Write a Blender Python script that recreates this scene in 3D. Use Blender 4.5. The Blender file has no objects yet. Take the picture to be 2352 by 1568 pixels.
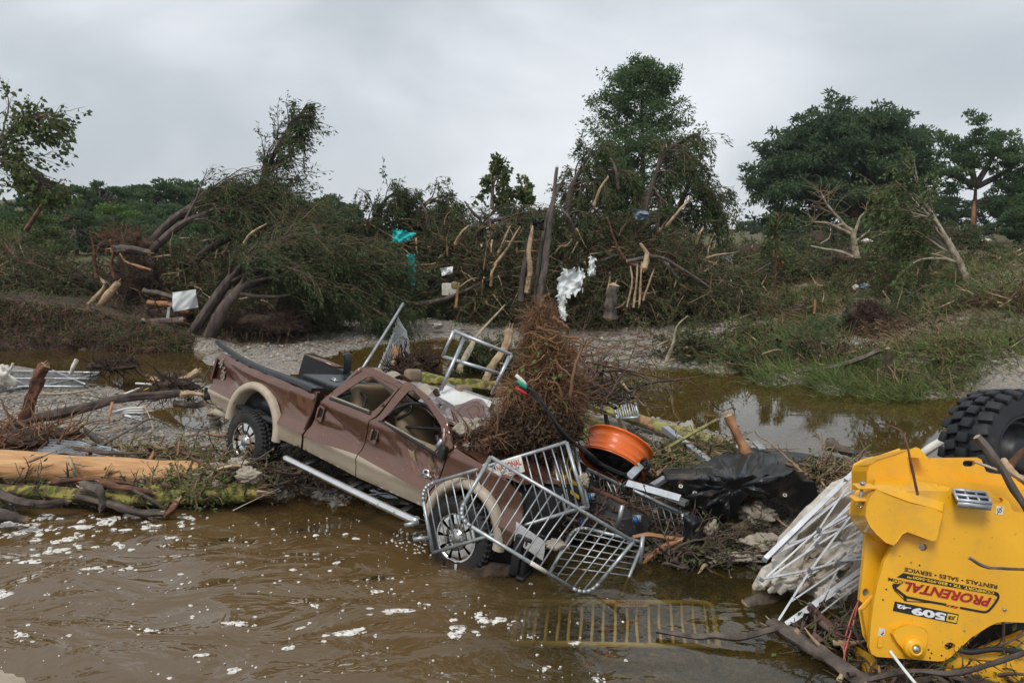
import bpy, bmesh, math
import numpy as np
from mathutils import Vector, Matrix
from mathutils.geometry import delaunay_2d_cdt, tessellate_polygon

S = bpy.context.scene
COL = S.collection
rng = np.random.default_rng(7)
rad = math.radians

# ------------------------------------------------------------------ camera, sky, sun, exposure
CAM_H = 3.6
F = 28 / 36 * 2352.0                      # focal length in pixels of the 2352 px wide survey frame
TH = math.atan((784 - 530) / F)
CT, ST = math.cos(TH), math.sin(TH)
cam = bpy.data.cameras.new('camera')
cam.lens = 28
cam.sensor_width = 36
cam.clip_start = 0.05
cam.clip_end = 6000
co = bpy.data.objects.new('camera', cam)
COL.objects.link(co)
co.location = (0, 0, CAM_H)
co.rotation_euler = (math.pi / 2 - TH, 0, 0)
S.camera = co

SUN_EL, SUN_AZ = 58.0, 205.0              # compass style: 0 = +Y, clockwise; behind the camera, a little left
w = bpy.data.worlds.new('World')
S.world = w
w.use_nodes = True
nt = w.node_tree
nt.nodes.clear()
wo = nt.nodes.new('ShaderNodeOutputWorld')
bg = nt.nodes.new('ShaderNodeBackground')
bg.inputs['Strength'].default_value = 0.1
sky = nt.nodes.new('ShaderNodeTexSky')
sky.sky_type = 'NISHITA'
sky.sun_disc = False
sky.sun_elevation = rad(SUN_EL)
sky.sun_rotation = rad(SUN_AZ)
sky.dust_density = 3
tc = nt.nodes.new('ShaderNodeTexCoord')
mp = nt.nodes.new('ShaderNodeMapping')
mp.inputs['Scale'].default_value = (1.5, 1.5, 3.0)
mp.inputs['Rotation'].default_value = (0.0, 0.16, 0.5)
nz = nt.nodes.new('ShaderNodeTexNoise')
nz.inputs['Scale'].default_value = 1.7
nz.inputs['Detail'].default_value = 8
nz.inputs['Roughness'].default_value = 0.47
nz.inputs['Distortion'].default_value = 0.35
cr = nt.nodes.new('ShaderNodeValToRGB')
cr.color_ramp.interpolation = 'B_SPLINE'
e = cr.color_ramp.elements
e[0].position = 0.36
e[0].color = (0.33, 0.362, 0.395, 1)
e[1].position = 0.62
e[1].color = (0.62, 0.645, 0.67, 1)
ml = nt.nodes.new('ShaderNodeVectorMath')
ml.operation = 'SCALE'
ml.inputs['Scale'].default_value = 10.9
mx = nt.nodes.new('ShaderNodeMix')
mx.data_type = 'RGBA'
mx.inputs[0].default_value = 0.93
L = nt.links
L.new(tc.outputs['Generated'], mp.inputs['Vector'])
L.new(mp.outputs['Vector'], nz.inputs['Vector'])
L.new(nz.outputs['Fac'], cr.inputs['Fac'])
L.new(cr.outputs['Color'], ml.inputs[0])
L.new(sky.outputs['Color'], mx.inputs['A'])
L.new(ml.outputs['Vector'], mx.inputs['B'])
L.new(mx.outputs['Result'], bg.inputs['Color'])
L.new(bg.outputs['Background'], wo.inputs['Surface'])

sl = bpy.data.lights.new('sun', 'SUN')
sl.energy = 1.5
sl.angle = rad(22)
sl.color = (1.0, 0.965, 0.91)
so = bpy.data.objects.new('sun', sl)
COL.objects.link(so)
_d = Vector((math.sin(rad(SUN_AZ)) * math.cos(rad(SUN_EL)), math.cos(rad(SUN_AZ)) * math.cos(rad(SUN_EL)), math.sin(rad(SUN_EL))))
so.rotation_euler = _d.to_track_quat('Z', 'Y').to_euler()

S.view_settings.view_transform = 'Standard'
S.view_settings.look = 'None'
S.view_settings.exposure = 0.48
S.view_settings.gamma = 1
S.view_settings.use_curve_mapping = False
try:
    S.cycles.max_bounces = 8
    S.cycles.transparent_max_bounces = 12
    S.cycles.caustics_reflective = False
    S.cycles.caustics_refractive = False
except Exception:
    pass


# ------------------------------------------------------------------ survey: a bearing plus a distance gives a place
def ray(u, v):
    a = (u - 1176) / F
    b = (784 - v) / F
    return np.array([a, CT + ST * b, -ST + CT * b])


def P(u, v, Y):
    d = ray(u, v)
    return d * (Y / d[1]) + np.array([0, 0, CAM_H])


def G(u, v, z=0.0):
    d = ray(u, v)
    return d * ((z - CAM_H) / d[2]) + np.array([0, 0, CAM_H])


def PP(l):
    return np.array([P(*q) for q in l])


def unit(v):
    v = np.asarray(v, float)
    return v / (np.linalg.norm(v, axis=-1, keepdims=True) + 1e-9)


# ------------------------------------------------------------------ materials
MATS = {}


def M(name, base, base2=None, scale=4.0, rough=0.7, metal=0.0, bump=0.0, bscale=None, spec=0.4, detail=5,
      island=0.0, coat=0.0, stretch=None, mud=None, transl=0.0, lo=0.35, hi=0.65, extra=None, bdist=0.02):
    m = bpy.data.materials.new(name)
    MATS[name] = m
    m.use_nodes = True
    t = m.node_tree
    n = t.nodes
    b = n['Principled BSDF']
    k = t.links.new
    base2 = base2 or tuple(c * 0.65 for c in base)
    tcn = n.new('ShaderNodeTexCoord')
    mpn = n.new('ShaderNodeMapping')
    if stretch:
        mpn.inputs['Scale'].default_value = stretch
    k(tcn.outputs['Object'], mpn.inputs['Vector'])
    no = n.new('ShaderNodeTexNoise')
    no.inputs['Scale'].default_value = scale
    no.inputs['Detail'].default_value = detail
    k(mpn.outputs['Vector'], no.inputs['Vector'])
    mr = n.new('ShaderNodeMapRange')
    mr.inputs['From Min'].default_value = lo
    mr.inputs['From Max'].default_value = hi
    k(no.outputs['Fac'], mr.inputs['Value'])
    fac = mr.outputs['Result']
    if island:
        ge = n.new('ShaderNodeNewGeometry')
        mi = n.new('ShaderNodeMix')
        mi.inputs[0].default_value = island
        k(fac, mi.inputs['A'])
        k(ge.outputs['Random Per Island'], mi.inputs['B'])
        fac = mi.outputs['Result']
    mc = n.new('ShaderNodeMix')
    mc.data_type = 'RGBA'
    mc.inputs['A'].default_value = (*base, 1)
    mc.inputs['B'].default_value = (*base2, 1)
    k(fac, mc.inputs[0])
    col = mc.outputs['Result']
    roughout = None
    for md in ([mud] if mud and not isinstance(mud, list) else (mud or [])):
        mcol, msc, mlo, mhi = md[:4]
        n2 = n.new('ShaderNodeTexNoise')
        n2.inputs['Scale'].default_value = msc
        n2.inputs['Detail'].default_value = 9
        n2.inputs['Roughness'].default_value = 0.62
        k(tcn.outputs['Object'], n2.inputs['Vector'])
        r2 = n.new('ShaderNodeMapRange')
        r2.inputs['From Min'].default_value = mlo
        r2.inputs['From Max'].default_value = mhi
        k(n2.outputs['Fac'], r2.inputs['Value'])
        m2 = n.new('ShaderNodeMix')
        m2.data_type = 'RGBA'
        k(r2.outputs['Result'], m2.inputs[0])
        k(col, m2.inputs['A'])
        m2.inputs['B'].default_value = (*mcol, 1)
        col = m2.outputs['Result']
        rr = n.new('ShaderNodeMix')
        k(r2.outputs['Result'], rr.inputs[0])
        if roughout is None:
            rr.inputs['A'].default_value = rough
        else:
            k(roughout, rr.inputs['A'])
        rr.inputs['B'].default_value = 0.9
        roughout = rr.outputs['Result']
    k(col, b.inputs['Base Color'])
    b.inputs['Roughness'].default_value = rough
    if roughout is not None:
        k(roughout, b.inputs['Roughness'])
    b.inputs['Metallic'].default_value = metal
    b.inputs['Specular IOR Level'].default_value = spec
    if coat:
        b.inputs['Coat Weight'].default_value = coat
        b.inputs['Coat Roughness'].default_value = 0.08
    if bump:
        nb = n.new('ShaderNodeTexNoise')
        nb.inputs['Scale'].default_value = bscale or scale * 3
        nb.inputs['Detail'].default_value = 8
        k(mpn.outputs['Vector'], nb.inputs['Vector'])
        bu = n.new('ShaderNodeBump')
        bu.inputs['Strength'].default_value = bump
        bu.inputs['Distance'].default_value = bdist
        k(nb.outputs['Fac'], bu.inputs['Height'])
        k(bu.outputs['Normal'], b.inputs['Normal'])
    if transl:
        tr = n.new('ShaderNodeBsdfTranslucent')
        k(col, tr.inputs['Color'])
        ms = n.new('ShaderNodeMixShader')
        ms.inputs[0].default_value = transl
        k(b.outputs[0], ms.inputs[1])
        k(tr.outputs[0], ms.inputs[2])
        k(ms.outputs[0], n['Material Output'].inputs['Surface'])
    return m


MUD = (0.20, 0.14, 0.085)
M('bark_dark', (0.115, 0.088, 0.074), (0.045, 0.034, 0.029), 6, 0.9, bump=0.8, bscale=18, stretch=(1, 1, 0.35))
M('bark_grey', (0.15, 0.12, 0.10), (0.06, 0.048, 0.04), 7, 0.9, bump=0.8, bscale=20, stretch=(1, 1, 0.3))
M('bark_red', (0.17, 0.075, 0.042), (0.055, 0.026, 0.018), 7, 0.85, bump=0.5)
M('bark_pale', (0.42, 0.36, 0.27), (0.20, 0.16, 0.11), 5, 0.85, bump=0.4)
M('bark_moss', (0.25, 0.215, 0.05), (0.075, 0.05, 0.022), 9, 0.85, bump=0.5, lo=0.45, hi=0.58, mud=((0.075, 0.10, 0.02), 6, 0.5, 0.58))
M('bark_sycamore', (0.30, 0.29, 0.10), (0.15, 0.12, 0.055), 5, 0.8, bump=0.4, lo=0.42, hi=0.6, mud=((0.38, 0.20, 0.10), 4, 0.58, 0.64))
M('wood_fresh', (0.60, 0.36, 0.17), (0.40, 0.20, 0.085), 3, 0.75, bump=0.6, bscale=10, stretch=(0.5, 5, 5), mud=((0.13, 0.06, 0.025), 2.5, 0.62, 0.70))
M('wood_split', (0.50, 0.37, 0.23), (0.24, 0.155, 0.09), 6, 0.8, bump=0.5)
M('wood_orange', (0.40, 0.20, 0.095), (0.19, 0.085, 0.04), 5, 0.7, bump=0.4)
M('wood_wet', (0.11, 0.085, 0.06), (0.045, 0.033, 0.025), 5, 0.6, bump=0.5)
M('twig_dark', (0.15, 0.105, 0.08), (0.05, 0.036, 0.028), 5, 0.9, island=0.7)
M('twig_pale', (0.30, 0.21, 0.12), (0.10, 0.065, 0.04), 5, 0.85, island=0.8)
M('root_pale', (0.50, 0.32, 0.14), (0.28, 0.15, 0.06), 3, 0.8, island=0.6)
M('root_red', (0.27, 0.14, 0.072), (0.080, 0.042, 0.024), 3, 0.85, island=0.75)
M('root_dark', (0.075, 0.040, 0.025), (0.022, 0.014, 0.010), 3, 0.9, island=0.75)
M('soil', (0.085, 0.053, 0.037), (0.028, 0.018, 0.013), 9, 0.95, bump=1.0, bscale=26, bdist=0.06)
M('leaf_cypress', (0.085, 0.115, 0.038), (0.036, 0.056, 0.022), 0.7, 0.7, island=0.6, transl=0.25)
M('leaf_green', (0.120, 0.190, 0.072), (0.060, 0.110, 0.044), 0.5, 0.65, island=0.55, transl=0.5)
M('leaf_forest', (0.100, 0.160, 0.062), (0.050, 0.090, 0.040), 0.25, 0.7, island=0.45, transl=0.42)
M('leaf_deep', (0.088, 0.140, 0.060), (0.044, 0.080, 0.038), 0.3, 0.7, island=0.5, transl=0.42)
M('leaf_lime', (0.132, 0.209, 0.043), (0.078, 0.147, 0.039), 0.4, 0.65, island=0.5, transl=0.42)
M('leaf_olive', (0.112, 0.147, 0.040), (0.056, 0.085, 0.028), 0.8, 0.7, island=0.6, transl=0.25)
M('twig_mix', (0.25, 0.155, 0.085), (0.05, 0.034, 0.024), 5, 0.9, island=0.85)
M('leaf_brown', (0.10, 0.065, 0.03), (0.045, 0.032, 0.018), 1.5, 0.8, island=0.7, transl=0.15)
M('grass_green', (0.175, 0.215, 0.062), (0.080, 0.120, 0.034), 0.6, 0.65, island=0.6, transl=0.25)
M('grass_dry', (0.29, 0.24, 0.12), (0.15, 0.12, 0.055), 0.6, 0.75, island=0.6, transl=0.2)
M('galvanized', (0.46, 0.48, 0.49), (0.30, 0.32, 0.33), 14, 0.42, metal=0.75, mud=((0.22, 0.15, 0.09), 11, 0.62, 0.68))
M('aluminium', (0.50, 0.53, 0.56), (0.38, 0.40, 0.43), 8, 0.38, metal=0.7, mud=((0.25, 0.2, 0.15), 9, 0.64, 0.72))
M('chrome', (0.78, 0.78, 0.78), (0.66, 0.66, 0.66), 5, 0.10, metal=1.0, mud=((0.30, 0.24, 0.17), 8, 0.60, 0.72))
M('dull_chrome', (0.55, 0.55, 0.55), (0.42, 0.42, 0.42), 6, 0.28, metal=0.9, mud=((0.28, 0.22, 0.15), 8, 0.55, 0.68))
M('white_paint', (0.74, 0.74, 0.72), (0.58, 0.57, 0.53), 5, 0.5, mud=((0.25, 0.19, 0.13), 7, 0.60, 0.72))
M('sheet_white', (0.74, 0.77, 0.76), (0.60, 0.64, 0.64), 3, 0.5, mud=((0.30, 0.26, 0.20), 4, 0.66, 0.76))
M('turquoise', (0.02, 0.46, 0.43), (0.015, 0.33, 0.33), 3, 0.5)
M('cloth_blue', (0.20, 0.26, 0.31), (0.13, 0.17, 0.21), 3, 0.7)
M('brown_paint', (0.152, 0.071, 0.045), (0.135, 0.062, 0.040), 2.0, 0.24, metal=0.45, coat=0.9, mud=[((0.28, 0.20, 0.13), 5.5, 0.64, 0.92), ((0.34, 0.24, 0.14), 30, 0.655, 0.70)])
M('tan_paint', (0.38, 0.315, 0.235), (0.34, 0.28, 0.205), 2.0, 0.38, metal=0.25, coat=0.4, mud=[((0.30, 0.24, 0.17), 5, 0.55, 0.8), ((0.24, 0.18, 0.12), 24, 0.66, 0.71)])
M('flare_tan', (0.47, 0.40, 0.31), (0.40, 0.33, 0.25), 3.0, 0.5, mud=[((0.30, 0.235, 0.16), 5, 0.5, 0.75)])
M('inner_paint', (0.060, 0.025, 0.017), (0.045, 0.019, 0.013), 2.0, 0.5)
M('black_plastic', (0.018, 0.018, 0.019), (0.010, 0.010, 0.011), 6, 0.42, mud=((0.16, 0.12, 0.08), 9, 0.62, 0.75))
M('black_metal', (0.024, 0.027, 0.031), (0.016, 0.018, 0.020), 4, 0.32, mud=((0.10, 0.09, 0.08), 7, 0.58, 0.8))
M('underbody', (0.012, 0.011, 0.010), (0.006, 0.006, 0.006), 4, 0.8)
M('rubber', (0.022, 0.022, 0.022), (0.013, 0.013, 0.013), 8, 0.75, bump=0.2, mud=((0.115, 0.09, 0.06), 5, 0.56, 0.78))
M('tread_rubber', (0.018, 0.020, 0.023), (0.010, 0.011, 0.013), 6, 0.6, mud=((0.09, 0.08, 0.065), 5, 0.60, 0.80))
M('leather', (0.26, 0.19, 0.115), (0.20, 0.145, 0.09), 3, 0.6, bump=0.1)
M('headliner', (0.38, 0.34, 0.27), (0.28, 0.25, 0.20), 4, 0.85)
M('red_lens', (0.10, 0.008, 0.008), (0.05, 0.004, 0.004), 4, 0.2)
M('yellow_paint', (0.78, 0.395, 0.006), (0.71, 0.34, 0.005), 1.5, 0.42, coat=0.25, mud=[((0.40, 0.25, 0.07), 2.5, 0.50, 0.85), ((0.20, 0.13, 0.05), 22, 0.66, 0.72), ((0.30, 0.20, 0.07), 60, 0.66, 0.70)])
M('orange_plastic', (0.78, 0.15, 0.018), (0.68, 0.12, 0.014), 3, 0.38, coat=0.2, mud=((0.45, 0.22, 0.10), 12, 0.62, 0.72))
M('tarp_black', (0.017, 0.018, 0.021), (0.012, 0.013, 0.015), 3, 0.36, bump=0.15, bscale=40, mud=[((0.14, 0.10, 0.065), 4, 0.59, 0.72)])
M('canvas', (0.62, 0.58, 0.51), (0.40, 0.34, 0.27), 2.2, 0.8, bump=0.3, bscale=9, mud=((0.33, 0.22, 0.13), 3, 0.55, 0.75))
M('foam_scum', (0.42, 0.37, 0.30), (0.28, 0.235, 0.18), 9, 0.9, bump=1.0, bscale=30)
M('foam_white', (0.76, 0.74, 0.70), (0.48, 0.45, 0.40), 26, 0.85, bump=0.4, bscale=60)
M('concrete', (0.36, 0.30, 0.22), (0.24, 0.20, 0.15), 9, 0.9, bump=0.5, bscale=30)
M('print_black', (0.012, 0.012, 0.012), None, 3, 0.45)
M('print_white', (0.72, 0.72, 0.74), (0.6, 0.6, 0.62), 6, 0.5)
M('print_red', (0.36, 0.008, 0.014), None, 3, 0.45)
M('print_signred', (0.48, 0.05, 0.05), None, 3, 0.6)
M('print_blue', (0.04, 0.10, 0.32), None, 3, 0.6)
M('print_yellow', (0.78, 0.50, 0.03), None, 3, 0.5)
M('sign_white', (0.68, 0.66, 0.60), (0.52, 0.48, 0.40), 8, 0.6)
M('caster_blue', (0.02, 0.12, 0.35), None, 3, 0.45)
M('cable', (0.016, 0.016, 0.017), None, 4, 0.55)
M('plug_green', (0.01, 0.36, 0.22), None, 4, 0.45)
M('plug_red', (0.50, 0.02, 0.03), None, 4, 0.45)
M('rope_pink', (0.55, 0.13, 0.12), None, 4, 0.7)
M('strap_yellow', (0.58, 0.42, 0.03), None, 4, 0.6)
M('car_red', (0.50, 0.025, 0.02), None, 3, 0.35, coat=0.5)
M('car_glass', (0.02, 0.025, 0.03), None, 3, 0.15)
M('car_dark', (0.03, 0.032, 0.036), None, 3, 0.35, coat=0.5)
M('corrugated', (0.30, 0.33, 0.35), (0.17, 0.18, 0.19), 5, 0.45, metal=0.6, mud=((0.20, 0.13, 0.08), 5, 0.58, 0.72))
M('stone_pale', (0.42, 0.39, 0.34), (0.28, 0.26, 0.22), 8, 0.9, bump=0.4)
# pebbles: each stone its own colour
pm = M('pebble', (0.40, 0.36, 0.29), (0.15, 0.15, 0.15), 5, 0.85, island=0.9, bump=0.2)


# ------------------------------------------------------------------ mesh building
def catmull(pts, n):
    pts = np.asarray(pts, float)
    if len(pts) == 2:
        t = np.linspace(0, 1, n)[:, None]
        return pts[0] * (1 - t) + pts[1] * t
    p = np.vstack([2 * pts[0] - pts[1], pts, 2 * pts[-1] - pts[-2]])
    out = []
    m = len(pts) - 1
    for s in np.linspace(0, m - 1e-6, n):
        i = int(s)
        t = s - i
        a, b, c, d = p[i], p[i + 1], p[i + 2], p[i + 3]
        out.append(0.5 * (2 * b + (c - a) * t + (2 * a - 5 * b + 4 * c - d) * t * t + (3 * b - a - 3 * c + d) * t ** 3))
    return np.array(out)


class B:
    """collects faces and links them as one mesh object"""
    def __init__(s):
        s.V = []
        s.F = {}
        s.n = 0

    def add(s, V, Fs, m=0):
        V = np.asarray(V, float).reshape(-1, 3)
        Fs = np.asarray(Fs, np.int64)
        if len(Fs):
            s.F.setdefault((Fs.shape[1], m), []).append(Fs + s.n)
        s.V.append(V)
        s.n += len(V)
        return s

    def faces(s, V, polys, m=0):
        base = s.n
        s.V.append(np.asarray(V, float).reshape(-1, 3))
        s.n += len(V)
        for f in polys:
            s.F.setdefault((len(f), m), []).append(np.array([f], np.int64) + base)
        return s

    def tubes(s, Pn, R, sides=4, m=0, caps=False):
        """Pn (N,K,3), R (N,K)"""
        Pn = np.asarray(Pn, float)
        R = np.asarray(R, float)
        N, K, _ = Pn.shape
        T = unit(np.gradient(Pn, axis=1))
        ref = np.where(np.abs(T[:, :1, 2:3]) < 0.9, np.array([0, 0, 1.0]), np.array([1.0, 0, 0]))
        ref = np.repeat(ref, K, 1)
        A = np.cross(T, ref)
        bad = np.linalg.norm(A, axis=-1) < 0.15
        if bad.any():
            A[bad] = np.cross(T[bad], np.array([0.0, 1.0, 0.2]))
        A = unit(A)
        Bv = np.cross(T, A)
        ang = np.arange(sides) / sides * 2 * math.pi
        ring = (A[:, :, None] * np.cos(ang)[None, None, :, None] + Bv[:, :, None] * np.sin(ang)[None, None, :, None])
        V = Pn[:, :, None] + ring * R[:, :, None, None]
        idx = np.arange(N * K * sides).reshape(N, K, sides)
        a = idx[:, :-1]
        b = idx[:, 1:]
        q = np.stack([a, np.roll(a, -1, 2), np.roll(b, -1, 2), b], -1).reshape(-1, 4)
        s.add(V, q, m)
        if caps:
            base = s.n - N * K * sides
            for i in range(N):
                s.F.setdefault((sides, m), []).append(idx[i, 0][::-1][None] + base)
                s.F.setdefault((sides, m), []).append(idx[i, -1][None] + base)
        return s

    def tube(s, pts, r, sides=8, m=0, caps=True):
        pts = np.asarray(pts, float)
        r = np.broadcast_to(np.asarray(r, float), (len(pts),)) if np.ndim(r) == 0 else np.asarray(r, float)
        return s.tubes(pts[None], r[None], sides, m, caps)

    def box(s, c, size, R=None, m=0):
        R = np.eye(3) if R is None else np.asarray(R)
        h = np.asarray(size, float) / 2
        V = np.array([[x, y, z] for x in (-1, 1) for y in (-1, 1) for z in (-1, 1)]) * h
        V = V @ R.T + np.asarray(c)
        return s.add(V, [[0, 1, 3, 2], [4, 6, 7, 5], [0, 4, 5, 1], [2, 3, 7, 6], [0, 2, 6, 4], [1, 5, 7, 3]], m)

    def bar(s, a, b, wd, ht, m=0, up=(0, 0, 1)):
        a = np.asarray(a, float)
        b = np.asarray(b, float)
        x = unit(b - a)
        y = unit(np.cross(np.asarray(up, float), x))
        z = np.cross(x, y)
        return s.box((a + b) / 2, (np.linalg.norm(b - a), wd, ht), np.stack([x, y, z], 1), m)

    def rbox(s, c, size, r, R=None, m=0, seg=3):
        """rounded box"""
        R = np.eye(3) if R is None else np.asarray(R)
        h = np.asarray(size, float) / 2
        r = min(r, h.min() * 0.98)
        cs = []
        for k in range(seg + 1):
            cs.append(-1 + math.sin(k / seg * math.pi / 2) * 0 - 0)
        t = np.concatenate([np.tan(np.linspace(-math.pi / 4, 0, seg + 1)), ])
        line = []
        for k in range(seg + 1):
            line.append((-1, math.tan(math.pi / 4 * (k / seg - 1))))
        for k in range(seg + 1):
            line.append((1, math.tan(math.pi / 4 * (k / seg))))
        n = len(line)
        for ax in range(3):
            for sg in (-1, 1):
                V = []
                for (si, di) in line:
                    for (sj, dj) in line:
                        v = np.zeros(3)
                        d = np.zeros(3)
                        v[ax] = sg * (h[ax] - r)
                        d[ax] = sg
                        v[(ax + 1) % 3] = si * (h[(ax + 1) % 3] - r)
                        d[(ax + 1) % 3] = di
                        v[(ax + 2) % 3] = sj * (h[(ax + 2) % 3] - r)
                        d[(ax + 2) % 3] = dj
                        V.append(v + d / np.linalg.norm(d) * r)
                V = np.array(V) @ R.T + np.asarray(c)
                q = []
                for i in range(n - 1):
                    for j in range(n - 1):
                        f = [i * n + j, (i + 1) * n + j, (i + 1) * n + j + 1, i * n + j + 1]
                        q.append(f if sg > 0 else f[::-1])
                s.add(V, q, m)
        return s

    def lathe(s, prof, c, axis, sides=32, m=0, arc=None):
        """prof: (radius, along) pairs"""
        axis = unit(axis)
        ref = np.array([0, 0, 1.0]) if abs(axis[2]) < 0.9 else np.array([1.0, 0, 0])
        a = unit(np.cross(axis, ref))
        b = np.cross(axis, a)
        ang = np.arange(sides) / sides * 2 * math.pi
        V = []
        for (r, h) in prof:
            V.append(np.asarray(c) + axis * h + r * (np.cos(ang)[:, None] * a + np.sin(ang)[:, None] * b))
        V = np.array(V)
        K = len(prof)
        idx = np.arange(K * sides).reshape(K, sides)
        q = np.stack([idx[:-1], idx[1:], np.roll(idx[1:], -1, 1), np.roll(idx[:-1], -1, 1)], -1).reshape(-1, 4)
        return s.add(V.reshape(-1, 3), q, m)

    def disc(s, c, axis, r, sides=24, m=0, th=0.004):
        return s.lathe([(0.0005, th), (r, th), (r, 0)], c, axis, sides, m)

    def grid(s, V, m=0):
        """V (I,J,3)"""
        I, J, _ = V.shape
        idx = np.arange(I * J).reshape(I, J)
        q = np.stack([idx[:-1, :-1], idx[1:, :-1], idx[1:, 1:], idx[:-1, 1:]], -1).reshape(-1, 4)
        return s.add(V.reshape(-1, 3), q, m)

    def leaves(s, C, D, Ln, W, m=0, r=None):
        r = r or rng
        C = np.asarray(C)
        N = len(C)
        D = unit(D)
        X = unit(np.cross(D, r.normal(size=(N, 3))))
        Ln = np.broadcast_to(Ln, (N,))[:, None]
        W = np.broadcast_to(W, (N,))[:, None]
        Z = np.cross(D, X) * Ln * 0.12
        V = np.stack([C, C + D * Ln * 0.45 + X * W * 0.5 + Z, C + D * Ln, C + D * Ln * 0.45 - X * W * 0.5 + Z], 1)
        return s.add(V, np.arange(N * 4).reshape(N, 4), m)

    def poly(s, outer, holes, N, th, m=0):
        """planar polygon (3D points) with holes, given thickness behind its face"""
        N = unit(N)
        loops = [[Vector(p) for p in outer]] + [[Vector(p) for p in h] for h in holes]
        tris = tessellate_polygon(loops)
        V = np.array([p for l in loops for p in l])
        n = len(V)
        T = np.array([list(t) for t in tris])
        nn = np.cross(V[T[:, 1]] - V[T[:, 0]], V[T[:, 2]] - V[T[:, 0]])
        flip = (nn @ N) < 0
        T[flip] = T[flip][:, ::-1]
        s.add(np.vstack([V, V - N * th]), np.vstack([T, T[:, ::-1] + n]), m)
        base = s.n - 2 * n
        off = 0
        cen = V.mean(0)
        for l in loops:
            k = len(l)
            q = []
            for i in range(k):
                a, b2 = off + i, off + (i + 1) % k
                q.append([a, a + n, b2 + n, b2])
            s.F.setdefault((4, m), []).append(np.array(q) + base)
            off += k
        return s

    def obj(s, name, mats, parent=None, smooth=True, local=False):
        V = np.vstack(s.V) if s.V else np.zeros((0, 3))
        me = bpy.data.meshes.new(name)
        loops, starts, mi = [], [], []
        c = 0
        for (k, m), fl in s.F.items():
            A = np.vstack(fl)
            loops.append(A.ravel())
            starts.append(c + np.arange(len(A)) * k)
            mi.append(np.full(len(A), m))
            c += A.size
        loops = np.concatenate(loops)
        starts = np.concatenate(starts)
        mi = np.concatenate(mi)
        o = bpy.data.objects.new(name, me)
        org = np.zeros(3)
        if parent is not None:
            o.parent = parent
            if not local:
                org = root_loc(parent)
        elif not local:
            lo, hi = V.min(0), V.max(0)
            org = np.array([(lo[0] + hi[0]) / 2, (lo[1] + hi[1]) / 2, lo[2]])
            o.location = org
        me.vertices.add(len(V))
        me.vertices.foreach_set('co', (V - org).astype(np.float32).ravel())
        me.loops.add(len(loops))
        me.loops.foreach_set('vertex_index', loops.astype(np.int32))
        me.polygons.add(len(starts))
        me.polygons.foreach_set('loop_start', starts.astype(np.int32))
        me.polygons.foreach_set('material_index', mi.astype(np.int32))
        me.polygons.foreach_set('use_smooth', np.full(len(starts), bool(smooth)))
        me.update(calc_edges=True)
        me.validate()
        for mm in (mats if isinstance(mats, (list, tuple)) else [mats]):
            me.materials.append(MATS[mm])
        COL.objects.link(o)
        return o


def root_loc(o):
    l = np.zeros(3)
    while o is not None:
        l = l + np.array(o.location)
        o = o.parent
    return l


def tag(o, label, cat, group=None):
    o['label'] = label
    o['category'] = cat
    if group:
        o['group'] = group
    return o


def kind(o, k):
    o['kind'] = k
    return o


def thing(name, label, cat, loc, group=None):
    o = bpy.data.objects.new(name, None)
    o.empty_display_size = 0.2
    COL.objects.link(o)
    o.location = [float(x) for x in loc]
    return tag(o, label, cat, group)


def rotmat(axis, a):
    return np.array(Matrix.Rotation(a, 3, Vector(axis)))


def text_mesh(name, txt, A, Bp, height, N, mat, parent, shear=0.0, bold=0.0, local=False, lift=0.003):
    """lettering whose baseline runs from A to Bp on the plane with normal N"""
    cu = bpy.data.curves.new('lettering', 'FONT')
    cu.body = txt
    cu.shear = shear
    cu.offset = bold
    cu.resolution_u = 3
    to = bpy.data.objects.new('lettering', cu)
    COL.objects.link(to)
    dg = bpy.context.evaluated_depsgraph_get()
    me = bpy.data.meshes.new_from_object(to.evaluated_get(dg))
    COL.objects.unlink(to)
    bpy.data.objects.remove(to)
    n = len(me.vertices)
    v = np.zeros(n * 3)
    me.vertices.foreach_get('co', v)
    v = v.reshape(-1, 3)
    A = np.asarray(A, float)
    Bp = np.asarray(Bp, float)
    N = unit(N)
    x = unit(Bp - A)
    y = np.cross(N, x)
    sx = np.linalg.norm(Bp - A) / (v[:, 0].max() - v[:, 0].min())
    sy = height / (max(v[:, 1].max(), 0.6))
    org = np.zeros(3) if local else root_loc(parent)
    w2 = A + (v[:, :1] - v[:, 0].min()) * sx * x + v[:, 1:2] * sy * y + N * lift - org
    me.vertices.foreach_set('co', w2.astype(np.float32).ravel())
    me.materials.clear()
    me.materials.append(MATS[mat])
    me.update()
    o = bpy.data.objects.new(name, me)
    o.parent = parent
    COL.objects.link(o)
    return o


class Noise3:
    """smooth pseudo noise from a few random sines"""
    def __init__(s, seed, n=10, f0=1.0, oct=4):
        r = np.random.default_rng(seed)
        s.w = []
        for o in range(oct):
            k = r.normal(size=(n, 3)) * f0 * 2 ** o
            ph = r.uniform(0, 6.28, n)
            s.w.append((k, ph, 0.55 ** o / math.sqrt(n)))

    def __call__(s, p):
        p = np.asarray(p, float)
        out = np.zeros(p.shape[:-1])
        for k, ph, a in s.w:
            out += np.sin(p @ k.T + ph).sum(-1) * a
        return out


def walk(P0, D0, length, K, wig=0.3, grav=0.0, r=None, damp=1.0):
    """N wandering curves"""
    r = r or rng
    P0 = np.asarray(P0, float)
    D = unit(D0)
    N = len(P0)
    st = (np.broadcast_to(length, (N,)) / (K - 1))[:, None]
    out = [P0]
    for k in range(K - 1):
        D = unit(D + r.normal(size=(N, 3)) * wig + np.array([0, 0, grav]))
        out.append(out[-1] + D * st)
    return np.stack(out, 1)


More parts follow.
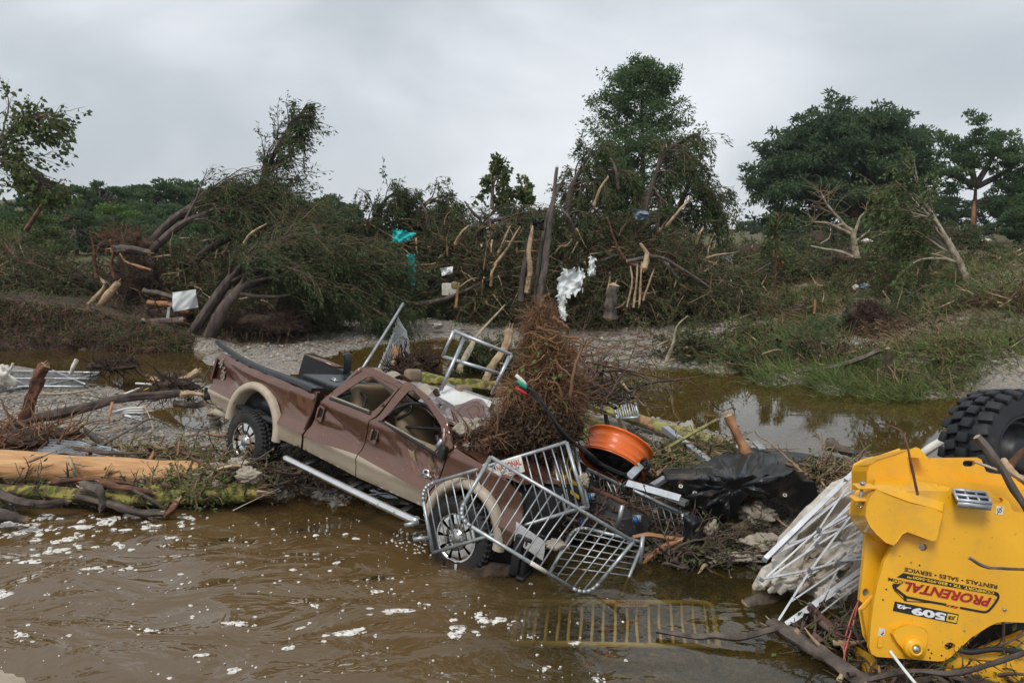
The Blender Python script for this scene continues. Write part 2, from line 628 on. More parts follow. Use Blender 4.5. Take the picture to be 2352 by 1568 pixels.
def taper(N, K, r0, r1):
    r0 = np.broadcast_to(r0, (N,))[:, None]
    r1 = np.broadcast_to(r1, (N,))[:, None]
    t = np.linspace(0, 1, K)[None]
    return r0 * (1 - t) + r1 * t


def along(curves, n, r=None, t0=0.0, t1=1.0):
    """n random points on each of the curves: positions, directions"""
    r = r or rng
    N, K, _ = curves.shape
    t = r.uniform(t0, t1, (N, n)) * (K - 1.001)
    i = t.astype(int)
    f = (t - i)[..., None]
    a = np.take_along_axis(curves, i[..., None], 1)
    b = np.take_along_axis(curves, i[..., None] + 1, 1)
    return (a * (1 - f) + b * f).reshape(-1, 3), unit(b - a).reshape(-1, 3)


def log_geo(b, pts, radii, n=14, K=24, rough=0.12, seed=0, m=0, splinter=0, ms=0, ends=(False, True)):
    """a log with an uneven surface and torn ends"""
    c = catmull(pts, K)
    rr = np.interp(np.linspace(0, 1, K), np.linspace(0, 1, len(radii)), radii)
    T = unit(np.gradient(c, axis=0))
    ref = np.array([0, 0, 1.0]) if abs(T[0][2]) < 0.85 else np.array([1.0, 0, 0])
    A = unit(np.cross(T, ref))
    Bv = np.cross(T, A)
    ang = np.arange(n) / n * 2 * math.pi
    nz_ = Noise3(seed + 11, 8, 1.3, 4)
    q = np.zeros((K, n, 3))
    q[..., 0] = np.cos(ang) * 2
    q[..., 1] = np.sin(ang) * 2
    q[..., 2] = np.linspace(0, 6, K)[:, None]
    R = rr[:, None] * (1 + rough * nz_(q))
    V = c[:, None] + A[:, None] * (np.cos(ang)[None, :, None] * R[..., None]) + Bv[:, None] * (np.sin(ang)[None, :, None] * R[..., None])
    V2 = np.concatenate([V, V[:, :1]], 1)
    b.grid(V2, m)
    r = np.random.default_rng(seed + 5)
    for e, on in ((0, ends[0]), (-1, ends[1])):
        d = T[e] * (1 if e else -1)
        b.faces(np.vstack([V[e], c[e] + d * rr[e] * 0.5]), [[i, (i + 1) % n, n] for i in range(n)], ms)
        if on and splinter:
            an_ = r.uniform(0, 6.28, (splinter, 1))
            p0 = c[e] + (A[e] * np.cos(an_) + Bv[e] * np.sin(an_)) * rr[e] * r.uniform(.3, .8, (splinter, 1)) - d * rr[e]
            C = walk(p0, np.tile(d, (splinter, 1)) + r.normal(size=(splinter, 3)) * 0.07, rr[e] * r.uniform(1.2, 2.9, splinter), 4, 0.06, 0, r)
            b.tubes(C, taper(splinter, 4, rr[e] * 0.28, 0.003), 4, ms)
    return c, T


def lace(name, scale, lo, hi):
    """bubbly gaps in a thin froth"""
    t = MATS[name].node_tree
    n = t.nodes
    k = t.links.new
    tcn = n.new('ShaderNodeTexCoord')
    v = n.new('ShaderNodeTexNoise')
    v.inputs['Scale'].default_value = scale
    v.inputs['Detail'].default_value = 4
    k(tcn.outputs['Object'], v.inputs['Vector'])
    mr = n.new('ShaderNodeMapRange')
    mr.inputs['From Min'].default_value = lo
    mr.inputs['From Max'].default_value = hi
    k(v.outputs['Fac'], mr.inputs['Value'])
    tr = n.new('ShaderNodeBsdfTransparent')
    mx_ = n.new('ShaderNodeMixShader')
    k(mr.outputs['Result'], mx_.inputs[0])
    k(n['Principled BSDF'].outputs[0], mx_.inputs[1])
    k(tr.outputs[0], mx_.inputs[2])
    k(mx_.outputs[0], n['Material Output'].inputs['Surface'])


lace('foam_white', 22, 0.52, 0.64)
# ------------------------------------------------------------------ setting: ground, water
CP = [  # u, v, height above water
 (100,1260,-.6),(500,1260,-.6),(900,1260,-.5),(100,1350,-.8),(500,1350,-.8),(900,1350,-.7),(100,1500,-.9),(600,1500,-.9),(1000,1500,-.8),
 (0,1195,-.2),(300,1190,-.2),(560,1190,-.2),(700,1175,-.12),(850,1190,-.15),(950,1230,-.3),
 (1100,1350,-.5),(1300,1400,-.6),(1500,1430,-.6),(1700,1420,-.5),(1300,1500,-.8),(1700,1520,-.7),(1150,1290,-.06),(1050,1300,-.1),(1250,1330,-.2),(1400,1320,-.35),(1550,1340,-.4),(1680,1320,-.25),
 (0,1140,.08),(300,1140,.08),(550,1140,.08),(650,1100,.12),(740,1130,.05),(0,1060,.22),(300,1060,.22),(560,1070,.25),(800,1080,.1),(780,1150,.02),(900,1150,-.05),
 (40,980,.26),(150,940,.26),(300,970,.25),(300,1020,.25),(450,1020,.27),(60,890,.14),(200,915,.12),(150,862,.05),(520,1035,.26),(620,1000,.2),(0,850,.10),(230,900,.06),
 (440,965,-.07),(390,950,-.04),(340,925,.06),(480,945,-.03),(520,985,.02),
 (0,812,-.3),(60,840,-.25),(150,845,-.2),(0,835,-.15),(0,820,-.3),(120,822,-.3),(250,832,-.3),(400,835,-.25),(290,870,-.2),(380,870,-.15),(440,870,-.05),(330,895,-.06),(250,878,-.08),(470,900,.03),
 (530,815,.08),(620,815,.12),(720,800,.14),(650,790,.03),(560,790,.02),(780,790,.1),(850,740,.3),(1000,735,.32),(780,760,.22),(920,765,.12),(740,745,.25),(620,770,.0),
 (880,815,-.12),(980,820,-.16),(1060,815,-.14),(1000,790,-.08),(820,820,-.08),(930,860,-.14),(1050,870,-.12),(760,830,-.05),(1150,800,-.02),(1120,760,.1),
 (1180,960,.0),(1250,1050,.1),(1350,1000,.18),(1450,980,.2),(1500,1020,.22),(1450,1150,.2),(1580,1150,.2),(1700,1200,.15),(1540,1260,.02),(1640,1040,.2),(1720,1060,.2),(1750,1120,.22),(1900,1090,.18),(2000,1080,.12),(1850,1180,.2),(1950,1250,.08),(1350,1200,.1),(1600,1080,.25),
 (1760,1330,-.15),(1900,1450,-.35),(2050,1480,-.2),(2000,1380,-.1),(2150,1350,.0),(2250,1500,-.1),(2330,1300,.05),(1800,1500,-.5),
 (1500,940,-.12),(1600,960,-.22),(1750,970,-.3),(1950,970,-.3),(2120,980,-.3),(1650,900,-.2),(1720,875,-.15),(1850,915,-.2),(2000,920,-.2),(2150,940,-.2),(1900,1020,-.15),(2100,1040,-.2),(1480,890,-.05),(1450,860,-.02),(1560,870,-.12),(2330,1000,-.1),
 (1400,800,.15),(1500,790,.28),(1600,800,.3),(1700,820,.28),(1800,850,.2),(1900,875,.15),(2000,885,.15),(2150,890,.2),(2330,890,.4),(1350,760,.25),
 (1600,740,.45),(1750,740,.55),(1900,780,.55),(2050,800,.6),(2200,800,.75),(2330,800,.9),(1650,690,.6),(1850,690,.8),(2050,700,1.1),(2250,700,1.5),(2340,690,1.7),(1750,640,.8),(2000,630,1.4),(2300,620,2.2),(1300,720,.3),(1200,720,.3),
 (480,775,.3),(600,745,.4),(700,720,.4),(0,688,1.3),(100,692,1.3),(220,704,1.2),(350,730,.8),(350,690,1.2),(550,690,.8),(800,690,.5),(950,690,.45),(1080,700,.4),
]
cpa = np.array([G(u, v, h) for u, v, h in CP])
EX = []
for x, y, z in [(-60,60,2.2),(-35,60,1.8),(-15,60,1.2),(0,60,1.0),(15,60,1.1),(30,60,2.2),(50,60,3.0),(-80,100,7.0),(-50,100,5.5),(-25,100,2.6),(0,100,1.6),(25,100,1.8),(60,100,3.0),(90,100,3.6),
                (-150,160,11),(-90,160,9),(-40,160,4),(0,160,2),(50,160,2.4),(130,160,4),(-300,400,13),(0,400,3),(300,400,5),(-600,900,14),(0,900,4),(600,900,8),(0,1800,6),(-1500,1800,14),(1500,1800,14),(-35,40,1.5),(-20,40,1.3),(0,42,.7),(12,42,.7),(28,42,1.6)]:
    EX.append((x, y, z))
cpa = np.vstack([cpa, np.array(EX)])
for x in (-9, -4, 0, 4, 9):
    cpa = np.vstack([cpa, [[x, 4.0, -0.9]]])
cq = np.stack([cpa[:, 0] / np.maximum(cpa[:, 1], 4) / 0.055, np.log(np.maximum(cpa[:, 1], 4)) / 0.07], 1)
GN = Noise3(3, 10, 1.1, 4)
GN2 = Noise3(4, 10, 6.0, 2)


def hgt(x, y):
    x = np.asarray(x, float)
    y = np.asarray(y, float)
    ys = np.maximum(y, 4)
    q = np.stack([x / ys / 0.055, np.log(ys) / 0.07], -1)
    shp = q.shape[:-1]
    q = q.reshape(-1, 2)
    out = np.zeros(len(q))
    for i in range(0, len(q), 20000):
        d2 = ((q[i:i + 20000, None] - cq[None]) ** 2).sum(-1)
        wt = 1 / (d2 + 0.12) ** 2.2
        out[i:i + 20000] = (wt * cpa[:, 2]).sum(1) / wt.sum(1)
    out = out.reshape(shp)
    p = np.stack([x, y, np.zeros_like(x)], -1)
    amp = np.clip(0.25 + out, 0.15, 1.0)
    return out + 0.055 * amp * GN(p) * np.clip(ys / 15, 0.5, 2) + 0.012 * GN2(p)


def fan_grid(nr, nc, y1, y2, amax):
    ys = np.concatenate([np.linspace(-12, y1, 8)[:-1], np.exp(np.linspace(math.log(y1), math.log(y2), nr))])
    a = np.linspace(-amax, amax, nc)
    X = a[None] * np.maximum(ys, 5)[:, None]
    Yg = np.repeat(ys[:, None], nc, 1)
    return X, Yg


# ground material: gravel where clean, dark soil and litter by zone
def ground_material():
    m = bpy.data.materials.new('ground')
    MATS['ground'] = m
    m.use_nodes = True
    t = m.node_tree
    n = t.nodes
    k = t.links.new
    b = n['Principled BSDF']
    tcn = n.new('ShaderNodeTexCoord')
    cols = []
    bumps = []
    for sc in (30.0, 13.0):
        v = n.new('ShaderNodeTexVoronoi')
        v.inputs['Scale'].default_value = sc
        v.inputs['Randomness'].default_value = 1
        k(tcn.outputs['Object'], v.inputs['Vector'])
        sx = n.new('ShaderNodeSeparateColor')
        k(v.outputs['Color'], sx.inputs[0])
        r = n.new('ShaderNodeValToRGB')
        el = r.color_ramp.elements
        el[0].position = 0.0
        el[0].color = (0.10, 0.105, 0.11, 1)
        el[1].position = 1.0
        el[1].color = (0.50, 0.46, 0.39, 1)
        for ps, cc in ((0.3, (0.20, 0.20, 0.195)), (0.55, (0.30, 0.25, 0.185)), (0.75, (0.36, 0.335, 0.29)), (0.88, (0.27, 0.17, 0.11))):
            q = el.new(ps)
            q.color = (*cc, 1)
        k(sx.outputs[0], r.inputs['Fac'])
        cols.append(r.outputs['Color'])
        bumps.append(v.outputs['Distance'])
    nm = n.new('ShaderNodeTexNoise')
    nm.inputs['Scale'].default_value = 3
    nm.inputs['Detail'].default_value = 6
    k(tcn.outputs['Object'], nm.inputs['Vector'])
    mr = n.new('ShaderNodeMapRange')
    mr.inputs['From Min'].default_value = 0.42
    mr.inputs['From Max'].default_value = 0.58
    k(nm.outputs['Fac'], mr.inputs['Value'])
    mg = n.new('ShaderNodeMix')
    mg.data_type = 'RGBA'
    k(mr.outputs['Result'], mg.inputs[0])
    k(cols[0], mg.inputs['A'])
    k(cols[1], mg.inputs['B'])
    at = n.new('ShaderNodeAttribute')
    at.attribute_name = 'zone'
    sep = n.new('ShaderNodeSeparateColor')
    k(at.outputs['Color'], sep.inputs[0])
    n2 = n.new('ShaderNodeTexNoise')
    n2.inputs['Scale'].default_value = 5
    n2.inputs['Detail'].default_value = 9
    n2.inputs['Roughness'].default_value = 0.65
    k(tcn.outputs['Object'], n2.inputs['Vector'])
    prev = mg.outputs['Result']
    for ch, ca, cb in ((0, (0.06, 0.043, 0.03), (0.135, 0.10, 0.07)), (1, (0.055, 0.062, 0.026), (0.15, 0.13, 0.065)), (2, (0.36, 0.31, 0.25), (0.24, 0.20, 0.155))):
        mm = n.new('ShaderNodeMix')
        mm.data_type = 'RGBA'
        k(n2.outputs['Fac'], mm.inputs[0])
        mm.inputs['A'].default_value = (*ca, 1)
        mm.inputs['B'].default_value = (*cb, 1)
        ad = n.new('ShaderNodeMath')
        ad.operation = 'ADD'
        k(sep.outputs[ch], ad.inputs[0])
        k(n2.outputs['Fac'], ad.inputs[1])
        sm = n.new('ShaderNodeMapRange')
        sm.inputs['From Min'].default_value = 0.86
        sm.inputs['From Max'].default_value = 1.06
        k(ad.outputs[0], sm.inputs['Value'])
        m2 = n.new('ShaderNodeMix')
        m2.data_type = 'RGBA'
        k(sm.outputs['Result'], m2.inputs[0])
        k(prev, m2.inputs['A'])
        k(mm.outputs['Result'], m2.inputs['B'])
        prev = m2.outputs['Result']
    k(prev, b.inputs['Base Color'])
    b.inputs['Roughness'].default_value = 0.85
    b.inputs['Specular IOR Level'].default_value = 0.25
    ad = n.new('ShaderNodeMath')
    ad.operation = 'ADD'
    k(bumps[0], ad.inputs[0])
    k(bumps[1], ad.inputs[1])
    bu = n.new('ShaderNodeBump')
    bu.invert = True
    bu.inputs['Strength'].default_value = 0.8
    bu.inputs['Distance'].default_value = 0.04
    k(ad.outputs[0], bu.inputs['Height'])
    k(bu.outputs['Normal'], b.inputs['Normal'])


ground_material()


def blob(q, cx, cy, sx, sy):
    return np.exp(-(((q[..., 0] - cx) / sx) ** 2 + ((q[..., 1] - cy) / sy) ** 2))


def pix(x, y, z):
    """survey pixel of a world place (for laying out zones)"""
    dx, dy, dz = x, y, z - CAM_H
    d = CT * dy - ST * dz
    up = ST * dy + CT * dz
    d = np.maximum(d, 0.1)
    return np.stack([1176 + F * dx / d, 784 - F * up / d], -1)


X, Yg = fan_grid(430, 300, 5.0, 900.0, 1.15)
Z = hgt(X, Yg)
gb = B().grid(np.stack([X, Yg, Z], -1)[::1, ::-1])
ground = kind(gb.obj('ground', 'ground', local=True), 'structure')
q = pix(X[:, ::-1].ravel(), Yg[:, ::-1].ravel(), Z[:, ::-1].ravel())
yy = Yg[:, ::-1].ravel()
soil = np.clip(0.9 * blob(q, 200, 700, 420, 95) + 0.8 * blob(q, 600, 740, 130, 35) + 0.75 * blob(q, 1500, 1230, 260, 90) + 0.6 * blob(q, 1600, 1100, 160, 60) + 0.6 * blob(q, 800, 660, 500, 28) + 0.55 * blob(q, 1350, 745, 120, 40) + .5 * blob(q, 2100, 830, 240, 60) + .5 * blob(q, 1700, 700, 260, 40) + .5 * blob(q, 2100, 650, 260, 40) + .4 * blob(q, 2280, 740, 120, 40)
               + 0.5 * blob(q, 300, 1135, 420, 25) + .6 * blob(q, 1150, 1000, 120, 80), 0, 0.75)
grs = np.clip(0.4 * blob(q, 2300, 830, 260, 70) + 0.45 * blob(q, 1900, 700, 300, 60) + 0.5 * blob(q, 1750, 840, 200, 40) + np.clip((yy - 34) / 12, 0, 1) * 0.7, 0, 0.7)
mudz = np.clip((0.75 * blob(q, 2080, 800, 130, 45) + 0.75 * blob(q, 2330, 650, 110, 80) + 0.7 * blob(q, 2000, 690, 120, 40) + .6 * blob(q, 2150, 740, 160, 40) + .6 * blob(q, 1700, 720, 120, 30)), 0, 0.75)
ca = ground.data.color_attributes.new('zone', 'FLOAT_COLOR', 'POINT')
cd = np.ones((len(q), 4), np.float32)
cd[:, 0], cd[:, 1], cd[:, 2] = soil, grs, mudz
ca.data.foreach_set('color', cd.ravel())


# water: murky where it is deep and stirred, glossy everywhere
def water_material():
    m = bpy.data.materials.new('river_water')
    MATS['river_water'] = m
    m.use_nodes = True
    t = m.node_tree
    n = t.nodes
    n.clear()
    k = t.links.new
    out = n.new('ShaderNodeOutputMaterial')
    at = n.new('ShaderNodeAttribute')
    at.attribute_name = 'murk'
    sep = n.new('ShaderNodeSeparateColor')
    k(at.outputs['Color'], sep.inputs[0])
    tcn = n.new('ShaderNodeTexCoord')
    # ripples: big swells and small wavelets, both gone where the water is calm
    mp1 = n.new('ShaderNodeMapping')
    mp1.inputs['Rotation'].default_value = (0, 0, 0.35)
    mp1.inputs['Scale'].default_value = (0.8, 1.25, 1)
    k(tcn.outputs['Object'], mp1.inputs['Vector'])
    n1 = n.new('ShaderNodeTexNoise')
    n1.inputs['Scale'].default_value = 1.25
    n1.inputs['Detail'].default_value = 4.5
    n1.inputs['Roughness'].default_value = 0.42
    n1.inputs['Distortion'].default_value = 0.7
    k(mp1.outputs['Vector'], n1.inputs['Vector'])
    mu = n.new('ShaderNodeMath')
    mu.operation = 'MULTIPLY'
    k(n1.outputs['Fac'], mu.inputs[0])
    k(sep.outputs[2], mu.inputs[1])
    bu = n.new('ShaderNodeBump')
    bu.inputs['Strength'].default_value = 1.0
    bu.inputs['Distance'].default_value = 0.17
    k(mu.outputs[0], bu.inputs['Height'])
    dif = n.new('ShaderNodeBsdfDiffuse')
    mc = n.new('ShaderNodeMix')
    mc.data_type = 'RGBA'
    k(sep.outputs[1], mc.inputs[0])
    mc.inputs['A'].default_value = (0.052, 0.042, 0.013, 1)
    mc.inputs['B'].default_value = (0.108, 0.067, 0.027, 1)
    k(mc.outputs['Result'], dif.inputs['Color'])
    tr = n.new('ShaderNodeBsdfTransparent')
    tr.inputs['Color'].default_value = (0.72, 0.60, 0.28, 1)
    m1 = n.new('ShaderNodeMixShader')
    k(sep.outputs[0], m1.inputs[0])
    k(tr.outputs[0], m1.inputs[1])
    k(dif.outputs[0], m1.inputs[2])
    gl = n.new('ShaderNodeBsdfGlossy')
    gl.inputs['Roughness'].default_value = 0.03
    gl.inputs['Color'].default_value = (1, 1, 1, 1)
    k(bu.outputs['Normal'], gl.inputs['Normal'])
    fr = n.new('ShaderNodeFresnel')
    fr.inputs['IOR'].default_value = 1.48
    k(bu.outputs['Normal'], fr.inputs['Normal'])
    m2 = n.new('ShaderNodeMixShader')
    k(fr.outputs[0], m2.inputs[0])
    k(m1.outputs[0], m2.inputs[1])
    k(gl.outputs[0], m2.inputs[2])
    k(m2.outputs[0], out.inputs['Surface'])


water_material()
Xw, Yw = fan_grid(200, 220, 5.0, 60.0, 1.15)
Zw = hgt(Xw, Yw)
water = kind(B().grid(np.stack([Xw, Yw, Zw * 0], -1)[:, ::-1]).obj('river_water', 'river_water', local=True), 'structure')
q = pix(Xw[:, ::-1].ravel(), Yw[:, ::-1].ravel(), 0 * Zw.ravel())
dep = np.clip(-Zw[:, ::-1].ravel(), 0.0, 2)
brown = np.clip(1.15 - ((q[:, 0] - 950) / 420), 0, 1) * (q[:, 1] > 1000) + 0.6 * (q[:, 1] <= 1000) * (q[:, 0] < 560) + 0.12 * (q[:, 1] <= 1000) * (q[:, 0] >= 700)
kk = (0.9 + 4.5 * brown) * (1 - 0.88 * blob(q, 1390, 1440, 290, 85))
murk = 1 - np.exp(-kk * dep)
rip = np.where(q[:, 1] > 1120, np.clip(1.1 - (q[:, 0] - 1000) / 900, 0.18, 1.0), 0.012)
rip *= np.clip(dep / 0.25, 0.2, 1) * (1 - .6 * blob(q, 1420, 1440, 260, 80))
wa = water.data.color_attributes.new('murk', 'FLOAT_COLOR', 'POINT')
cd = np.ones((len(q), 4), np.float32)
cd[:, 0], cd[:, 1], cd[:, 2] = murk, brown, rip
wa.data.foreach_set('color', cd.ravel())

# concrete edge of the crossing the picture is taken from
le = B()
lp = np.array([P(-40, 1530, 4.6), P(60, 1541, 4.45), P(138, 1568, 4.1), P(160, 1600, 3.8), P(-40, 1600, 3.6)])
lp[:, 2] = lp[0, 2]
nseg = 24
edge = catmull(lp[:4], nseg)
edge[:, :2] += rng.normal(size=(nseg, 2)) * 0.012
ring = np.vstack([edge, lp[4:]])
le.poly(ring, [], (0, 0, 1), 0.6)
kind(le.obj('concrete_ledge', 'concrete', smooth=False), 'structure')

# cut river bank at the left, roots hanging out of it
bl = [(-90, 812, 0), (0, 806, 0), (90, 806, 0), (180, 808, 0), (280, 810, 0), (360, 812, 0), (430, 815, 0)]
tops = [686, 692, 702, 716, 738, 764, 795]
base = catmull([G(u, v, -0.05) for u, v, _ in bl], 70)
topz = np.interp(np.linspace(0, 6, 70), range(7), [P(b_[0], t_, G(b_[0], b_[1])[1] + 0.7)[2] for b_, t_ in zip(bl, tops)])
K = 16
V = np.zeros((70, K + 5, 3))
bn = Noise3(21, 10, 2.2, 4)
for j in range(K):
    t = j / (K - 1)
    V[:, j] = base
    V[:, j, 1] += 0.7 * t ** 1.8
    V[:, j, 2] = base[:, 2] + (topz - base[:, 2]) * t
for j in range(5):
    V[:, K + j] = base
    V[:, K + j, 1] += 0.7 + 0.7 * (j + 1)
    V[:, K + j, 2] = topz + 0.05 - 0.05 * j
V[..., 1] += 0.16 * bn(V)
V[..., 2] += 0.05 * bn(V + 5)
bk = B().grid(V[:, ::-1])
bank = kind(bk.obj('eroded_bank', 'soil'), 'structure')
fr = np.random.default_rng(5)
for mt_, nr_, jm in (('root_dark', 1500, K), ('root_red', 700, K), ('twig_pale', 420, K + 4)):
    sel = V[fr.integers(0, 70, nr_), fr.integers(1 if jm == K else K - 2, jm, nr_)]
    C = walk(sel, np.tile([0.1, -0.6, -0.1], (nr_, 1)) + fr.normal(size=(nr_, 3)) * 0.6, fr.uniform(0.12, 0.6, nr_), 6, 0.35, -0.22, fr)
    kind(B().tubes(C, taper(nr_, 6, 0.010, 0.004), 3).obj('root_fringe', mt_, bank), 'stuff')
sel = V[fr.integers(0, 70, 2600), fr.integers(4, K + 4, 2600)] + fr.normal(size=(2600, 3)) * .06
kind(B().leaves(sel, fr.normal(size=(2600, 3)) + [0, -.3, .3], .14, .05, r=fr).obj('bank_litter', 'leaf_olive', bank, smooth=False), 'stuff')

# loose stones on the bars: near ones as real pebbles
ico = bmesh.new()
bmesh.ops.create_icosphere(ico, subdivisions=1, radius=1)
IV = np.array([v.co[:] for v in ico.verts])
IF = np.array([[v.index for v in f.verts] for f in ico.faces])
ico.free()


def pebbles(name, n, box, smin, smax, r, zmin=-0.02, zmax=9):
    u = r.uniform(box[0], box[1], n)
    v = r.uniform(box[2], box[3], n)
    pts = np.array([G(a, b_, 0.1) for a, b_ in zip(u, v)])
    z = hgt(pts[:, 0], pts[:, 1])
    ok = (z > zmin) & (z < zmax)
    pts = pts[ok]
    z = z[ok]
    n = len(pts)
    s = (smin + (smax - smin) * r.power(0.35, n))[:, None]
    sc = r.uniform(0.55, 1.2, (n, 3)) * s * np.array([1, 1, 0.65])
    th = r.uniform(0, 6.28, n)
    base_ = IV[None] * (1 + 0.16 * r.normal(size=(n, 12, 1)))
    v0 = base_ * sc[:, None]
    x = v0[..., 0] * np.cos(th)[:, None] - v0[..., 1] * np.sin(th)[:, None]
    y = v0[..., 0] * np.sin(th)[:, None] + v0[..., 1] * np.cos(th)[:, None]
    vv = np.stack([x + pts[:, :1], y + pts[:, 1:2], v0[..., 2] + z[:, None] + sc[:, 2:] * 0.3], -1)
    f = (IF[None] + (np.arange(n) * 12)[:, None, None]).reshape(-1, 3)
    return vv.reshape(-1, 3), f


pr = np.random.default_rng(17)
pb = B()
for args in ((5200, (-20, 720, 905, 1060), 0.010, 0.050), (2600, (520, 1000, 1010, 1180), 0.012, 0.075), (2600, (1180, 1760, 930, 1180), 0.012, 0.055), (1500, (0, 620, 850, 930), 0.02, 0.06), (2600, (520, 1080, 715, 830), 0.03, 0.075), (1500, (1380, 2352, 640, 900), 0.03, 0.10), (500, (1300, 1800, 1180, 1300), 0.015, 0.06)):
    vv, ff = pebbles('p', args[0], args[1], args[2], args[3], pr)
    pb.add(vv, ff)
kind(pb.obj('pebbles', 'pebble', local=True, smooth=False), 'stuff')
# ------------------------------------------------------------------ the wrecked pickup truck (own axes: x forward, y towards its far side, z up)
TR = np.array([-3.77, 10.85, -3.34 + CAM_H])
_y, _p, _r = rad(-39), rad(7.4), rad(-9.0)
TROT = np.array(Matrix.Rotation(_y, 3, 'Z') @ Matrix.Rotation(_p, 3, 'Y') @ Matrix.Rotation(_r, 3, 'X'))
truck = thing('pickup_truck', 'wrecked brown and tan pickup truck with crushed cab, nose down in the brown water', 'pickup truck', (0, 0, 0))
truck.matrix_world = Matrix.Translation(Vector(TR)) @ Matrix([list(r_) + [0] for r_ in TROT] + [[0, 0, 0, 1]])


def tw(x, y, z):
    """truck axes to world"""
    return TROT @ np.array([x, y, z]) + TR


tn = Noise3(31, 8, 2.2, 3)


def side_y(x, z):
    y = np.interp(z, [0.55, 0.66, 0.80, 0.855, 0.97, 1.06, 1.25, 1.36, 1.45, 1.5, 1.95], [0.07, 0.03, 0.008, -0.012, 0.065, 0.072, 0.038, 0.008, 0.06, 0.08, 0.20])
    y = y + 0.006 * tn(np.stack([x * 1.6, z * 2.2, z * 0], -1))
    # crease dents in the doors and the bed
    a = np.maximum(0, 1 - np.abs(x - 3.05 + (z - 1.2) * 0.9) / 0.30) * np.maximum(0, 1 - np.abs(z - 1.20) / 0.22)
    y = y + 0.075 * a
    a = np.maximum(0, 1 - np.abs(x - 3.40 - (z - 1.2) * 0.5) / 0.16) * np.maximum(0, 1 - np.abs(z - 1.22) / 0.2)
    y = y + 0.045 * a
    a = np.maximum(0, 1 - np.abs(x - 2.62) / 0.36) * np.maximum(0, 1 - np.abs(z - 1.05) / 0.13)
    y = y + 0.035 * a
    a = np.maximum(0, 1 - np.abs(x - 1.7 - (z - 1.1)) / 0.55) * np.maximum(0, 1 - np.abs(z - 1.08) / 0.2)
    y = y + 0.04 * a
    for (x1, z1, x2, z2, w_, h_) in ((2.75, 1.30, 3.18, .98, .05, .030), (2.92, 1.32, 3.32, 1.02, .035, -.022), (3.08, 1.30, 3.46, 1.05, .05, .034), (3.0, 1.24, 3.2, 1.0, .03, -.02), (3.22, 1.30, 3.40, .92, .04, .026), (2.45, 1.28, 2.85, 1.10, .06, .024), (1.35, 1.30, 2.1, 1.04, .06, .028), (1.25, 1.10, 1.9, 1.16, .05, -.018), (-.95, 1.38, -.3, 1.22, .05, .022), (-.4, 1.40, .7, 1.36, .035, .018), (.6, 1.2, 1.0, 1.05, .06, .016)):
        dx_, dz_ = x2 - x1, z2 - z1
        l_ = math.hypot(dx_, dz_)
        s_ = ((x - x1) * dx_ + (z - z1) * dz_) / l_
        t_ = np.abs((x - x1) * -dz_ + (z - z1) * dx_) / l_
        y = y + h_ * np.clip(1 - t_ / w_, 0, 1) * np.clip(s_ / .06, 0, 1) * np.clip((l_ - s_) / .06, 0, 1)
    a = np.exp(-(((x + 0.75) / 0.16) ** 2 + ((z - 1.12) / 0.10) ** 2))
    y = y + 0.045 * a
    a = np.maximum(0, 1 - np.abs(z - 1.44 + 0.05 * np.sin(x * 9)) / 0.06) * (x < 1.1)
    y = y + 0.02 * a * (0.6 + 0.5 * np.sin(x * 13))
    return y


def inside(poly, p):
    poly = np.asarray(poly)
    x, z = p[:, 0], p[:, 1]
    c = np.zeros(len(p), bool)
    j = len(poly) - 1
    for i in range(len(poly)):
        xi, zi = poly[i]
        xj, zj = poly[j]
        t = ((zi > z) != (zj > z)) & (x < (xj - xi) * (z - zi) / (zj - zi + 1e-12) + xi)
        c ^= t
        j = i
    return c


def resamp(poly, step):
    out = []
    n = len(poly)
    for i in range(n):
        a = np.array(poly[i], float)
        b_ = np.array(poly[(i + 1) % n], float)
        k = max(1, int(np.ceil(np.linalg.norm(b_ - a) / step)))
        for j in range(k):
            out.append(a + (b_ - a) * j / k)
    return np.array(out)


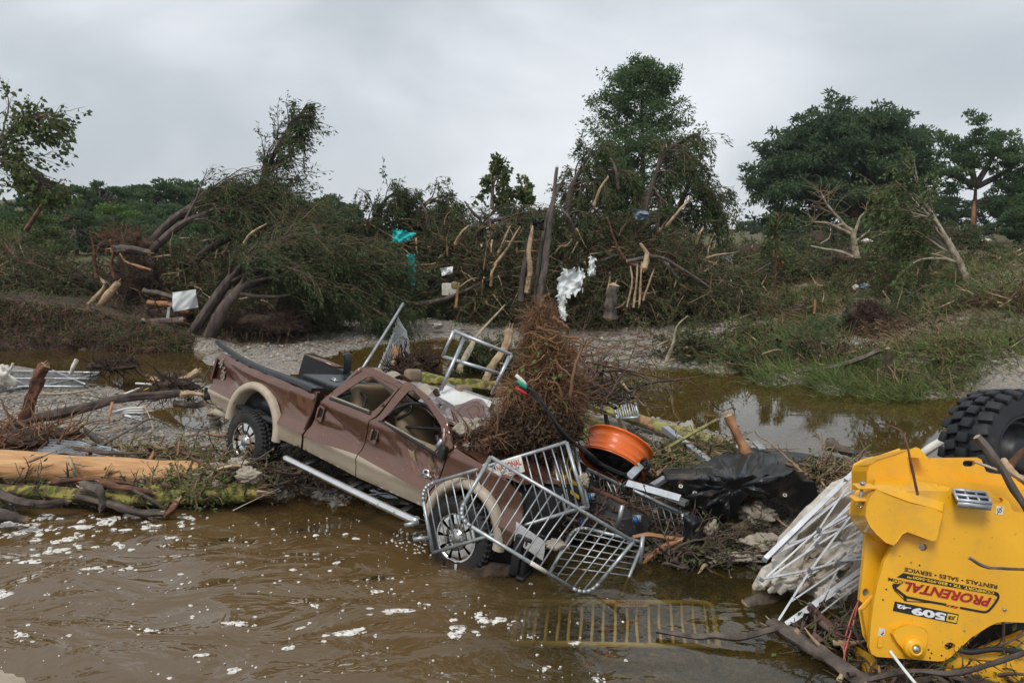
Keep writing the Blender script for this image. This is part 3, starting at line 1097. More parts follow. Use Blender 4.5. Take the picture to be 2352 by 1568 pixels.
def panel(b, outer, holes, step=0.034, th=0.025, split=None, yf=side_y, m_hi=0, m_lo=1, m_in=2, y0=0.0):
    loops = [resamp(outer, step)] + [resamp(h, step) for h in holes]
    pts = []
    edges = []
    for l in loops:
        s0 = len(pts)
        pts += list(l)
        edges += [(s0 + i, s0 + (i + 1) % len(l)) for i in range(len(l))]
    lo, hi = loops[0].min(0), loops[0].max(0)
    gx, gz = np.meshgrid(np.arange(lo[0], hi[0], step), np.arange(lo[1], hi[1], step))
    g = np.stack([gx.ravel() + (np.round(gz.ravel() / step) % 2) * step / 2, gz.ravel()], 1)
    ok = inside(loops[0], g)
    for h in loops[1:]:
        ok &= ~inside(h, g)
    bp = np.vstack(loops)
    d = ((g[:, None] - bp[None]) ** 2).sum(-1).min(1)
    ok &= d > (step * 0.45) ** 2
    pts += list(g[ok])
    if split is not None:
        sx = np.arange(lo[0] + 0.01, hi[0], step)
        sp = np.stack([sx, split(sx)], 1)
        o2 = inside(loops[0], sp) & (((sp[:, None] - bp[None]) ** 2).sum(-1).min(1) > 1e-4)
        sp = sp[o2]
        s0 = len(pts)
        pts += list(sp)
        edges += [(s0 + i, s0 + i + 1) for i in range(len(sp) - 1) if sp[i + 1][0] - sp[i][0] < step * 1.5]
    r = delaunay_2d_cdt([Vector(p) for p in pts], edges, [], 0, 1e-5)
    V2 = np.array([v[:] for v in r[0]])
    T = np.array([t for t in r[2] if len(t) == 3])
    c = V2[T].mean(1)
    ok = inside(loops[0], c)
    for h in loops[1:]:
        ok &= ~inside(h, c)
    T = T[ok]
    c = c[ok]
    y = yf(V2[:, 0], V2[:, 1]) + y0
    V = np.stack([V2[:, 0], y, V2[:, 1]], 1)
    mi = np.zeros(len(T), int)
    if split is not None:
        mi = (c[:, 1] < split(c[:, 0])).astype(int)
    for k, mm in ((0, m_hi), (1, m_lo)):
        if (mi == k).any():
            b.add(V, T[mi == k], mm)
    Vi = V + np.array([0, th, 0])
    b.add(Vi, T[:, ::-1], m_in)
    for l in loops:
        yl = yf(l[:, 0], l[:, 1]) + y0
        A = np.stack([l[:, 0], yl, l[:, 1]], 1)
        A2 = A + np.array([0, th, 0])
        k = len(l)
        b.add(np.vstack([A, A2]), [[i, (i + 1) % k, (i + 1) % k + k, i + k] for i in range(k)], m_hi)
    return V


def arc(cx, cz, r, a0, a1, n=18):
    return [(cx + r * math.cos(rad(a)), cz + r * math.sin(rad(a))) for a in np.linspace(a0, a1, n)]


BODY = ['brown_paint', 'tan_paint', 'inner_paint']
seam = lambda x: np.interp(x, [-1.3, -0.7, 0.54, 1.02, 1.14, 2.14, 3.45, 4.6], [0.885, 0.875, 0.835, 0.85, 0.83, 0.90, 0.84, 0.8])
b = B()
panel(b, [(-1.06, .70), (-1.19, .86), (-1.205, 1.04), (-1.17, 1.25), (-1.10, 1.45), (-.5, 1.452), (.3, 1.45), (1.2, 1.45), (1.16, 1.2), (1.08, .66)] + arc(-.03, .63, .52, 0, 180), [], split=seam)
bed_side = b.obj('bed_side', BODY, truck, local=True)
# rolled edge where the bed meets the cab, bed front wall
b = B()
b.tube([(1.2, .03, 1.45), (1.16, .06, 1.2), (1.09, .03, .9), (1.08, .06, .66)], .018, 6)
b.grid(np.array([[[1.13, yy_, z_] for yy_ in (0.05, 1.0, 1.95)] for z_ in (.62, 1.05, 1.46)]))
b.obj('bed_front_wall', 'inner_paint', truck, local=True)


def flare(cx, cz, r0, r1, a0, a1, name):
    b = B()
    n = 30
    A = np.linspace(rad(a0), rad(a1), n)
    prof = [(r0 - .012, .16), (r0, .02), (r0 + .012, -.035), (r0 + (r1 - r0) * .45, -.055), (r1 - .012, -.035), (r1, -.008), (r1 + .006, .03)]
    V = np.array([[[cx + r * math.cos(a), side_y(np.array(cx), np.array(.8)) + yo + 0.02, cz + r * math.sin(a)] for (r, yo) in prof] for a in A])
    b.grid(V)
    return b.obj(name, 'flare_tan', truck, local=True)


flare(-.03, .63, .51, .63, -4, 184, 'wheel_flare')
flare(4.00, .60, .46, .58, -2, 182, 'wheel_flare')
# wheel wells
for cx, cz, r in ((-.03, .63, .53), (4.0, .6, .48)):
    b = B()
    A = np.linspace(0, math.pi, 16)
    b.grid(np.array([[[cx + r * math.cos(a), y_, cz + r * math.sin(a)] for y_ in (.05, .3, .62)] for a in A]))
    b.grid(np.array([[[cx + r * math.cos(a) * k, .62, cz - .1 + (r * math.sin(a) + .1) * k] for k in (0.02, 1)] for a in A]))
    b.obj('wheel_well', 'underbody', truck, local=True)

# doors
b = B()
panel(b, [(1.13, .66), (1.15, .94), (1.25, 1.22), (1.38, 1.44), (1.58, 1.70), (1.80, 1.935), (1.95, 1.965), (2.3, 1.94), (2.56, 1.90), (2.50, 1.82), (2.33, 1.44), (2.27, 1.37), (2.16, .91), (2.185, .63), (1.6, .64)],
      [[(1.49, 1.425), (1.93, 1.83), (2.02, 1.86), (2.46, 1.80), (2.43, 1.72), (2.23, 1.45)]], split=seam)
rear_door = b.obj('rear_door', BODY, truck, local=True)
b = B()
panel(b, [(2.20, .63), (2.175, .91), (2.285, 1.37), (2.36, 1.43), (2.46, 1.68), (2.57, 1.93), (2.66, 1.95), (3.0, 1.86), (3.40, 1.67), (3.62, 1.43), (3.58, 1.36), (3.51, 1.09), (3.44, .85), (3.39, .66), (2.8, .64)],
      [[(2.44, 1.40), (2.68, 1.85), (2.74, 1.87), (3.0, 1.79), (3.34, 1.60), (3.50, 1.37), (3.48, 1.29), (3.22, 1.31), (2.85, 1.355)]], split=seam)
front_door = b.obj('front_door', BODY, truck, local=True)
front_door['label'] = 'creased front door with a torn window frame'
b = B()
panel(b, [(3.41, .66), (3.46, .85), (3.53, 1.09), (3.60, 1.36), (3.66, 1.44), (4.0, 1.40), (4.35, 1.38), (4.66, 1.25), (4.74, .95), (4.68, .70), (4.52, .60)] + arc(4.0, .60, .47, 0, 178), [], split=lambda x: np.interp(x, [3.4, 3.6, 5], [.84, .70, .2]))
b.obj('front_fender', BODY, truck, local=True)
# hood stub and cowl under the roots
b = B()
hx = np.linspace(3.55, 4.65, 12)
hy = np.linspace(.06, 1.9, 14)
HV = np.array([[[x, y_, 1.40 + .07 * math.sin(math.pi * (y_ / 2)) - .16 * max(0, x - 4.1) - .25 * (y_ / 2) * max(0, x - 3.9) + .03 * math.sin(x * 7 + y_ * 4)] for y_ in hy] for x in hx])
b.grid(HV)
b.obj('hood', 'brown_paint', truck, local=True)
b = B()
b.grid(np.array([[[x, .05 + .01 * math.sin(x * 8), z_] for z_ in (1.36, 1.30)] for x in np.linspace(3.66, 4.1, 8)]))
for x in (3.72, 3.8, 3.9, 3.98):
    b.disc((x, .03, 1.35), (0, -1, .3), .012, 8)
b.obj('cowl_bracket', 'inner_paint', truck, local=True)

# crushed roof: torn sheet, high over the rear doors, folded down towards the far side and the windscreen
b = B()
rx = np.linspace(1.72, 3.42, 34)
ry = np.linspace(.16, 1.86, 30)
rnz = Noise3(41, 8, 2.0, 3)
RX, RY = np.meshgrid(rx, ry, indexing='ij')
edge_r = np.interp(RX, [1.72, 1.95, 2.58, 2.66, 3.0, 3.45], [1.92, 1.97, 1.92, 1.95, 1.86, 1.62])
left_r = np.interp(RX, [1.72, 2.2, 2.8, 3.4], [1.60, 1.55, 1.62, 1.50])
tt = (RY - .16) / 1.7
RZ = edge_r * (1 - tt) + left_r * tt
mid = np.interp(RX, [1.7, 2.1, 2.6, 3.0, 3.42], [.02, -.13, -.20, -.16, -.02]) * np.sin(np.clip(tt * 1.3, 0, 1) * math.pi)
RZ = RZ + mid + .05 * rnz(np.stack([RX, RY * 1.5, RX * 0], -1)) + .05 * np.abs(np.sin(RX * 5.5 + RY * 3)) * tt
b.grid(np.stack([RX, RY, RZ], -1), 0)
b.grid(np.stack([RX, RY, RZ - .035], -1)[:, ::-1], 1)
b.obj('roof', ['brown_paint', 'headliner'], truck, local=True)['label'] = 'crushed and folded roof sheet'
# torn flaps of roof lining
b = B()
for (x, y_, z_, sx, sy, az) in ((1.95, .62, 1.80, .22, .5, .3), (2.62, .55, 1.80, .28, .22, -.4)):
    u_, v_ = np.meshgrid(np.linspace(-1, 1, 8), np.linspace(-1, 1, 8), indexing='ij')
    Vq = np.stack([x + sx / 2 * u_, y_ + sy / 2 * v_, z_ + .10 * (1 - np.abs(v_)) + .03 * np.sin(u_ * 4 + az * 9)], -1)
    b.grid(Vq)
b.obj('roof_lining', 'headliner', truck, local=True)
# far side: bent pillars and door shells
b = B()
panel(b, [(1.15, .66), (1.3, 1.44), (1.75, 1.62), (2.0, 1.62), (2.0, 1.40), (3.4, 1.38), (3.6, 1.40), (3.4, .66)], [], yf=lambda x, z: 1.93 - .12 * (z > 1.4) + 0 * x, m_hi=0, m_lo=0)
b.obj('far_door', BODY, truck, local=True)
b = B()
for p in ([(3.62, .1, 1.42), (3.3, .5, 1.50), (2.95, .7, 1.70)], [(2.30, 1.85, 1.4), (2.5, 1.8, 1.6)], [(3.4, 1.85, 1.38), (3.1, 1.75, 1.55)], [(1.4, .12, 1.44), (1.78, .18, 1.9)], [(3.5, .06, 1.33), (3.36, .14, 1.60), (3.1, .2, 1.76), (2.72, .2, 1.89)]):
    b = B()
    b.tube(catmull(p, 8), .035, 6)
    b.obj('pillar', 'brown_paint', truck, local=True)
# cab inside: floor, back wall, seats, dash
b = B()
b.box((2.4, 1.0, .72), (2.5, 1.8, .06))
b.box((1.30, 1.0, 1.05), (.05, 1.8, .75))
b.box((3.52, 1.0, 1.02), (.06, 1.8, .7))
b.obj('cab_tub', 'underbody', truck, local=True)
b = B()
b.rbox((3.36, 1.0, 1.24), (.34, 1.7, .26), .07)
b.obj('dashboard', 'black_plastic', truck, local=True)


def seat(x, y_, wd, lean, name='seat'):
    R = rotmat((0, 1, 0), lean)
    b = B()
    b.rbox((x + .26, y_, 1.04), (.56, wd, .20), .075)
    b.rbox(np.array([x - .03, y_, 1.36]), (.19, wd, .62), .08, R)
    s_ = b.obj(name, 'leather', truck, local=True)
    n_h = max(1, int(round(wd / .6)))
    for k in range(n_h):
        yy_ = y_ + (k - (n_h - 1) / 2) * wd / n_h
        b = B()
        b.rbox(R @ np.array([-.01, 0, .43]) + np.array([x - .03, yy_, 1.36]), (.13, .30, .20), .06, R)
        b.obj('headrest', 'leather', s_, local=True)
    return s_


seat(1.72, 1.0, 1.5, -.30, 'rear_bench')
seat(2.62, .50, .58, -.42)
seat(2.62, 1.42, .58, -.25)
b = B()
b.rbox((2.72, .96, 1.12), (.5, .26, .3), .05)
b.obj('centre_console', 'leather', truck, local=True)
for c_, s_ in (((2.95, .13, 1.14), (.8, .03, .42)), ((1.83, .13, 1.14), (.66, .03, .42)), ((3.0, 1.86, 1.1), (.8, .03, .5))):
    b = B()
    b.box(c_, s_)
    b.obj('door_trim', 'leather', truck, local=True)
# black window seals: along the sills and hanging loose
b = B()
seals = []
for p in ([(1.46, .04, 1.435), (1.85, .05, 1.44), (2.24, .05, 1.44)], [(2.42, .035, 1.405), (2.85, .03, 1.365), (3.22, .03, 1.32), (3.50, .035, 1.285)]):
    b = B()
    b.tube(catmull(p, 12), .018, 6)
    b.obj('window_seal', 'black_plastic', truck, local=True)
for p in ([(1.50, .10, 1.46), (1.62, .3, 1.56), (1.85, .28, 1.55), (2.0, .14, 1.46)], [(2.45, .10, 1.44), (2.6, .12, 1.62), (2.85, .2, 1.74), (3.15, .3, 1.66), (3.45, .3, 1.52), (3.62, .25, 1.45)],
          [(2.5, .2, 1.5), (2.65, .25, 1.68), (2.72, .22, 1.6), (2.55, .2, 1.46)], [(2.62, .25, 1.38), (3.0, .32, 1.47), (3.4, .35, 1.56), (3.8, .38, 1.5), (3.95, .5, 1.42), (3.7, .45, 1.40)], [(2.20, .08, 1.45), (2.3, .12, 1.5), (2.38, .1, 1.6)]):
    b = B()
    b.tube(catmull(p, 18), .020, 6)
    b.obj('window_seal', 'black_plastic', truck, local=True)
for a_, e_ in (((1.49, .045, 1.465), (2.2, .05, 1.468)), ((2.5, .05, 1.415), (3.2, .05, 1.345))):
    b = B()
    b.bar(a_, e_, .012, .022)
    b.obj('sill_trim', 'headliner', truck, local=True)
# door mirror stump
b = B()
b.rbox((3.54, -.01, 1.36), (.10, .08, .16), .02)
b.bar((3.46, .0, 1.40), (3.40, .0, 1.52), .03, .03)
b.tube(catmull([(3.50, -.03, 1.42), (3.44, -.05, 1.30), (3.47, -.05, 1.22)], 8), .008, 5)
mb = b.obj('mirror_stump', 'black_plastic', truck, local=True)
b = B()
b.box((3.50, -.05, 1.45), (.045, .02, .12), rotmat((0, 1, 0), .4))
b.obj('mirror_bracket', 'aluminium', mb, local=True)
# door handles
for (x, z_) in ((1.345, 1.20), (2.385, 1.205)):
    b = B()
    R = rotmat((0, 1, 0), .12)
    b.rbox((x, .032, z_), (.115, .02, .20), .009, R, 0)
    b.rbox((x + .016, .022, z_ + .02), (.055, .012, .115), .005, R, 1)
    b.rbox((x - .028, .006, z_ + .01), (.035, .03, .15), .012, R, 0)
    b.obj('door_handle', ['brown_paint', 'underbody'], rear_door if x < 2 else front_door, local=True)

# bed: floor, far side, toolbox, rail caps
b = B()
b.box((0, 1.0, .80), (2.2, 1.9, .05))
b.box((-.0, .42, .95), (1.1, .5, .30))
b.obj('bed_floor', 'black_metal', truck, local=True)
b = B()
panel(b, [(-1.38, .72), (-1.40, 1.05), (-1.30, 1.43), (-.6, 1.40), (1.15, 1.42), (1.1, .66)], [], yf=lambda x, z: 1.72 + .1 * (1.4 - z) + 0 * x + .015 * np.sin(x * 5), th=.20, m_hi=1, m_in=0)
b.obj('far_bed_side', ['brown_paint', 'black_plastic', 'brown_paint'], truck, local=True)
b = B()
b.bar((-1.30, 1.82, 1.445), (-.5, 1.82, 1.415), .20, .03)
b.obj('far_rail', 'brown_paint', truck, local=True)
b = B()
b.rbox((.68, 1.02, 1.14), (.72, 1.15, .70), .03)
tb = b.obj('tool_box', 'black_metal', truck, local=True)
b = B()
b.box((.72, .70, 1.50), (.14, .08, .012))
b.tube([(.68, .70, 1.515), (.76, .70, 1.515)], .012, 6)
b.obj('latch', 'dull_chrome', tb, local=True)
b = B()
cap = np.array([(-1.22, .01, 1.60), (-.95, .02, 1.535), (-.5, .035, 1.475), (0, .05, 1.455), (.45, .05, 1.47), (.8, .05, 1.475), (1.12, .06, 1.465)])
cp = catmull(cap, 40)
pr_ = [(-.055, -.03), (-.055, .012), (.0, .022), (.075, .014), (.075, -.006)]
wv = np.interp(cp[:, 0], [-1.2, -.4, .5, 1.12], [.7, .8, 1.2, 1.7])
V = np.array([[[c_[0], c_[1] + .03 + a_ * k_, c_[2] + d_] for (a_, d_) in pr_] for c_, k_ in zip(cp, wv)])
b.grid(V)
b.obj('rail_cap', 'black_metal', truck, local=True)['label'] = 'black rail cap lifting off the bed side'
b = B()
u_ = np.linspace(0, 1, 10)
V = np.array([[[.25 - .16 * t + .06 * math.sin(t * 2.2), 1.25 + k_ * .13, 1.47 + .28 * math.sin(t * 1.7) + .02 * k_] for k_ in (0, 1)] for t in u_])
b.grid(V)
b.grid(V + np.array([0.012, 0, .02]))
b.tube([(.62, .95, 1.50), (.8, 1.3, 1.56), (1.1, 1.5, 1.6)], .03, 5)
b.obj('loose_trim', 'black_metal', truck, local=True)
# rear end
b = B()
V = np.array([[[x, y_, z_] for (x, y_) in ((-1.10, -.005), (-1.155, .0), (-1.19, .05), (-1.20, .16))] for z_ in np.linspace(1.03, 1.36, 6)])
V[..., 0] += np.interp(V[..., 2], [1.03, 1.36], [-.045, .02])
b.grid(V)
tl = b.obj('tail_light', 'red_lens', truck, local=True)
b = B()
b.rbox((-1.19, .07, 1.27), (.05, .10, .07), .015)
b.obj('reverse_lamp', 'chrome', tl, local=True)
b = B()
pf = [(-1.27, .0), (-1.36, .05), (-1.40, .25), (-1.41, 1.0), (-1.40, 1.75), (-1.36, 1.95)]
V = np.array([[[x - dx, y_, z_] for (x, y_) in pf] for (z_, dx) in ((.66, -.02), (.70, .0), (.86, .02), (.89, -.02), (.89, -.12))])
b.grid(V)
b.obj('rear_bumper', 'dull_chrome', truck, local=True)
b = B()
b.grid(np.array([[[-1.21, y_, z_] for y_ in (.1, 1.9)] for z_ in (.7, 1.0)]))
b.obj('tail_wall', 'underbody', truck, local=True)
for yy_, xx_ in ((.30, -1.12), (.12, -1.05)):
    b = B()
    ax = np.array([-1, -.25, -.06])
    b.lathe([(.062, -.75), (.062, .0), (.068, .02), (.054, .02), (.052, -.25), (.001, -.25)], (xx_, yy_, .56), ax, 20)
    b.obj('exhaust_tip', 'flare_tan', truck, local=True)
# step bar
b = B()
b.tube(catmull([(1.02, -.10, .50), (1.06, -.155, .515), (1.15, -.16, .52), (2.2, -.165, .53), (3.38, -.16, .545), (3.44, -.12, .55)], 26), .048, 12)
sb = b.obj('step_bar', 'chrome', truck, local=True)
for x in (1.35, 2.25, 3.15):
    b = B()
    b.bar((x, -.13, .515), (x + .02, .15, .60), .09, .03, up=(0, 0, 1))
    b.obj('step_bracket', 'black_plastic', sb, local=True)
# frame, axles
b = B()
for y_ in (.5, 1.5):
    b.bar((-1.2, y_, .58), (4.6, y_, .50), .10, .18)
b.tube([(0, .15, .43), (0, 1.9, .43)], .06, 10)
b.lathe([(.001, -.16), (.13, -.1), (.17, 0), (.13, .1), (.001, .16)], (0, 1.0, .43), (1, 0, 0), 14)
b.tube([(3.97, .15, .5), (3.97, 1.9, .5)], .06, 10)
b.tube([(0.1, 1.0, .45), (2.4, 1.0, .55)], .05, 8)
b.bar((-.6, .5, .62), (.6, .5, .50), .07, .05)
b.box((2.2, 1.0, .60), (2.6, 1.7, .06))
b.obj('chassis', 'underbody', truck, local=True)


def wheel(cx, cy, cz, steer, camber, near=True):
    ax = rotmat((0, 0, 1), steer) @ rotmat((1, 0, 0), camber) @ np.array([0, -1.0, 0])
    u_ = unit(np.cross(ax, (0, 0, 1)))
    v_ = np.cross(u_, ax)
    c = np.array([cx, cy, cz])
    b = B()
    prof = [(.262, .0), (.275, .018), (.30, .028), (.36, .032), (.405, .018), (.428, -.012), (.434, -.06), (.434, -.23), (.42, -.27), (.36, -.30), (.26, -.27)]
    b.lathe(prof, c, ax, 56)
    nb_ = 44
    for i in range(nb_):
        a = i / nb_ * 2 * math.pi
        rd = math.cos(a) * u_ + math.sin(a) * v_
        tg = np.cross(ax, rd)
        for (o_, w_, l_, sk) in ((-.03, .055, .040, .5), (-.10, .060, .042, -.3), (-.17, .060, .042, .3), (-.245, .055, .040, -.5)):
            ph = 0.5 * (o_ < -.05) * (2 * math.pi / nb_)
            rd2 = math.cos(a + ph) * u_ + math.sin(a + ph) * v_
            tg2 = np.cross(ax, rd2)
            R = np.stack([tg2, ax, rd2], 1) @ rotmat((0, 0, 1), sk)
            b.box(c + rd2 * .436 + ax * o_, (l_, w_, .024), R)
        R = np.stack([tg, ax, rd], 1)
        b.box(c + rd * .408 + ax * .006, (.028, .03, .05), R)
    w_ = b.obj('tyre', 'rubber', truck, local=True)
    w_.name = 'wheel'
    b = B()
    prof = [(.272, .012), (.268, .022), (.252, .02), (.244, -.01), (.238, -.12), (.232, -.2)]
    b.lathe(prof, c, ax, 48)
    ns = 10
    for i in range(ns):
        a = (i + .25) / ns * 2 * math.pi
        pts = []
        for (r_, wd, h_) in ((.085, .028, .004), (.15, .037, .012), (.215, .050, .010), (.250, .062, .006)):
            for sgn in (-1, 1):
                rd = math.cos(a) * u_ + math.sin(a) * v_
                tg = np.cross(ax, rd)
                pts.append((c + rd * r_ + tg * sgn * wd + ax * h_, c + rd * r_ + tg * sgn * wd * .9 + ax * (h_ - .05)))
        top = np.array([[pts[2 * k][1], pts[2 * k][0], pts[2 * k + 1][0], pts[2 * k + 1][1]] for k in range(4)])
        b.grid(top)
    rim = b.obj('rim', 'chrome', w_, local=True, smooth=False)
    b = B()
    b.lathe([(.001, .035), (.05, .034), (.062, .025), (.068, .008), (.098, .004), (.105, -.02), (.105, -.05)], c, ax, 28)
    for i in range(8):
        a = i / 8 * 2 * math.pi
        rd = math.cos(a) * u_ + math.sin(a) * v_
        b.lathe([(.001, .026), (.009, .022), (.011, .0)], c + rd * .082 + ax * .004, ax, 8)
    b.obj('hub', 'dull_chrome', w_, local=True)
    b = B()
    b.lathe([(.001, -.07), (.24, -.09)], c, ax, 24)
    b.obj('brake', 'underbody', w_, local=True)
    return w_


wheel(-.06, -.02, .41, 0, 0)
wheel(3.97, 0.0, .52, rad(4), 0)
wheel(0, 1.98 - .2, .43, math.pi, 0)
wheel(3.97, 1.8, .5, math.pi, 0)

# front end wreckage: lamp housing, grille frame, crushed core
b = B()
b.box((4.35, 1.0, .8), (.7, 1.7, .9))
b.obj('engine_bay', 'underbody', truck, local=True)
b = B()
R = rotmat((0, 0, 1), .35) @ rotmat((1, 0, 0), .1)
for k in range(4):
    a = [(-.17, 0), (.17, 0), (.17, .42), (-.17, .42)]
b.rbox((4.83, .15, .84), (.10, .30, .05), .02, R)
b.rbox((4.83, .15, .42), (.10, .30, .05), .02, R)
b.rbox((4.78, .02, .63), (.10, .05, .45), .02, R)
b.rbox((4.86, .29, .63), (.10, .05, .45), .02, R)
lh = b.obj('lamp_housing', 'black_plastic', truck, local=True)
b = B()
b.rbox((4.82, .16, .63), (.06, .26, .40), .03, R)
b.lathe([(.001, .06), (.06, .05), (.075, .0)], (4.84, .15, .70), (1, -.35, 0), 18)
b.obj('lamp_socket', 'black_plastic', lh, local=True)
b = B()
b.grid(np.array([[[4.70 + .12 * k + .02 * math.sin(j), .0 + .02 * k, .97 - .10 * j - .03 * k] for k in range(4)] for j in range(3)]))
b.obj('bumper_end', 'chrome', truck, local=True)

# marks: 4x4 outline decal on the bed, round engine badge on the front door
PN = np.array([0, -1.0, 0])
for (t_, x0, z0, h_) in (('4', -1.075, 1.255, .135), ('x', -1.00, 1.195, .10), ('4', -1.03, 1.075, .135)):
    yv = float(side_y(np.array(x0 + .05), np.array(z0 + .05)))
    e1 = text_mesh('bed_decal', t_, (x0, yv - .004, z0), (x0 + (.125 if t_ == '4' else .10), yv - .010, z0 + .0), h_, PN, 'headliner', bed_side, shear=.25, bold=.03, local=True, lift=.010)
    e2 = text_mesh('bed_decal', t_, (x0 + .018, yv - .006, z0 + .014), (x0 + (.108 if t_ == '4' else .085), yv - .012, z0 + .014), h_ * .78, PN, 'brown_paint', bed_side, shear=.25, bold=-.015, local=True, lift=.014)
ey = float(side_y(np.array(3.30), np.array(1.02)))
b = B()
b.lathe([(.030, .012), (.048, .014), (.055, .010), (.055, 0)], (3.30, ey - .008, 1.03), PN, 24)
b.box((3.30, ey - .025, 1.015), (.20, .012, .030))
bd = b.obj('engine_badge', 'chrome', front_door, local=True)
text_mesh('badge_lettering', 'POWERSTROKE', (3.205, ey - .032, 1.006), (3.395, ey - .032, 1.006), .022, PN, 'print_black', bd, bold=.01, local=True)
text_mesh('badge_number', '6.7', (3.275, ey - .026, 1.040), (3.325, ey - .026, 1.040), .028, PN, 'print_black', bd, bold=.01, local=True)
# ------------------------------------------------------------------ vegetation builders
def crown_lobes(b, r, c, rad3, nl, nleaf, leaf, flat=0.6, droop=0.15, hollow=0.45):
    """foliage gathered in uneven clumps spread through an ellipsoid"""
    c = np.asarray(c, float)
    d = unit(r.normal(size=(nl, 3)))
    lr = (r.uniform(hollow, 1.0, nl) ** 0.7)[:, None]
    lc = c + d * lr * np.asarray(rad3)
    ls = r.uniform(0.20, 0.40, nl) * min(rad3)
    k = nleaf // nl
    pts = []
    for i in range(nl):
        dd = unit(r.normal(size=(k, 3)))
        rr = r.uniform(0.25, 1.0, k) ** 0.5
        pts.append(lc[i] + dd * (rr * ls[i])[:, None] * np.array([1.25, 1.25, flat]))
    pts = np.vstack(pts)
    D = unit(pts - c) + r.normal(size=pts.shape) * 0.6 + np.array([0, 0, -droop])
    b.leaves(pts, D, r.uniform(0.7, 1.3, len(pts)) * leaf, r.uniform(0.7, 1.3, len(pts)) * leaf * 0.6, r=r)
    return lc


def broad_tree(label, base, h, wd, leafmat, seed, nleaf=5000, leaf=0.30, trunk_r=0.25, group=None, name='tree', trunk_frac=0.3, bark='bark_grey', nl=46):
    r = np.random.default_rng(seed)
    base = np.asarray(base, float)
    t = thing(name, label, 'tree', base, group)
    c = base + np.array([0, 0, h * (trunk_frac + (1 - trunk_frac) / 2)])
    b = B()
    lc = crown_lobes(b, r, c, (wd / 2, wd / 2, h * (1 - trunk_frac) / 2), nl, nleaf, leaf)
    b.obj('crown', leafmat, t, smooth=False)
    b = B()
    top = base + np.array([r.normal() * .3, r.normal() * .3, h * 0.75])
    b.tube(catmull([base - [0, 0, .4], base + (top - base) * .4 + r.normal(size=3) * .15, top], 10), np.linspace(trunk_r, trunk_r * .3, 10), 8)
    sel = lc[:min(14, nl)]
    Cv = np.array([catmull([base + (top - base) * r.uniform(.35, .8), (top + q_) / 2 + [0, 0, -.2], q_], 7) for q_ in sel])
    b.tubes(Cv, taper(len(sel), 7, trunk_r * .35, .03), 5)
    b.obj('trunk', bark, t)
    return t


def conifer(label, base, h, prof, leafmat, seed, nbr=90, nleaf=30000, leaf=(.32, .10), trunk_r=.3, name='cypress_tree', up=0.25, bark='bark_dark', top_lean=(0, 0), br0=.15, group=None):
    """trunk with whorled limbs that carry feathery sprays; prof: (height fraction, reach in metres)"""
    r = np.random.default_rng(seed)
    base = np.asarray(base, float)
    t = thing(name, label, 'tree', base, group)
    top = base + np.array([top_lean[0], top_lean[1], h])
    b = B()
    spine = catmull([base - [0, 0, .5], base + (top - base) * .5 + r.normal(size=3) * [.15, .15, 0], top], 16)
    b.tube(spine, np.linspace(trunk_r, .03, 16), 9)
    hf = np.linspace(br0, .98, nbr) + r.normal(size=nbr) * .01
    hf = np.clip(hf, br0, .985)
    reach = np.interp(hf, [p_[0] for p_ in prof], [p_[1] for p_ in prof]) * r.uniform(.62, 1.12, nbr)
    az = np.arange(nbr) * 2.399 + r.normal(size=nbr) * .4
    st = base + (top - base) * hf[:, None]
    D = np.stack([np.cos(az), np.sin(az), up + r.normal(size=nbr) * .12 + .5 * (hf - .4)], 1)
    Cv = walk(st, D, reach, 8, .10, -.035, r)
    b.tubes(Cv, taper(nbr, 8, trunk_r * .22 * (1.05 - hf), .012), 5)
    # side twigs
    k = 9
    p_, d_ = along(Cv, k, r, .25, 1.0)
    L_ = np.repeat(reach, k) * r.uniform(.14, .36, nbr * k)
    d2 = unit(d_ * .6 + np.cross(d_, [0, 0, 1]) * r.choice([-1, 1], nbr * k)[:, None] * .8 + [0, 0, .15])
    tw_ = walk(p_, d2, L_, 5, .15, -.10, r)
    b.tubes(tw_, taper(len(tw_), 5, .014, .005), 3)
    b.obj('trunk', bark, t)
    b = B()
    nper = max(2, int(nleaf / (nbr * k)))
    q_, e_ = along(tw_, nper, r, .05, 1.0)
    q_ = q_ + r.normal(size=q_.shape) * .17
    D = e_ * .7 + r.normal(size=q_.shape) * .55 + np.array([0, 0, -.25])
    n = len(q_)
    b.leaves(q_, D, r.uniform(.6, 1.4, n) * leaf[0], r.uniform(.7, 1.3, n) * leaf[1], r=r)
    b.obj('crown', leafmat, t, smooth=False)
    return t


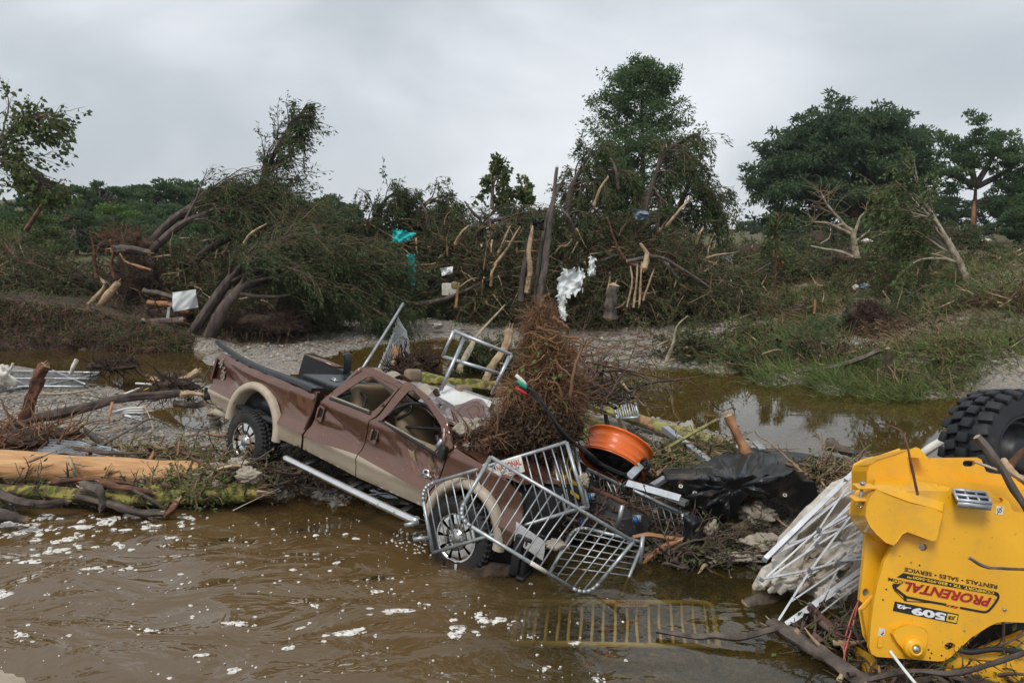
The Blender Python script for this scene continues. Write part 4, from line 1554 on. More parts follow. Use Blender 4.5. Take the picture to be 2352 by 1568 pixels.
def swept_tree(label, trunk, r0, seed, flow, nbr=26, brl=(2.6, 1.2), nleaf=12000, leaf=(.15, .05), leafmat='leaf_cypress', bark='bark_dark', name='bent_cypress', t0=.3, droop=-.10, torn=4, limb_parts=True, wig=.10, r1=.03, ktw=8, group=None, side=1.0, bare=0.0, hang=1.9):
    """a tree pushed over by the flood: trunk along given places, limbs combed along the flow"""
    r = np.random.default_rng(seed)
    sp = catmull(trunk, 26)
    t = thing(name, label, 'tree', sp[0], group)
    rr = r0 * (1 - np.linspace(0, 1, 26)) ** .95 + r1
    b = B()
    log_geo(b, sp, rr, 10, 26, .06, seed)
    b.obj('trunk', bark, t)
    T = unit(np.gradient(sp, axis=0))
    ts = np.clip(np.linspace(t0, .99, nbr) + r.normal(size=nbr) * .02, t0, .995)
    i = (ts * 25).astype(int)
    st = sp[i]
    flow = np.asarray(flow, float)
    D = unit(T[i] * .75 + flow * .55 + r.normal(size=(nbr, 3)) * .30 * side + [0, 0, .36])
    L_ = np.interp(ts, [t0, 1], brl) * r.uniform(.6, 1.25, nbr)
    Cv = walk(st, D, L_, 10, wig, droop, r)
    R_ = taper(nbr, 10, np.maximum(rr[i] * .5, .028), .010)
    if limb_parts:
        for j in range(nbr):
            bb = B()
            bb.tubes(Cv[j:j + 1], R_[j:j + 1], 6)
            bb.obj('limb', bark, t)
    b = B()
    if not limb_parts:
        b.tubes(Cv, R_, 5)
    p_, d_ = along(Cv, ktw, r, .28, 1.0)
    n = len(p_)
    d2 = unit(d_ * .9 + flow * .35 + r.normal(size=(n, 3)) * .42)
    tw_ = walk(p_, d2, np.repeat(L_, ktw) * r.uniform(.22, .65, n), 7, .12, droop * 1.2, r)
    b.tubes(tw_, taper(n, 7, .011, .004), 3)
    kind(b.obj('twig_spray', 'twig_mix' if bark != 'bark_pale' else 'twig_pale', t), 'stuff')
    if torn:
        for j in r.choice(nbr, min(torn, nbr), False):
            bb = B()
            off = Cv[j] + np.array([-.0, -.012, .012])
            bb.tubes(off[None, 1:5], np.array([[.004, .02, .018, .003]]) * (1 + r0 * 2), 5)
            bb.obj('torn_strip', 'wood_split', t)
    if nleaf:
        b = B()
        k = max(1, int(round(nleaf * .62 / n)))
        q_, e_ = along(tw_, k, r, max(bare, .32), 1.0)
        q_ = q_ + r.normal(size=q_.shape) * .035
        m = len(q_)
        D = e_ * .8 + r.normal(size=q_.shape) * .5 + np.array([0, 0, -.35])
        q_[:, 2] -= r.uniform(0, .16, m) * hang
        b.leaves(q_, D, r.uniform(.6, 1.4, m) * leaf[0], r.uniform(.7, 1.3, m) * leaf[1], r=r)
        b.obj('crown', leafmat, t, smooth=False)
    return t


def brush_pile(label, c, size, seed, nb=160, nleaf=8000, leaf=(.14, .05), leafmat='leaf_cypress', twig='twig_dark', name='brush_pile', flow=(1, 0, 0), pale=18, core=True, blen=1.6, dr=-.03):
    """heaped branches with their leaves: a mound, dense at its heart"""
    r = np.random.default_rng(seed)
    c = np.asarray(c, float)
    size = np.asarray(size, float)
    t = thing(name, label, 'brush pile', c)
    d = unit(r.normal(size=(nb, 3)))
    d[:, 2] = np.abs(d[:, 2])
    st = c + d * (r.uniform(.15, 1.0, nb) ** .6)[:, None] * size
    D = np.asarray(flow, float) * .8 + r.normal(size=(nb, 3)) * [.8, .8, .45]
    Cv = walk(st - unit(D) * blen * .4, D, blen * r.uniform(.5, 1.5, nb), 8, .18, dr, r)
    zmin = c[2] - .05
    Cv[..., 2] = np.maximum(Cv[..., 2], zmin)
    b = B()
    b.tubes(Cv, taper(nb, 8, .008 + .034 * r.uniform(0, 1, nb) ** 3, .005), 5)
    p_, d_ = along(Cv, 6, r, .2, 1.0)
    n = len(p_)
    tw_ = walk(p_, d_ + r.normal(size=(n, 3)) * .5, blen * r.uniform(.15, .45, n), 5, .18, -.08, r)
    tw_[..., 2] = np.maximum(tw_[..., 2], zmin)
    b.tubes(tw_, taper(n, 5, .009, .004), 3)
    kind(b.obj('branch_tangle', twig, t), 'stuff')
    if pale:
        P0 = c + unit(r.normal(size=(pale, 3)) * [1, .6, .8] + [0, -1.1, .25]) * size * r.uniform(.85, 1.15, (pale, 1))
        P0[:, 2] = np.maximum(P0[:, 2], zmin + .05)
        C2 = walk(P0, r.normal(size=(pale, 3)), r.uniform(.3, .75, pale) * blen, 5, .14, 0, r)
        for j in range(pale):
            bb = B()
            bb.tubes(C2[j:j + 1], taper(1, 5, r.uniform(.012, .03) * (1 + blen * .5), .004), 5, caps=True)
            bb.obj('broken_branch', 'wood_split' if j % 3 else 'bark_grey', t)
    if nleaf:
        k = max(1, int(nleaf / n))
        q_, e_ = along(tw_, k, r)
        q_ = q_ + r.normal(size=q_.shape) * .05
        m = len(q_)
        b = B()
        b.leaves(q_, e_ * .7 + r.normal(size=q_.shape) * .6 + [0, 0, -.3], r.uniform(.6, 1.4, m) * leaf[0], r.uniform(.7, 1.3, m) * leaf[1], r=r)
        kind(b.obj('foliage', leafmat, t, smooth=False), 'stuff')
    if core:
        b = B()
        uu, vv = np.meshgrid(np.linspace(0, 2 * math.pi, 26), np.linspace(.02, math.pi / 2 + .2, 12), indexing='ij')
        dirs = np.stack([np.cos(uu) * np.sin(vv), np.sin(uu) * np.sin(vv), np.cos(vv)], -1)
        nn = Noise3(seed, 8, 1.6, 3)
        V = c + dirs * size * .62 * (1 + .22 * nn(dirs * 2))[..., None]
        V[-1] = V[0]
        b.grid(V)
        b.obj('soil_core', 'soil', t)
    return t


def root_mass(label, c, size, seed, n, ln, mat, name='root_ball', up=0.0, soilm='soil', rr=.010, lift=None, cat='root ball', grav=-.02, wig=.32):
    r = np.random.default_rng(seed)
    c = np.asarray(c, float)
    size = np.asarray(size, float)
    t = thing(name, label, cat, c - [0, 0, size[2]])
    b = B()
    uu, vv = np.meshgrid(np.linspace(0, 2 * math.pi, 30), np.linspace(.02, math.pi - .02, 18), indexing='ij')
    dirs = np.stack([np.cos(uu) * np.sin(vv), np.sin(uu) * np.sin(vv), np.cos(vv)], -1)
    nn = Noise3(seed, 8, 1.8, 4)
    V = c + dirs * size * .86 * (1 + .20 * nn(dirs * 2))[..., None]
    V[-1] = V[0]
    b.grid(V)
    b.obj('soil_clod', soilm, t)
    d = unit(r.normal(size=(n, 3)))
    st = c + d * size * r.uniform(.7, .95, (n, 1))
    D = d * .5 + r.normal(size=(n, 3)) * .7 + [0, 0, up]
    Cv = walk(st, D, ln * r.uniform(.4, 1.4, n), 9, wig, grav, r)
    b = B()
    b.tubes(Cv, taper(n, 9, rr * r.uniform(.6, 2.0, n), rr * .35), 4)
    kind(b.obj('root_tangle', mat, t), 'stuff')
    big = 12
    d = unit(r.normal(size=(big, 3)))
    Cv = walk(c + d * size * .7, d + r.normal(size=(big, 3)) * .4, ln * 1.4, 9, .22, grav, r)
    for j in range(big):
        bb = B()
        bb.tubes(Cv[j:j + 1], taper(1, 9, rr * 3.2, rr * .6), 6)
        bb.obj('root', mat, t)
    return t


def cloth(name, label, cat, quad, mat, seed, amp=.06, n=22, f=5.0, group=None, sag=0.0, jag=0.0, parent=None, two=None):
    """a crumpled sheet between four corners (top left, top right, bottom right, bottom left)"""
    r = np.random.default_rng(seed)
    q = np.array([P(*c_) if len(c_) == 3 and c_[0] > 40 else c_ for c_ in quad], float)
    s_, t_ = np.meshgrid(np.linspace(0, 1, n), np.linspace(0, 1, n), indexing='ij')
    s3, t3 = s_[..., None], t_[..., None]
    V = (q[0] * (1 - s3) + q[1] * s3) * (1 - t3) + (q[3] * (1 - s3) + q[2] * s3) * t3
    N = unit(np.cross(q[1] - q[0], q[3] - q[0]))
    nn = Noise3(seed, 7, f, 3)
    sz = np.linalg.norm(q[1] - q[0])
    w_ = np.stack([s_, t_, s_ * 0], -1)
    V = V + N * (amp * (nn(w_) + .8 * np.abs(np.sin(s_ * f * 1.3 + t_ * f * .7 + seed))))[..., None]
    if jag:
        edge = np.minimum(np.minimum(s_, 1 - s_), np.minimum(t_, 1 - t_)) < 1e-6
        V[edge] += r.normal(size=(edge.sum(), 3)) * jag
    V[..., 2] -= sag * np.sin(s_ * math.pi) * np.sin(t_ * math.pi)
    b = B().grid(V)
    b.grid((V - N * .012)[:, ::-1])
    o = b.obj(name, mat, parent)
    return tag(o, label, cat, group) if parent is None else o


def rod(name, label, cat, pts, r0, r1, mat, group=None, n=9, K=20, seed=1, splinter=0, smat='wood_split', rough=.22, ends=(False, True)):
    """a pole, branch or log as a thing of its own"""
    pts = np.array([P(*q_) for q_ in pts])
    b = B()
    log_geo(b, pts, [r0, (r0 + r1) / 2, r1], n, K, rough, seed, 0, splinter, 1, ends)
    return tag(b.obj(name, [mat, smat]), label, cat, group)


def ground_z(x, y):
    return float(hgt(np.array([x]), np.array([y]))[0])


def at_ground(u, v, Y):
    p = P(u, v, Y)
    return np.array([p[0], p[1], ground_z(p[0], p[1])])


# ------------------------------------------------------------------ far woods
fg = 'trees of the wood beyond the river'
FW = [  # u, top v, Y, width px, label, leaf
 (-40, 478, 70, 150, 'dark tree only half inside the left edge of the picture', 'leaf_deep'),
 (25, 500, 62, 170, 'dark leafy tree behind the torn branches at the left edge of the wood', 'leaf_deep'),
 (118, 470, 80, 130, 'dark round tree directly right of the torn tree at the left edge', 'leaf_deep'),
 (190, 448, 84, 120, 'dark green tree standing behind and above the red car', 'leaf_forest'),
 (245, 428, 82, 130, 'tall round tree, highest of the left wood, just right of the red car', 'leaf_forest'),
 (330, 432, 92, 110, 'dark upright tree between two rounder trees of the left wood', 'leaf_deep'),
 (395, 422, 90, 110, 'broad tree in the middle of the left wood above the lime green bush', 'leaf_forest'),
 (450, 425, 98, 110, 'bluish green tree of the left wood behind the first bent cypress top', 'leaf_forest'),
 (520, 430, 96, 110, 'tree of the wood seen through the arching tops of the bent cypresses', 'leaf_forest'),
 (595, 445, 104, 130, 'tree of the wood behind the leaning dead topped cypress', 'leaf_deep'),
 (745, 452, 110, 90, 'small round tree peeping over the brush right of the leaning cypress', 'leaf_forest'),
 (800, 470, 112, 70, 'low tree crown just showing over the middle of the brush line', 'leaf_forest'),
 (262, 476, 66, 105, 'lime green bushy tree in front of the dark wood', 'leaf_lime'),
 (60, 525, 48, 150, 'olive green scrubby tree below the torn branches at the left', 'leaf_olive'),
 (170, 545, 56, 150, 'dark scrub tree under the red car', 'leaf_deep'),
 (330, 525, 62, 120, 'shadowy scrub tree right of the lime green tree', 'leaf_deep'),
 (20, 560, 40, 160, 'low olive scrub at the left edge, nearest the eroded bank', 'leaf_olive'),
 (115, 520, 58, 150, 'dark scrub tree left of the lime green tree, before the red car', 'leaf_deep'),
 (250, 520, 58, 130, 'dark scrub directly beneath the lime green tree', 'leaf_deep'),
 (400, 510, 58, 150, 'dark scrub seen between the first bent cypress trunks', 'leaf_deep'),
 (480, 520, 54, 150, 'dark scrub seen below the arch of the first bent cypress', 'leaf_forest'),
 (570, 500, 60, 160, 'dark scrub behind the foot of the leaning cypress top', 'leaf_deep'),
 (680, 490, 60, 160, 'dark scrub behind the right end of the bent cypresses', 'leaf_forest'),
 (770, 500, 60, 150, 'dark scrub left of the turquoise cloth, far back', 'leaf_deep'),
 (350, 470, 74, 130, 'mid height tree of the wood between the lime green tree and the bent trunks', 'leaf_forest'),
]
for i, (u, vt, Y, wp, lab, lm) in enumerate(FW):
    bs = at_ground(u, 560, Y)
    top = P(u, vt, Y)[2]
    h = max(top - bs[2] + .3, 3)
    broad_tree(lab, bs, h, wp * Y / F * 1.12, lm, 100 + i, nleaf=6500, leaf=.30 * Y / 85, trunk_r=.22, group=fg, trunk_frac=.04)
RW = [
 (1722, 512, 230, 62, 'small far bluish tree on the horizon left of the big cypress', 'leaf_forest'),
 (1775, 528, 260, 60, 'lowest far tree on the horizon in the gap by the big cypress', 'leaf_forest'),
 (2060, 452, 96, 150, 'dark understorey tree right below the big round cypress', 'leaf_deep'),
 (2130, 450, 100, 130, 'dark tree filling the gap between the two right hand cypresses', 'leaf_deep'),
 (2290, 455, 98, 150, 'shadowy tree behind the trunk of the rightmost cypress', 'leaf_deep'),
 (2362, 425, 92, 150, 'dark leafy tree cut by the right edge of the picture', 'leaf_deep'),
 (2352, 505, 62, 110, 'low green tree at the right edge above the dirt slope', 'leaf_forest'),
 (1830, 500, 100, 120, 'low dark tree below the left skirt of the big cypress', 'leaf_deep'),
]
for i, (u, vt, Y, wp, lab, lm) in enumerate(RW):
    bs = at_ground(u, 560, Y)
    h = max(P(u, vt, Y)[2] - bs[2] + .3, 3)
    broad_tree(lab, bs, h, wp * Y / F * 1.12, lm, 160 + i, nleaf=6500 if Y < 150 else 2500, leaf=.32 * Y / 95, trunk_r=.22, trunk_frac=.12)

# red car parked among the trees, dark car on the road at the right
def small_car(label, u, v, Y, az, mat, L_=4.4, name='parked_car'):
    c = P(u, v, Y)
    g = ground_z(c[0], c[1])
    base = np.array([c[0], c[1], c[2] - .75])
    t = thing(name, label, 'car', base)
    R = rotmat((0, 0, 1), az)
    prof = [(-2.2, .35), (-2.2, .85), (-1.9, .95), (-1.5, 1.45), (.1, 1.50), (.9, 1.0), (2.1, .85), (2.2, .4)]
    b = B()
    for y_ in (-.85, .85):
        pass
    pts = [R @ np.array([x, -.85, z_]) + base for x, z_ in prof]
    b.poly(np.array(pts), [], R @ np.array([0, -1, 0]), 1.7)
    b.obj('body', mat, t, smooth=False)
    for y_ in (-.86, .855):
        b = B()
        pts = [R @ np.array([x, y_, z_]) + base for x, z_ in [(-1.5, .98), (-1.35, 1.38), (.05, 1.42), (.65, 1.0)]]
        b.poly(np.array(pts), [], R @ np.array([0, -1, 0]), .01)
        b.obj('side_window', 'car_glass', t, smooth=False)
    for x in (-1.35, 1.35):
        for y_ in (-.75, .75):
            bb = B()
            bb.lathe([(.001, .1), (.33, .1), (.33, -.1), (.001, -.1)], R @ np.array([x, y_, .33]) + base, R @ np.array([0, 1, 0]), 14)
            bb.obj('wheel', 'rubber', t)
    return t


small_car('red car parked among the trees on the far left slope', 198, 506, 76, .25, 'car_red')
small_car('dark car on the road behind the rightmost cypress', 2248, 548, 92, -.1, 'car_dark')
# utility pole above the wood
pb_ = P(186, 430, 120)
b = B()
b.tube([pb_ - [0, 0, 6], pb_], .14, 6)
po = tag(b.obj('utility_pole', 'bark_grey'), 'thin utility pole with a cross arm above the left wood', 'utility pole')
b = B()
b.bar(pb_ + [-.9, 0, -.4], pb_ + [.9, 0, -.4], .12, .12)
b.obj('cross_arm', 'bark_grey', po)

# ------------------------------------------------------------------ big standing trees
g = at_ground(1462, 560, 52)
conifer('tall pointed cypress standing intact behind the highest brush heap', g, P(1462, 146, 52)[2] - g[2],
        [(.2, 3.6), (.36, 4.3), (.5, 4.6), (.62, 4.2), (.75, 3.4), (.86, 2.5), (.94, 1.5), (1, .5)], 'leaf_green', 201, nbr=150, nleaf=31000, leaf=(.25, .095), trunk_r=.30, up=.42, br0=.18)


def spreading_cypress(label, trunks, lobes, seed, leafmat, nleaf, leaf, tr):
    """old cypress: several stems, each limb ending in a flat tier of foliage"""
    r = np.random.default_rng(seed)
    t = thing('cypress_tree', label, 'tree', trunks[0][0])
    b = B()
    for tk in trunks:
        log_geo(b, tk, [tr, tr * .8, tr * .3], 10, 14, .08, seed)
    heads = [tk[-1] for tk in trunks]
    allc = np.array([p_ for tk in trunks for p_ in catmull(tk, 12)[4:]])
    cs = []
    for (c, sx, sz) in lobes:
        i = np.argmin(((allc - c) ** 2).sum(1) + 3 * np.maximum(0, allc[:, 2] - c[2] + .5))
        s0 = allc[i]
        cs.append(catmull([s0, (s0 + c) / 2 + [0, 0, -.3] + r.normal(size=3) * .3, c], 8))
    b.tubes(np.array(cs), taper(len(cs), 8, tr * .28, .04), 6)
    b.obj('trunk', 'bark_dark', t)
    b = B()
    tot = sum(sx * sx for _, sx, _ in lobes)
    for (c, sx, sz) in lobes:
        n = int(nleaf * sx * sx / tot)
        ncl = max(6, int(sx * 5))
        a = r.uniform(0, 6.28, ncl)
        rd = np.sqrt(r.uniform(0, 1, ncl))
        cc = c + np.stack([np.cos(a) * rd * sx, np.sin(a) * rd * sx * .9, r.normal(size=ncl) * sz * .5 - .25 * rd ** 2 * sz], 1)
        k = n // ncl
        for q_ in cc:
            dd = unit(r.normal(size=(k, 3))) * (r.uniform(0, 1, k) ** .5)[:, None] * np.array([.75, .75, .33]) * (.5 + .25 * sx)
            pts = q_ + dd
            D = r.normal(size=(k, 3)) * .8 + np.array([0, 0, -.2]) + unit(pts - c) * .5
            b.leaves(pts, D, r.uniform(.7, 1.3, k) * leaf[0], r.uniform(.7, 1.3, k) * leaf[1], r=r)
    b.obj('crown', leafmat, t, smooth=False)
    return t, b


Y = 84
tk = [PP([(1962, 560, Y), (1963, 480, Y), (1968, 400, Y), (1985, 290, Y - 1)]), PP([(1940, 560, Y + 1), (1938, 480, Y + 1), (1925, 400, Y + 1), (1915, 260, Y + 1)]), PP([(1972, 560, Y - 1), (1978, 470, Y - 1), (2020, 380, Y - 2), (2050, 300, Y - 2)])]
lob = []
lr_ = np.random.default_rng(77)
outl = [(1930, 232, 30), (1925, 262, 60), (1990, 270, 80), (2045, 275, 60), (1880, 300, 70), (1830, 320, 60), (1800, 345, 55), (1945, 320, 95), (2050, 320, 80), (2090, 335, 50), (1765, 395, 50), (1850, 370, 90), (1960, 380, 120), (2060, 380, 80), (2110, 390, 60), (1760, 440, 48), (1820, 430, 80), (1920, 440, 110), (2030, 440, 90), (2110, 440, 55), (1780, 480, 50), (1850, 485, 70), (1930, 480, 60), (2050, 490, 70), (2120, 470, 45), (1765, 410, 45), (1890, 345, 80), (2000, 330, 80)]
for (u, v, rp) in outl:
    for dz in ((-3, 0, 3) if rp > 65 else (-1.5, 1.5)):
        lob.append((P(u + lr_.normal() * 6, v + lr_.normal() * 6, Y + dz + lr_.normal() * .8), rp * Y / F, 1.1))
big, _ = spreading_cypress('huge dark round crowned cypress with several stems, largest tree on the right', tk, lob, 211, 'leaf_deep', 64000, (.50, .20), .55)
for pts in ([(1962, 498, Y - 1.2), (1966, 470, Y - 1.2), (1972, 452, Y - 1.2)], [(1948, 492, Y - .2), (1946, 474, Y - .2), (1947, 460, Y - .2)]):
    b = B()
    b.tubes(catmull(PP(pts), 6)[None], np.array([[.35, .5, .5, .42, .3, .05]]) * .9, 7)
    b.obj('bark_scar', 'wood_orange', big)
Y = 72
tk = [PP([(2235, 560, Y), (2238, 480, Y), (2242, 420, Y)]), PP([(2242, 425, Y), (2225, 370, Y), (2205, 330, Y)]), PP([(2242, 425, Y), (2275, 370, Y + .5), (2300, 325, Y + 1)]), PP([(2242, 430, Y), (2300, 400, Y + 1), (2345, 370, Y + 1)]), PP([(2240, 425, Y), (2195, 405, Y), (2160, 392, Y)])]
lob = []
for (u, v, rp) in [(2185, 330, 34), (2215, 312, 44), (2255, 302, 44), (2295, 310, 40), (2335, 330, 46), (2190, 370, 46), (2240, 350, 40), (2290, 350, 40), (2330, 375, 44), (2180, 405, 42), (2320, 420, 46), (2352, 400, 50), (2200, 430, 26), (2360, 450, 60), (2300, 455, 45)]:
    lob.append((P(u, v, Y + lr_.normal()), rp * Y / F * .95, 1.1))
    lob.append((P(u + lr_.normal() * 14, v + 16 + lr_.normal() * 8, Y + 1.5 * lr_.normal()), rp * Y / F * .7, .8))
rt, _ = spreading_cypress('open crowned cypress with a scarred bare trunk, far right', tk, lob, 212, 'leaf_green', 15000, (.34, .14), .27)
b = B()
b.tubes(catmull(PP([(2234, 520, Y - .5), (2236, 490, Y - .5), (2238, 462, Y - .5)]), 6)[None], np.array([[.08, .19, .20, .20, .14, .04]]), 7)
b.obj('bark_scar', 'wood_orange', rt)

# torn trees reaching in at the left edge
swept_tree('torn sycamore with ragged leaves reaching in at the left edge, against the sky', PP([(-140, 560, 27), (-90, 430, 27), (-30, 350, 27), (40, 295, 27), (95, 268, 26.6)]), .12, 301, (.8, 0, .1), nbr=30, brl=(2.2, 1.0), nleaf=2600, leaf=(.17, .12), leafmat='leaf_olive', bark='bark_grey', name='torn_tree', t0=.25, droop=-.05, torn=3, wig=.16, bare=.3)
swept_tree('dark broken tree hanging low under the ragged sycamore at the left edge', PP([(-60, 330, 28), (20, 360, 28), (75, 395, 28), (105, 430, 27.6)]), .06, 302, (.6, 0, -.5), nbr=20, brl=(1.5, .8), nleaf=2300, leaf=(.17, .12), leafmat='leaf_olive', bark='bark_dark', name='torn_tree', t0=.15, droop=-.10, torn=2, wig=.16, bare=.25)
swept_tree('leaning splintered sapling below the left edge branches, in front of the wood', PP([(60, 530, 30), (85, 490, 30), (110, 450, 30), (133, 425, 30)]), .07, 303, (.5, 0, .3), nbr=10, brl=(.9, .5), nleaf=900, leaf=(.12, .07), leafmat='leaf_olive', bark='bark_red', name='leaning_sapling', t0=.5, torn=2)

# the leaning cypress top against the sky
swept_tree('leaning cypress top with bare left side, alone against the sky on the left', PP([(575, 470, 31), (600, 420, 31), (632, 350, 31), (660, 300, 31), (690, 268, 31)]), .10, 304, (.75, 0, -.15), nbr=44, brl=(2.1, .7), nleaf=7000, leaf=(.16, .05), leafmat='leaf_cypress', bark='bark_dark', name='leaning_cypress', t0=.05, droop=-.03, torn=4, wig=.12, side=1.3)

# ------------------------------------------------------------------ flattened cypresses, left group, bent to the right
bcy = [
 ('first bent cypress with twin dark trunks arching from the stump heap to the skyline', [(335, 575, 29), (380, 520, 29), (440, 475, 29), (510, 448, 29), (600, 450, 29.5), (690, 500, 30)], .13, 34, (2.4, 1.5), 17000),
 ('second bent cypress, slimmer, below the first one on the skyline', [(345, 580, 28.2), (410, 520, 28.2), (480, 490, 28.2), (560, 480, 28.5), (650, 505, 29), (730, 560, 29)], .11, 30, (2.3, 1.4), 15000),
 ('bent cypress with a bright torn strip in the middle of the left group', [(440, 770, 25), (500, 680, 25), (545, 625, 25), (600, 590, 25.4), (690, 570, 26), (790, 590, 26.5), (860, 640, 27)], .15, 40, (2.5, 1.4), 20000),
 ('thick bent cypress growing from the gravel bank, rightmost of the left group', [(480, 775, 24.6), (520, 700, 24.6), (580, 640, 25), (660, 610, 25.6), (760, 610, 26), (850, 660, 26.5)], .17, 40, (2.5, 1.5), 20000),
 ('low bent cypress combed flat over the gravel bar', [(500, 690, 26), (580, 655, 26), (680, 650, 26), (790, 680, 26), (880, 720, 26)], .11, 34, (2.0, 1.3), 15000),
 ('bent cypress half hidden behind the middle of the left group', [(400, 640, 30), (500, 560, 30), (610, 520, 30), (720, 520, 30.5), (830, 560, 31), (900, 620, 31)], .13, 34, (2.5, 1.6), 17000),
 ('flattened cypress lying dark along the bank left of the stump heap', [(300, 690, 29), (220, 650, 29), (120, 640, 29), (20, 660, 29), (-60, 690, 29)], .12, 30, (2.0, 1.3), 12000),
 ('flattened leafy tree at the left edge above the eroded bank', [(120, 640, 31), (60, 600, 31), (0, 585, 31), (-70, 600, 31)], .10, 24, (2.0, 1.3), 8000),
]
for i, (lab, tr_, r0, nb_, bl_, nl_) in enumerate(bcy):
    fl = (1, 0, -.12) if tr_[-1][0] > tr_[0][0] else (-.9, -.1, -.1)
    swept_tree(lab, PP(tr_), r0, 320 + i, fl, nbr=nb_ + 14, brl=bl_, nleaf=nl_, leaf=(.15, .042), t0=.24, droop=-.06, torn=8, ktw=11, limb_parts=(i < 6), leafmat='leaf_olive' if i == 7 else 'leaf_cypress')
# middle group, smashed in all directions
mcy = [
 ('bent cypress with a hooked bare top, first right of the turquoise cloth', [(760, 700, 31), (800, 600, 31), (840, 520, 31), (880, 440, 31), (905, 418, 31)], .12, (.7, 0, -.5), 26, (1.8, .9), 11000),
 ('arched cypress over the turquoise cloth', [(860, 690, 32), (900, 560, 32), (950, 470, 32), (1000, 435, 32), (1050, 480, 32)], .12, (.7, 0, -.7), 30, (2.0, 1.2), 14000),
 ('drooping cypress crown in the middle of the brush line', [(1080, 700, 32), (1060, 560, 32), (1020, 480, 32), (960, 460, 32)], .11, (-.3, 0, -.9), 28, (1.8, 1.2), 13000),
 ('curved cypress bent into a hoop left of the split trunk', [(1100, 690, 31), (1080, 580, 31), (1110, 500, 31), (1180, 480, 31), (1230, 520, 31)], .13, (.6, 0, -.7), 28, (2.0, 1.2), 14000),
 ('toppled cypress pointing left along the foot of the brush line', [(1200, 690, 30), (1100, 640, 30), (990, 640, 30), (880, 660, 30)], .12, (-.8, 0, -.4), 28, (1.8, 1.1), 12000),
 ('mangled cypress under the small sycamore', [(1180, 700, 33), (1160, 600, 33), (1150, 520, 33), (1200, 470, 33), (1260, 460, 33)], .12, (.5, 0, -.7), 28, (2.0, 1.2), 14000),
 ('smashed cypress behind the turquoise cloth', [(800, 700, 34), (850, 600, 34), (930, 530, 34), (1030, 530, 34), (1100, 590, 34)], .12, (.8, 0, -.5), 30, (2.3, 1.4), 15000),
]
mcy = [(l_, [(u, 700 - (700 - v) * .90, Y_) for u, v, Y_ in t_], *o_) for l_, t_, *o_ in mcy]
for i, (lab, tr_, r0, fl, nb_, bl_, nl_) in enumerate(mcy):
    swept_tree(lab, PP(tr_), r0, 350 + i, fl, nbr=nb_, brl=bl_, nleaf=nl_, leaf=(.16, .045), t0=.22, droop=-.11, torn=7, limb_parts=(i < 5), wig=.16, side=1.3)
# right heap under the tall cypress
hcy = [
 ('collapsed cypress on the left shoulder of the highest heap', [(1330, 720, 29), (1310, 560, 29), (1310, 440, 29), (1350, 385, 29), (1420, 400, 29)], .13, (.4, 0, -.9), 32, (2.2, 1.3), 16000),
 ('collapsed cypress crowning the highest heap with drooping boughs', [(1480, 700, 30), (1470, 540, 30), (1500, 420, 30), (1530, 350, 30), (1570, 320, 30)], .14, (.5, 0, -.8), 32, (2.2, 1.1), 11000),
 ('collapsed cypress on the right shoulder of the highest heap', [(1500, 690, 30.5), (1540, 560, 30.5), (1570, 450, 30.5), (1600, 420, 30.5), (1640, 470, 30.5)], .12, (.7, 0, -.8), 30, (1.8, 1.0), 9500),
 ('cypress toppled to the right edge of the highest heap', [(1440, 640, 29), (1530, 600, 29), (1610, 600, 29), (1690, 640, 29)], .13, (.8, 0, -.4), 30, (1.8, 1.1), 13000),
 ('cypress crushed in the heart of the highest heap', [(1560, 720, 31), (1480, 600, 31), (1400, 500, 31), (1360, 430, 31)], .13, (-.3, 0, -.8), 32, (2.3, 1.3), 15000),
]
for i, (lab, tr_, r0, fl, nb_, bl_, nl_) in enumerate(hcy):
    swept_tree(lab, PP(tr_), r0, 370 + i, fl, nbr=nb_, brl=bl_, nleaf=nl_, leaf=(.16, .048), t0=.2, droop=-.12, torn=8, limb_parts=(i < 4), wig=.15, side=1.3)

# small sycamore top above the brush
swept_tree('small pale stemmed sycamore top sticking up above the brush line', PP([(1130, 480, 36), (1132, 430, 36), (1140, 400, 36), (1142, 376, 36)]), .07, 390, (0, 0, .4), nbr=16, brl=(.9, .5), nleaf=1500, leaf=(.20, .15), leafmat='leaf_olive', bark='bark_pale', name='small_sycamore', t0=.1, droop=-.04, torn=0, wig=.2, side=2.2, limb_parts=False)
swept_tree('spreading sycamore boughs right of the small sycamore top', PP([(1130, 490, 36.5), (1165, 455, 36.5), (1205, 440, 36.5)]), .06, 391, (.6, 0, .2), nbr=14, brl=(1.0, .6), nleaf=1500, leaf=(.20, .15), leafmat='leaf_olive', bark='bark_pale', name='small_sycamore', t0=.1, droop=-.05, torn=0, wig=.2, side=2.2, limb_parts=False)

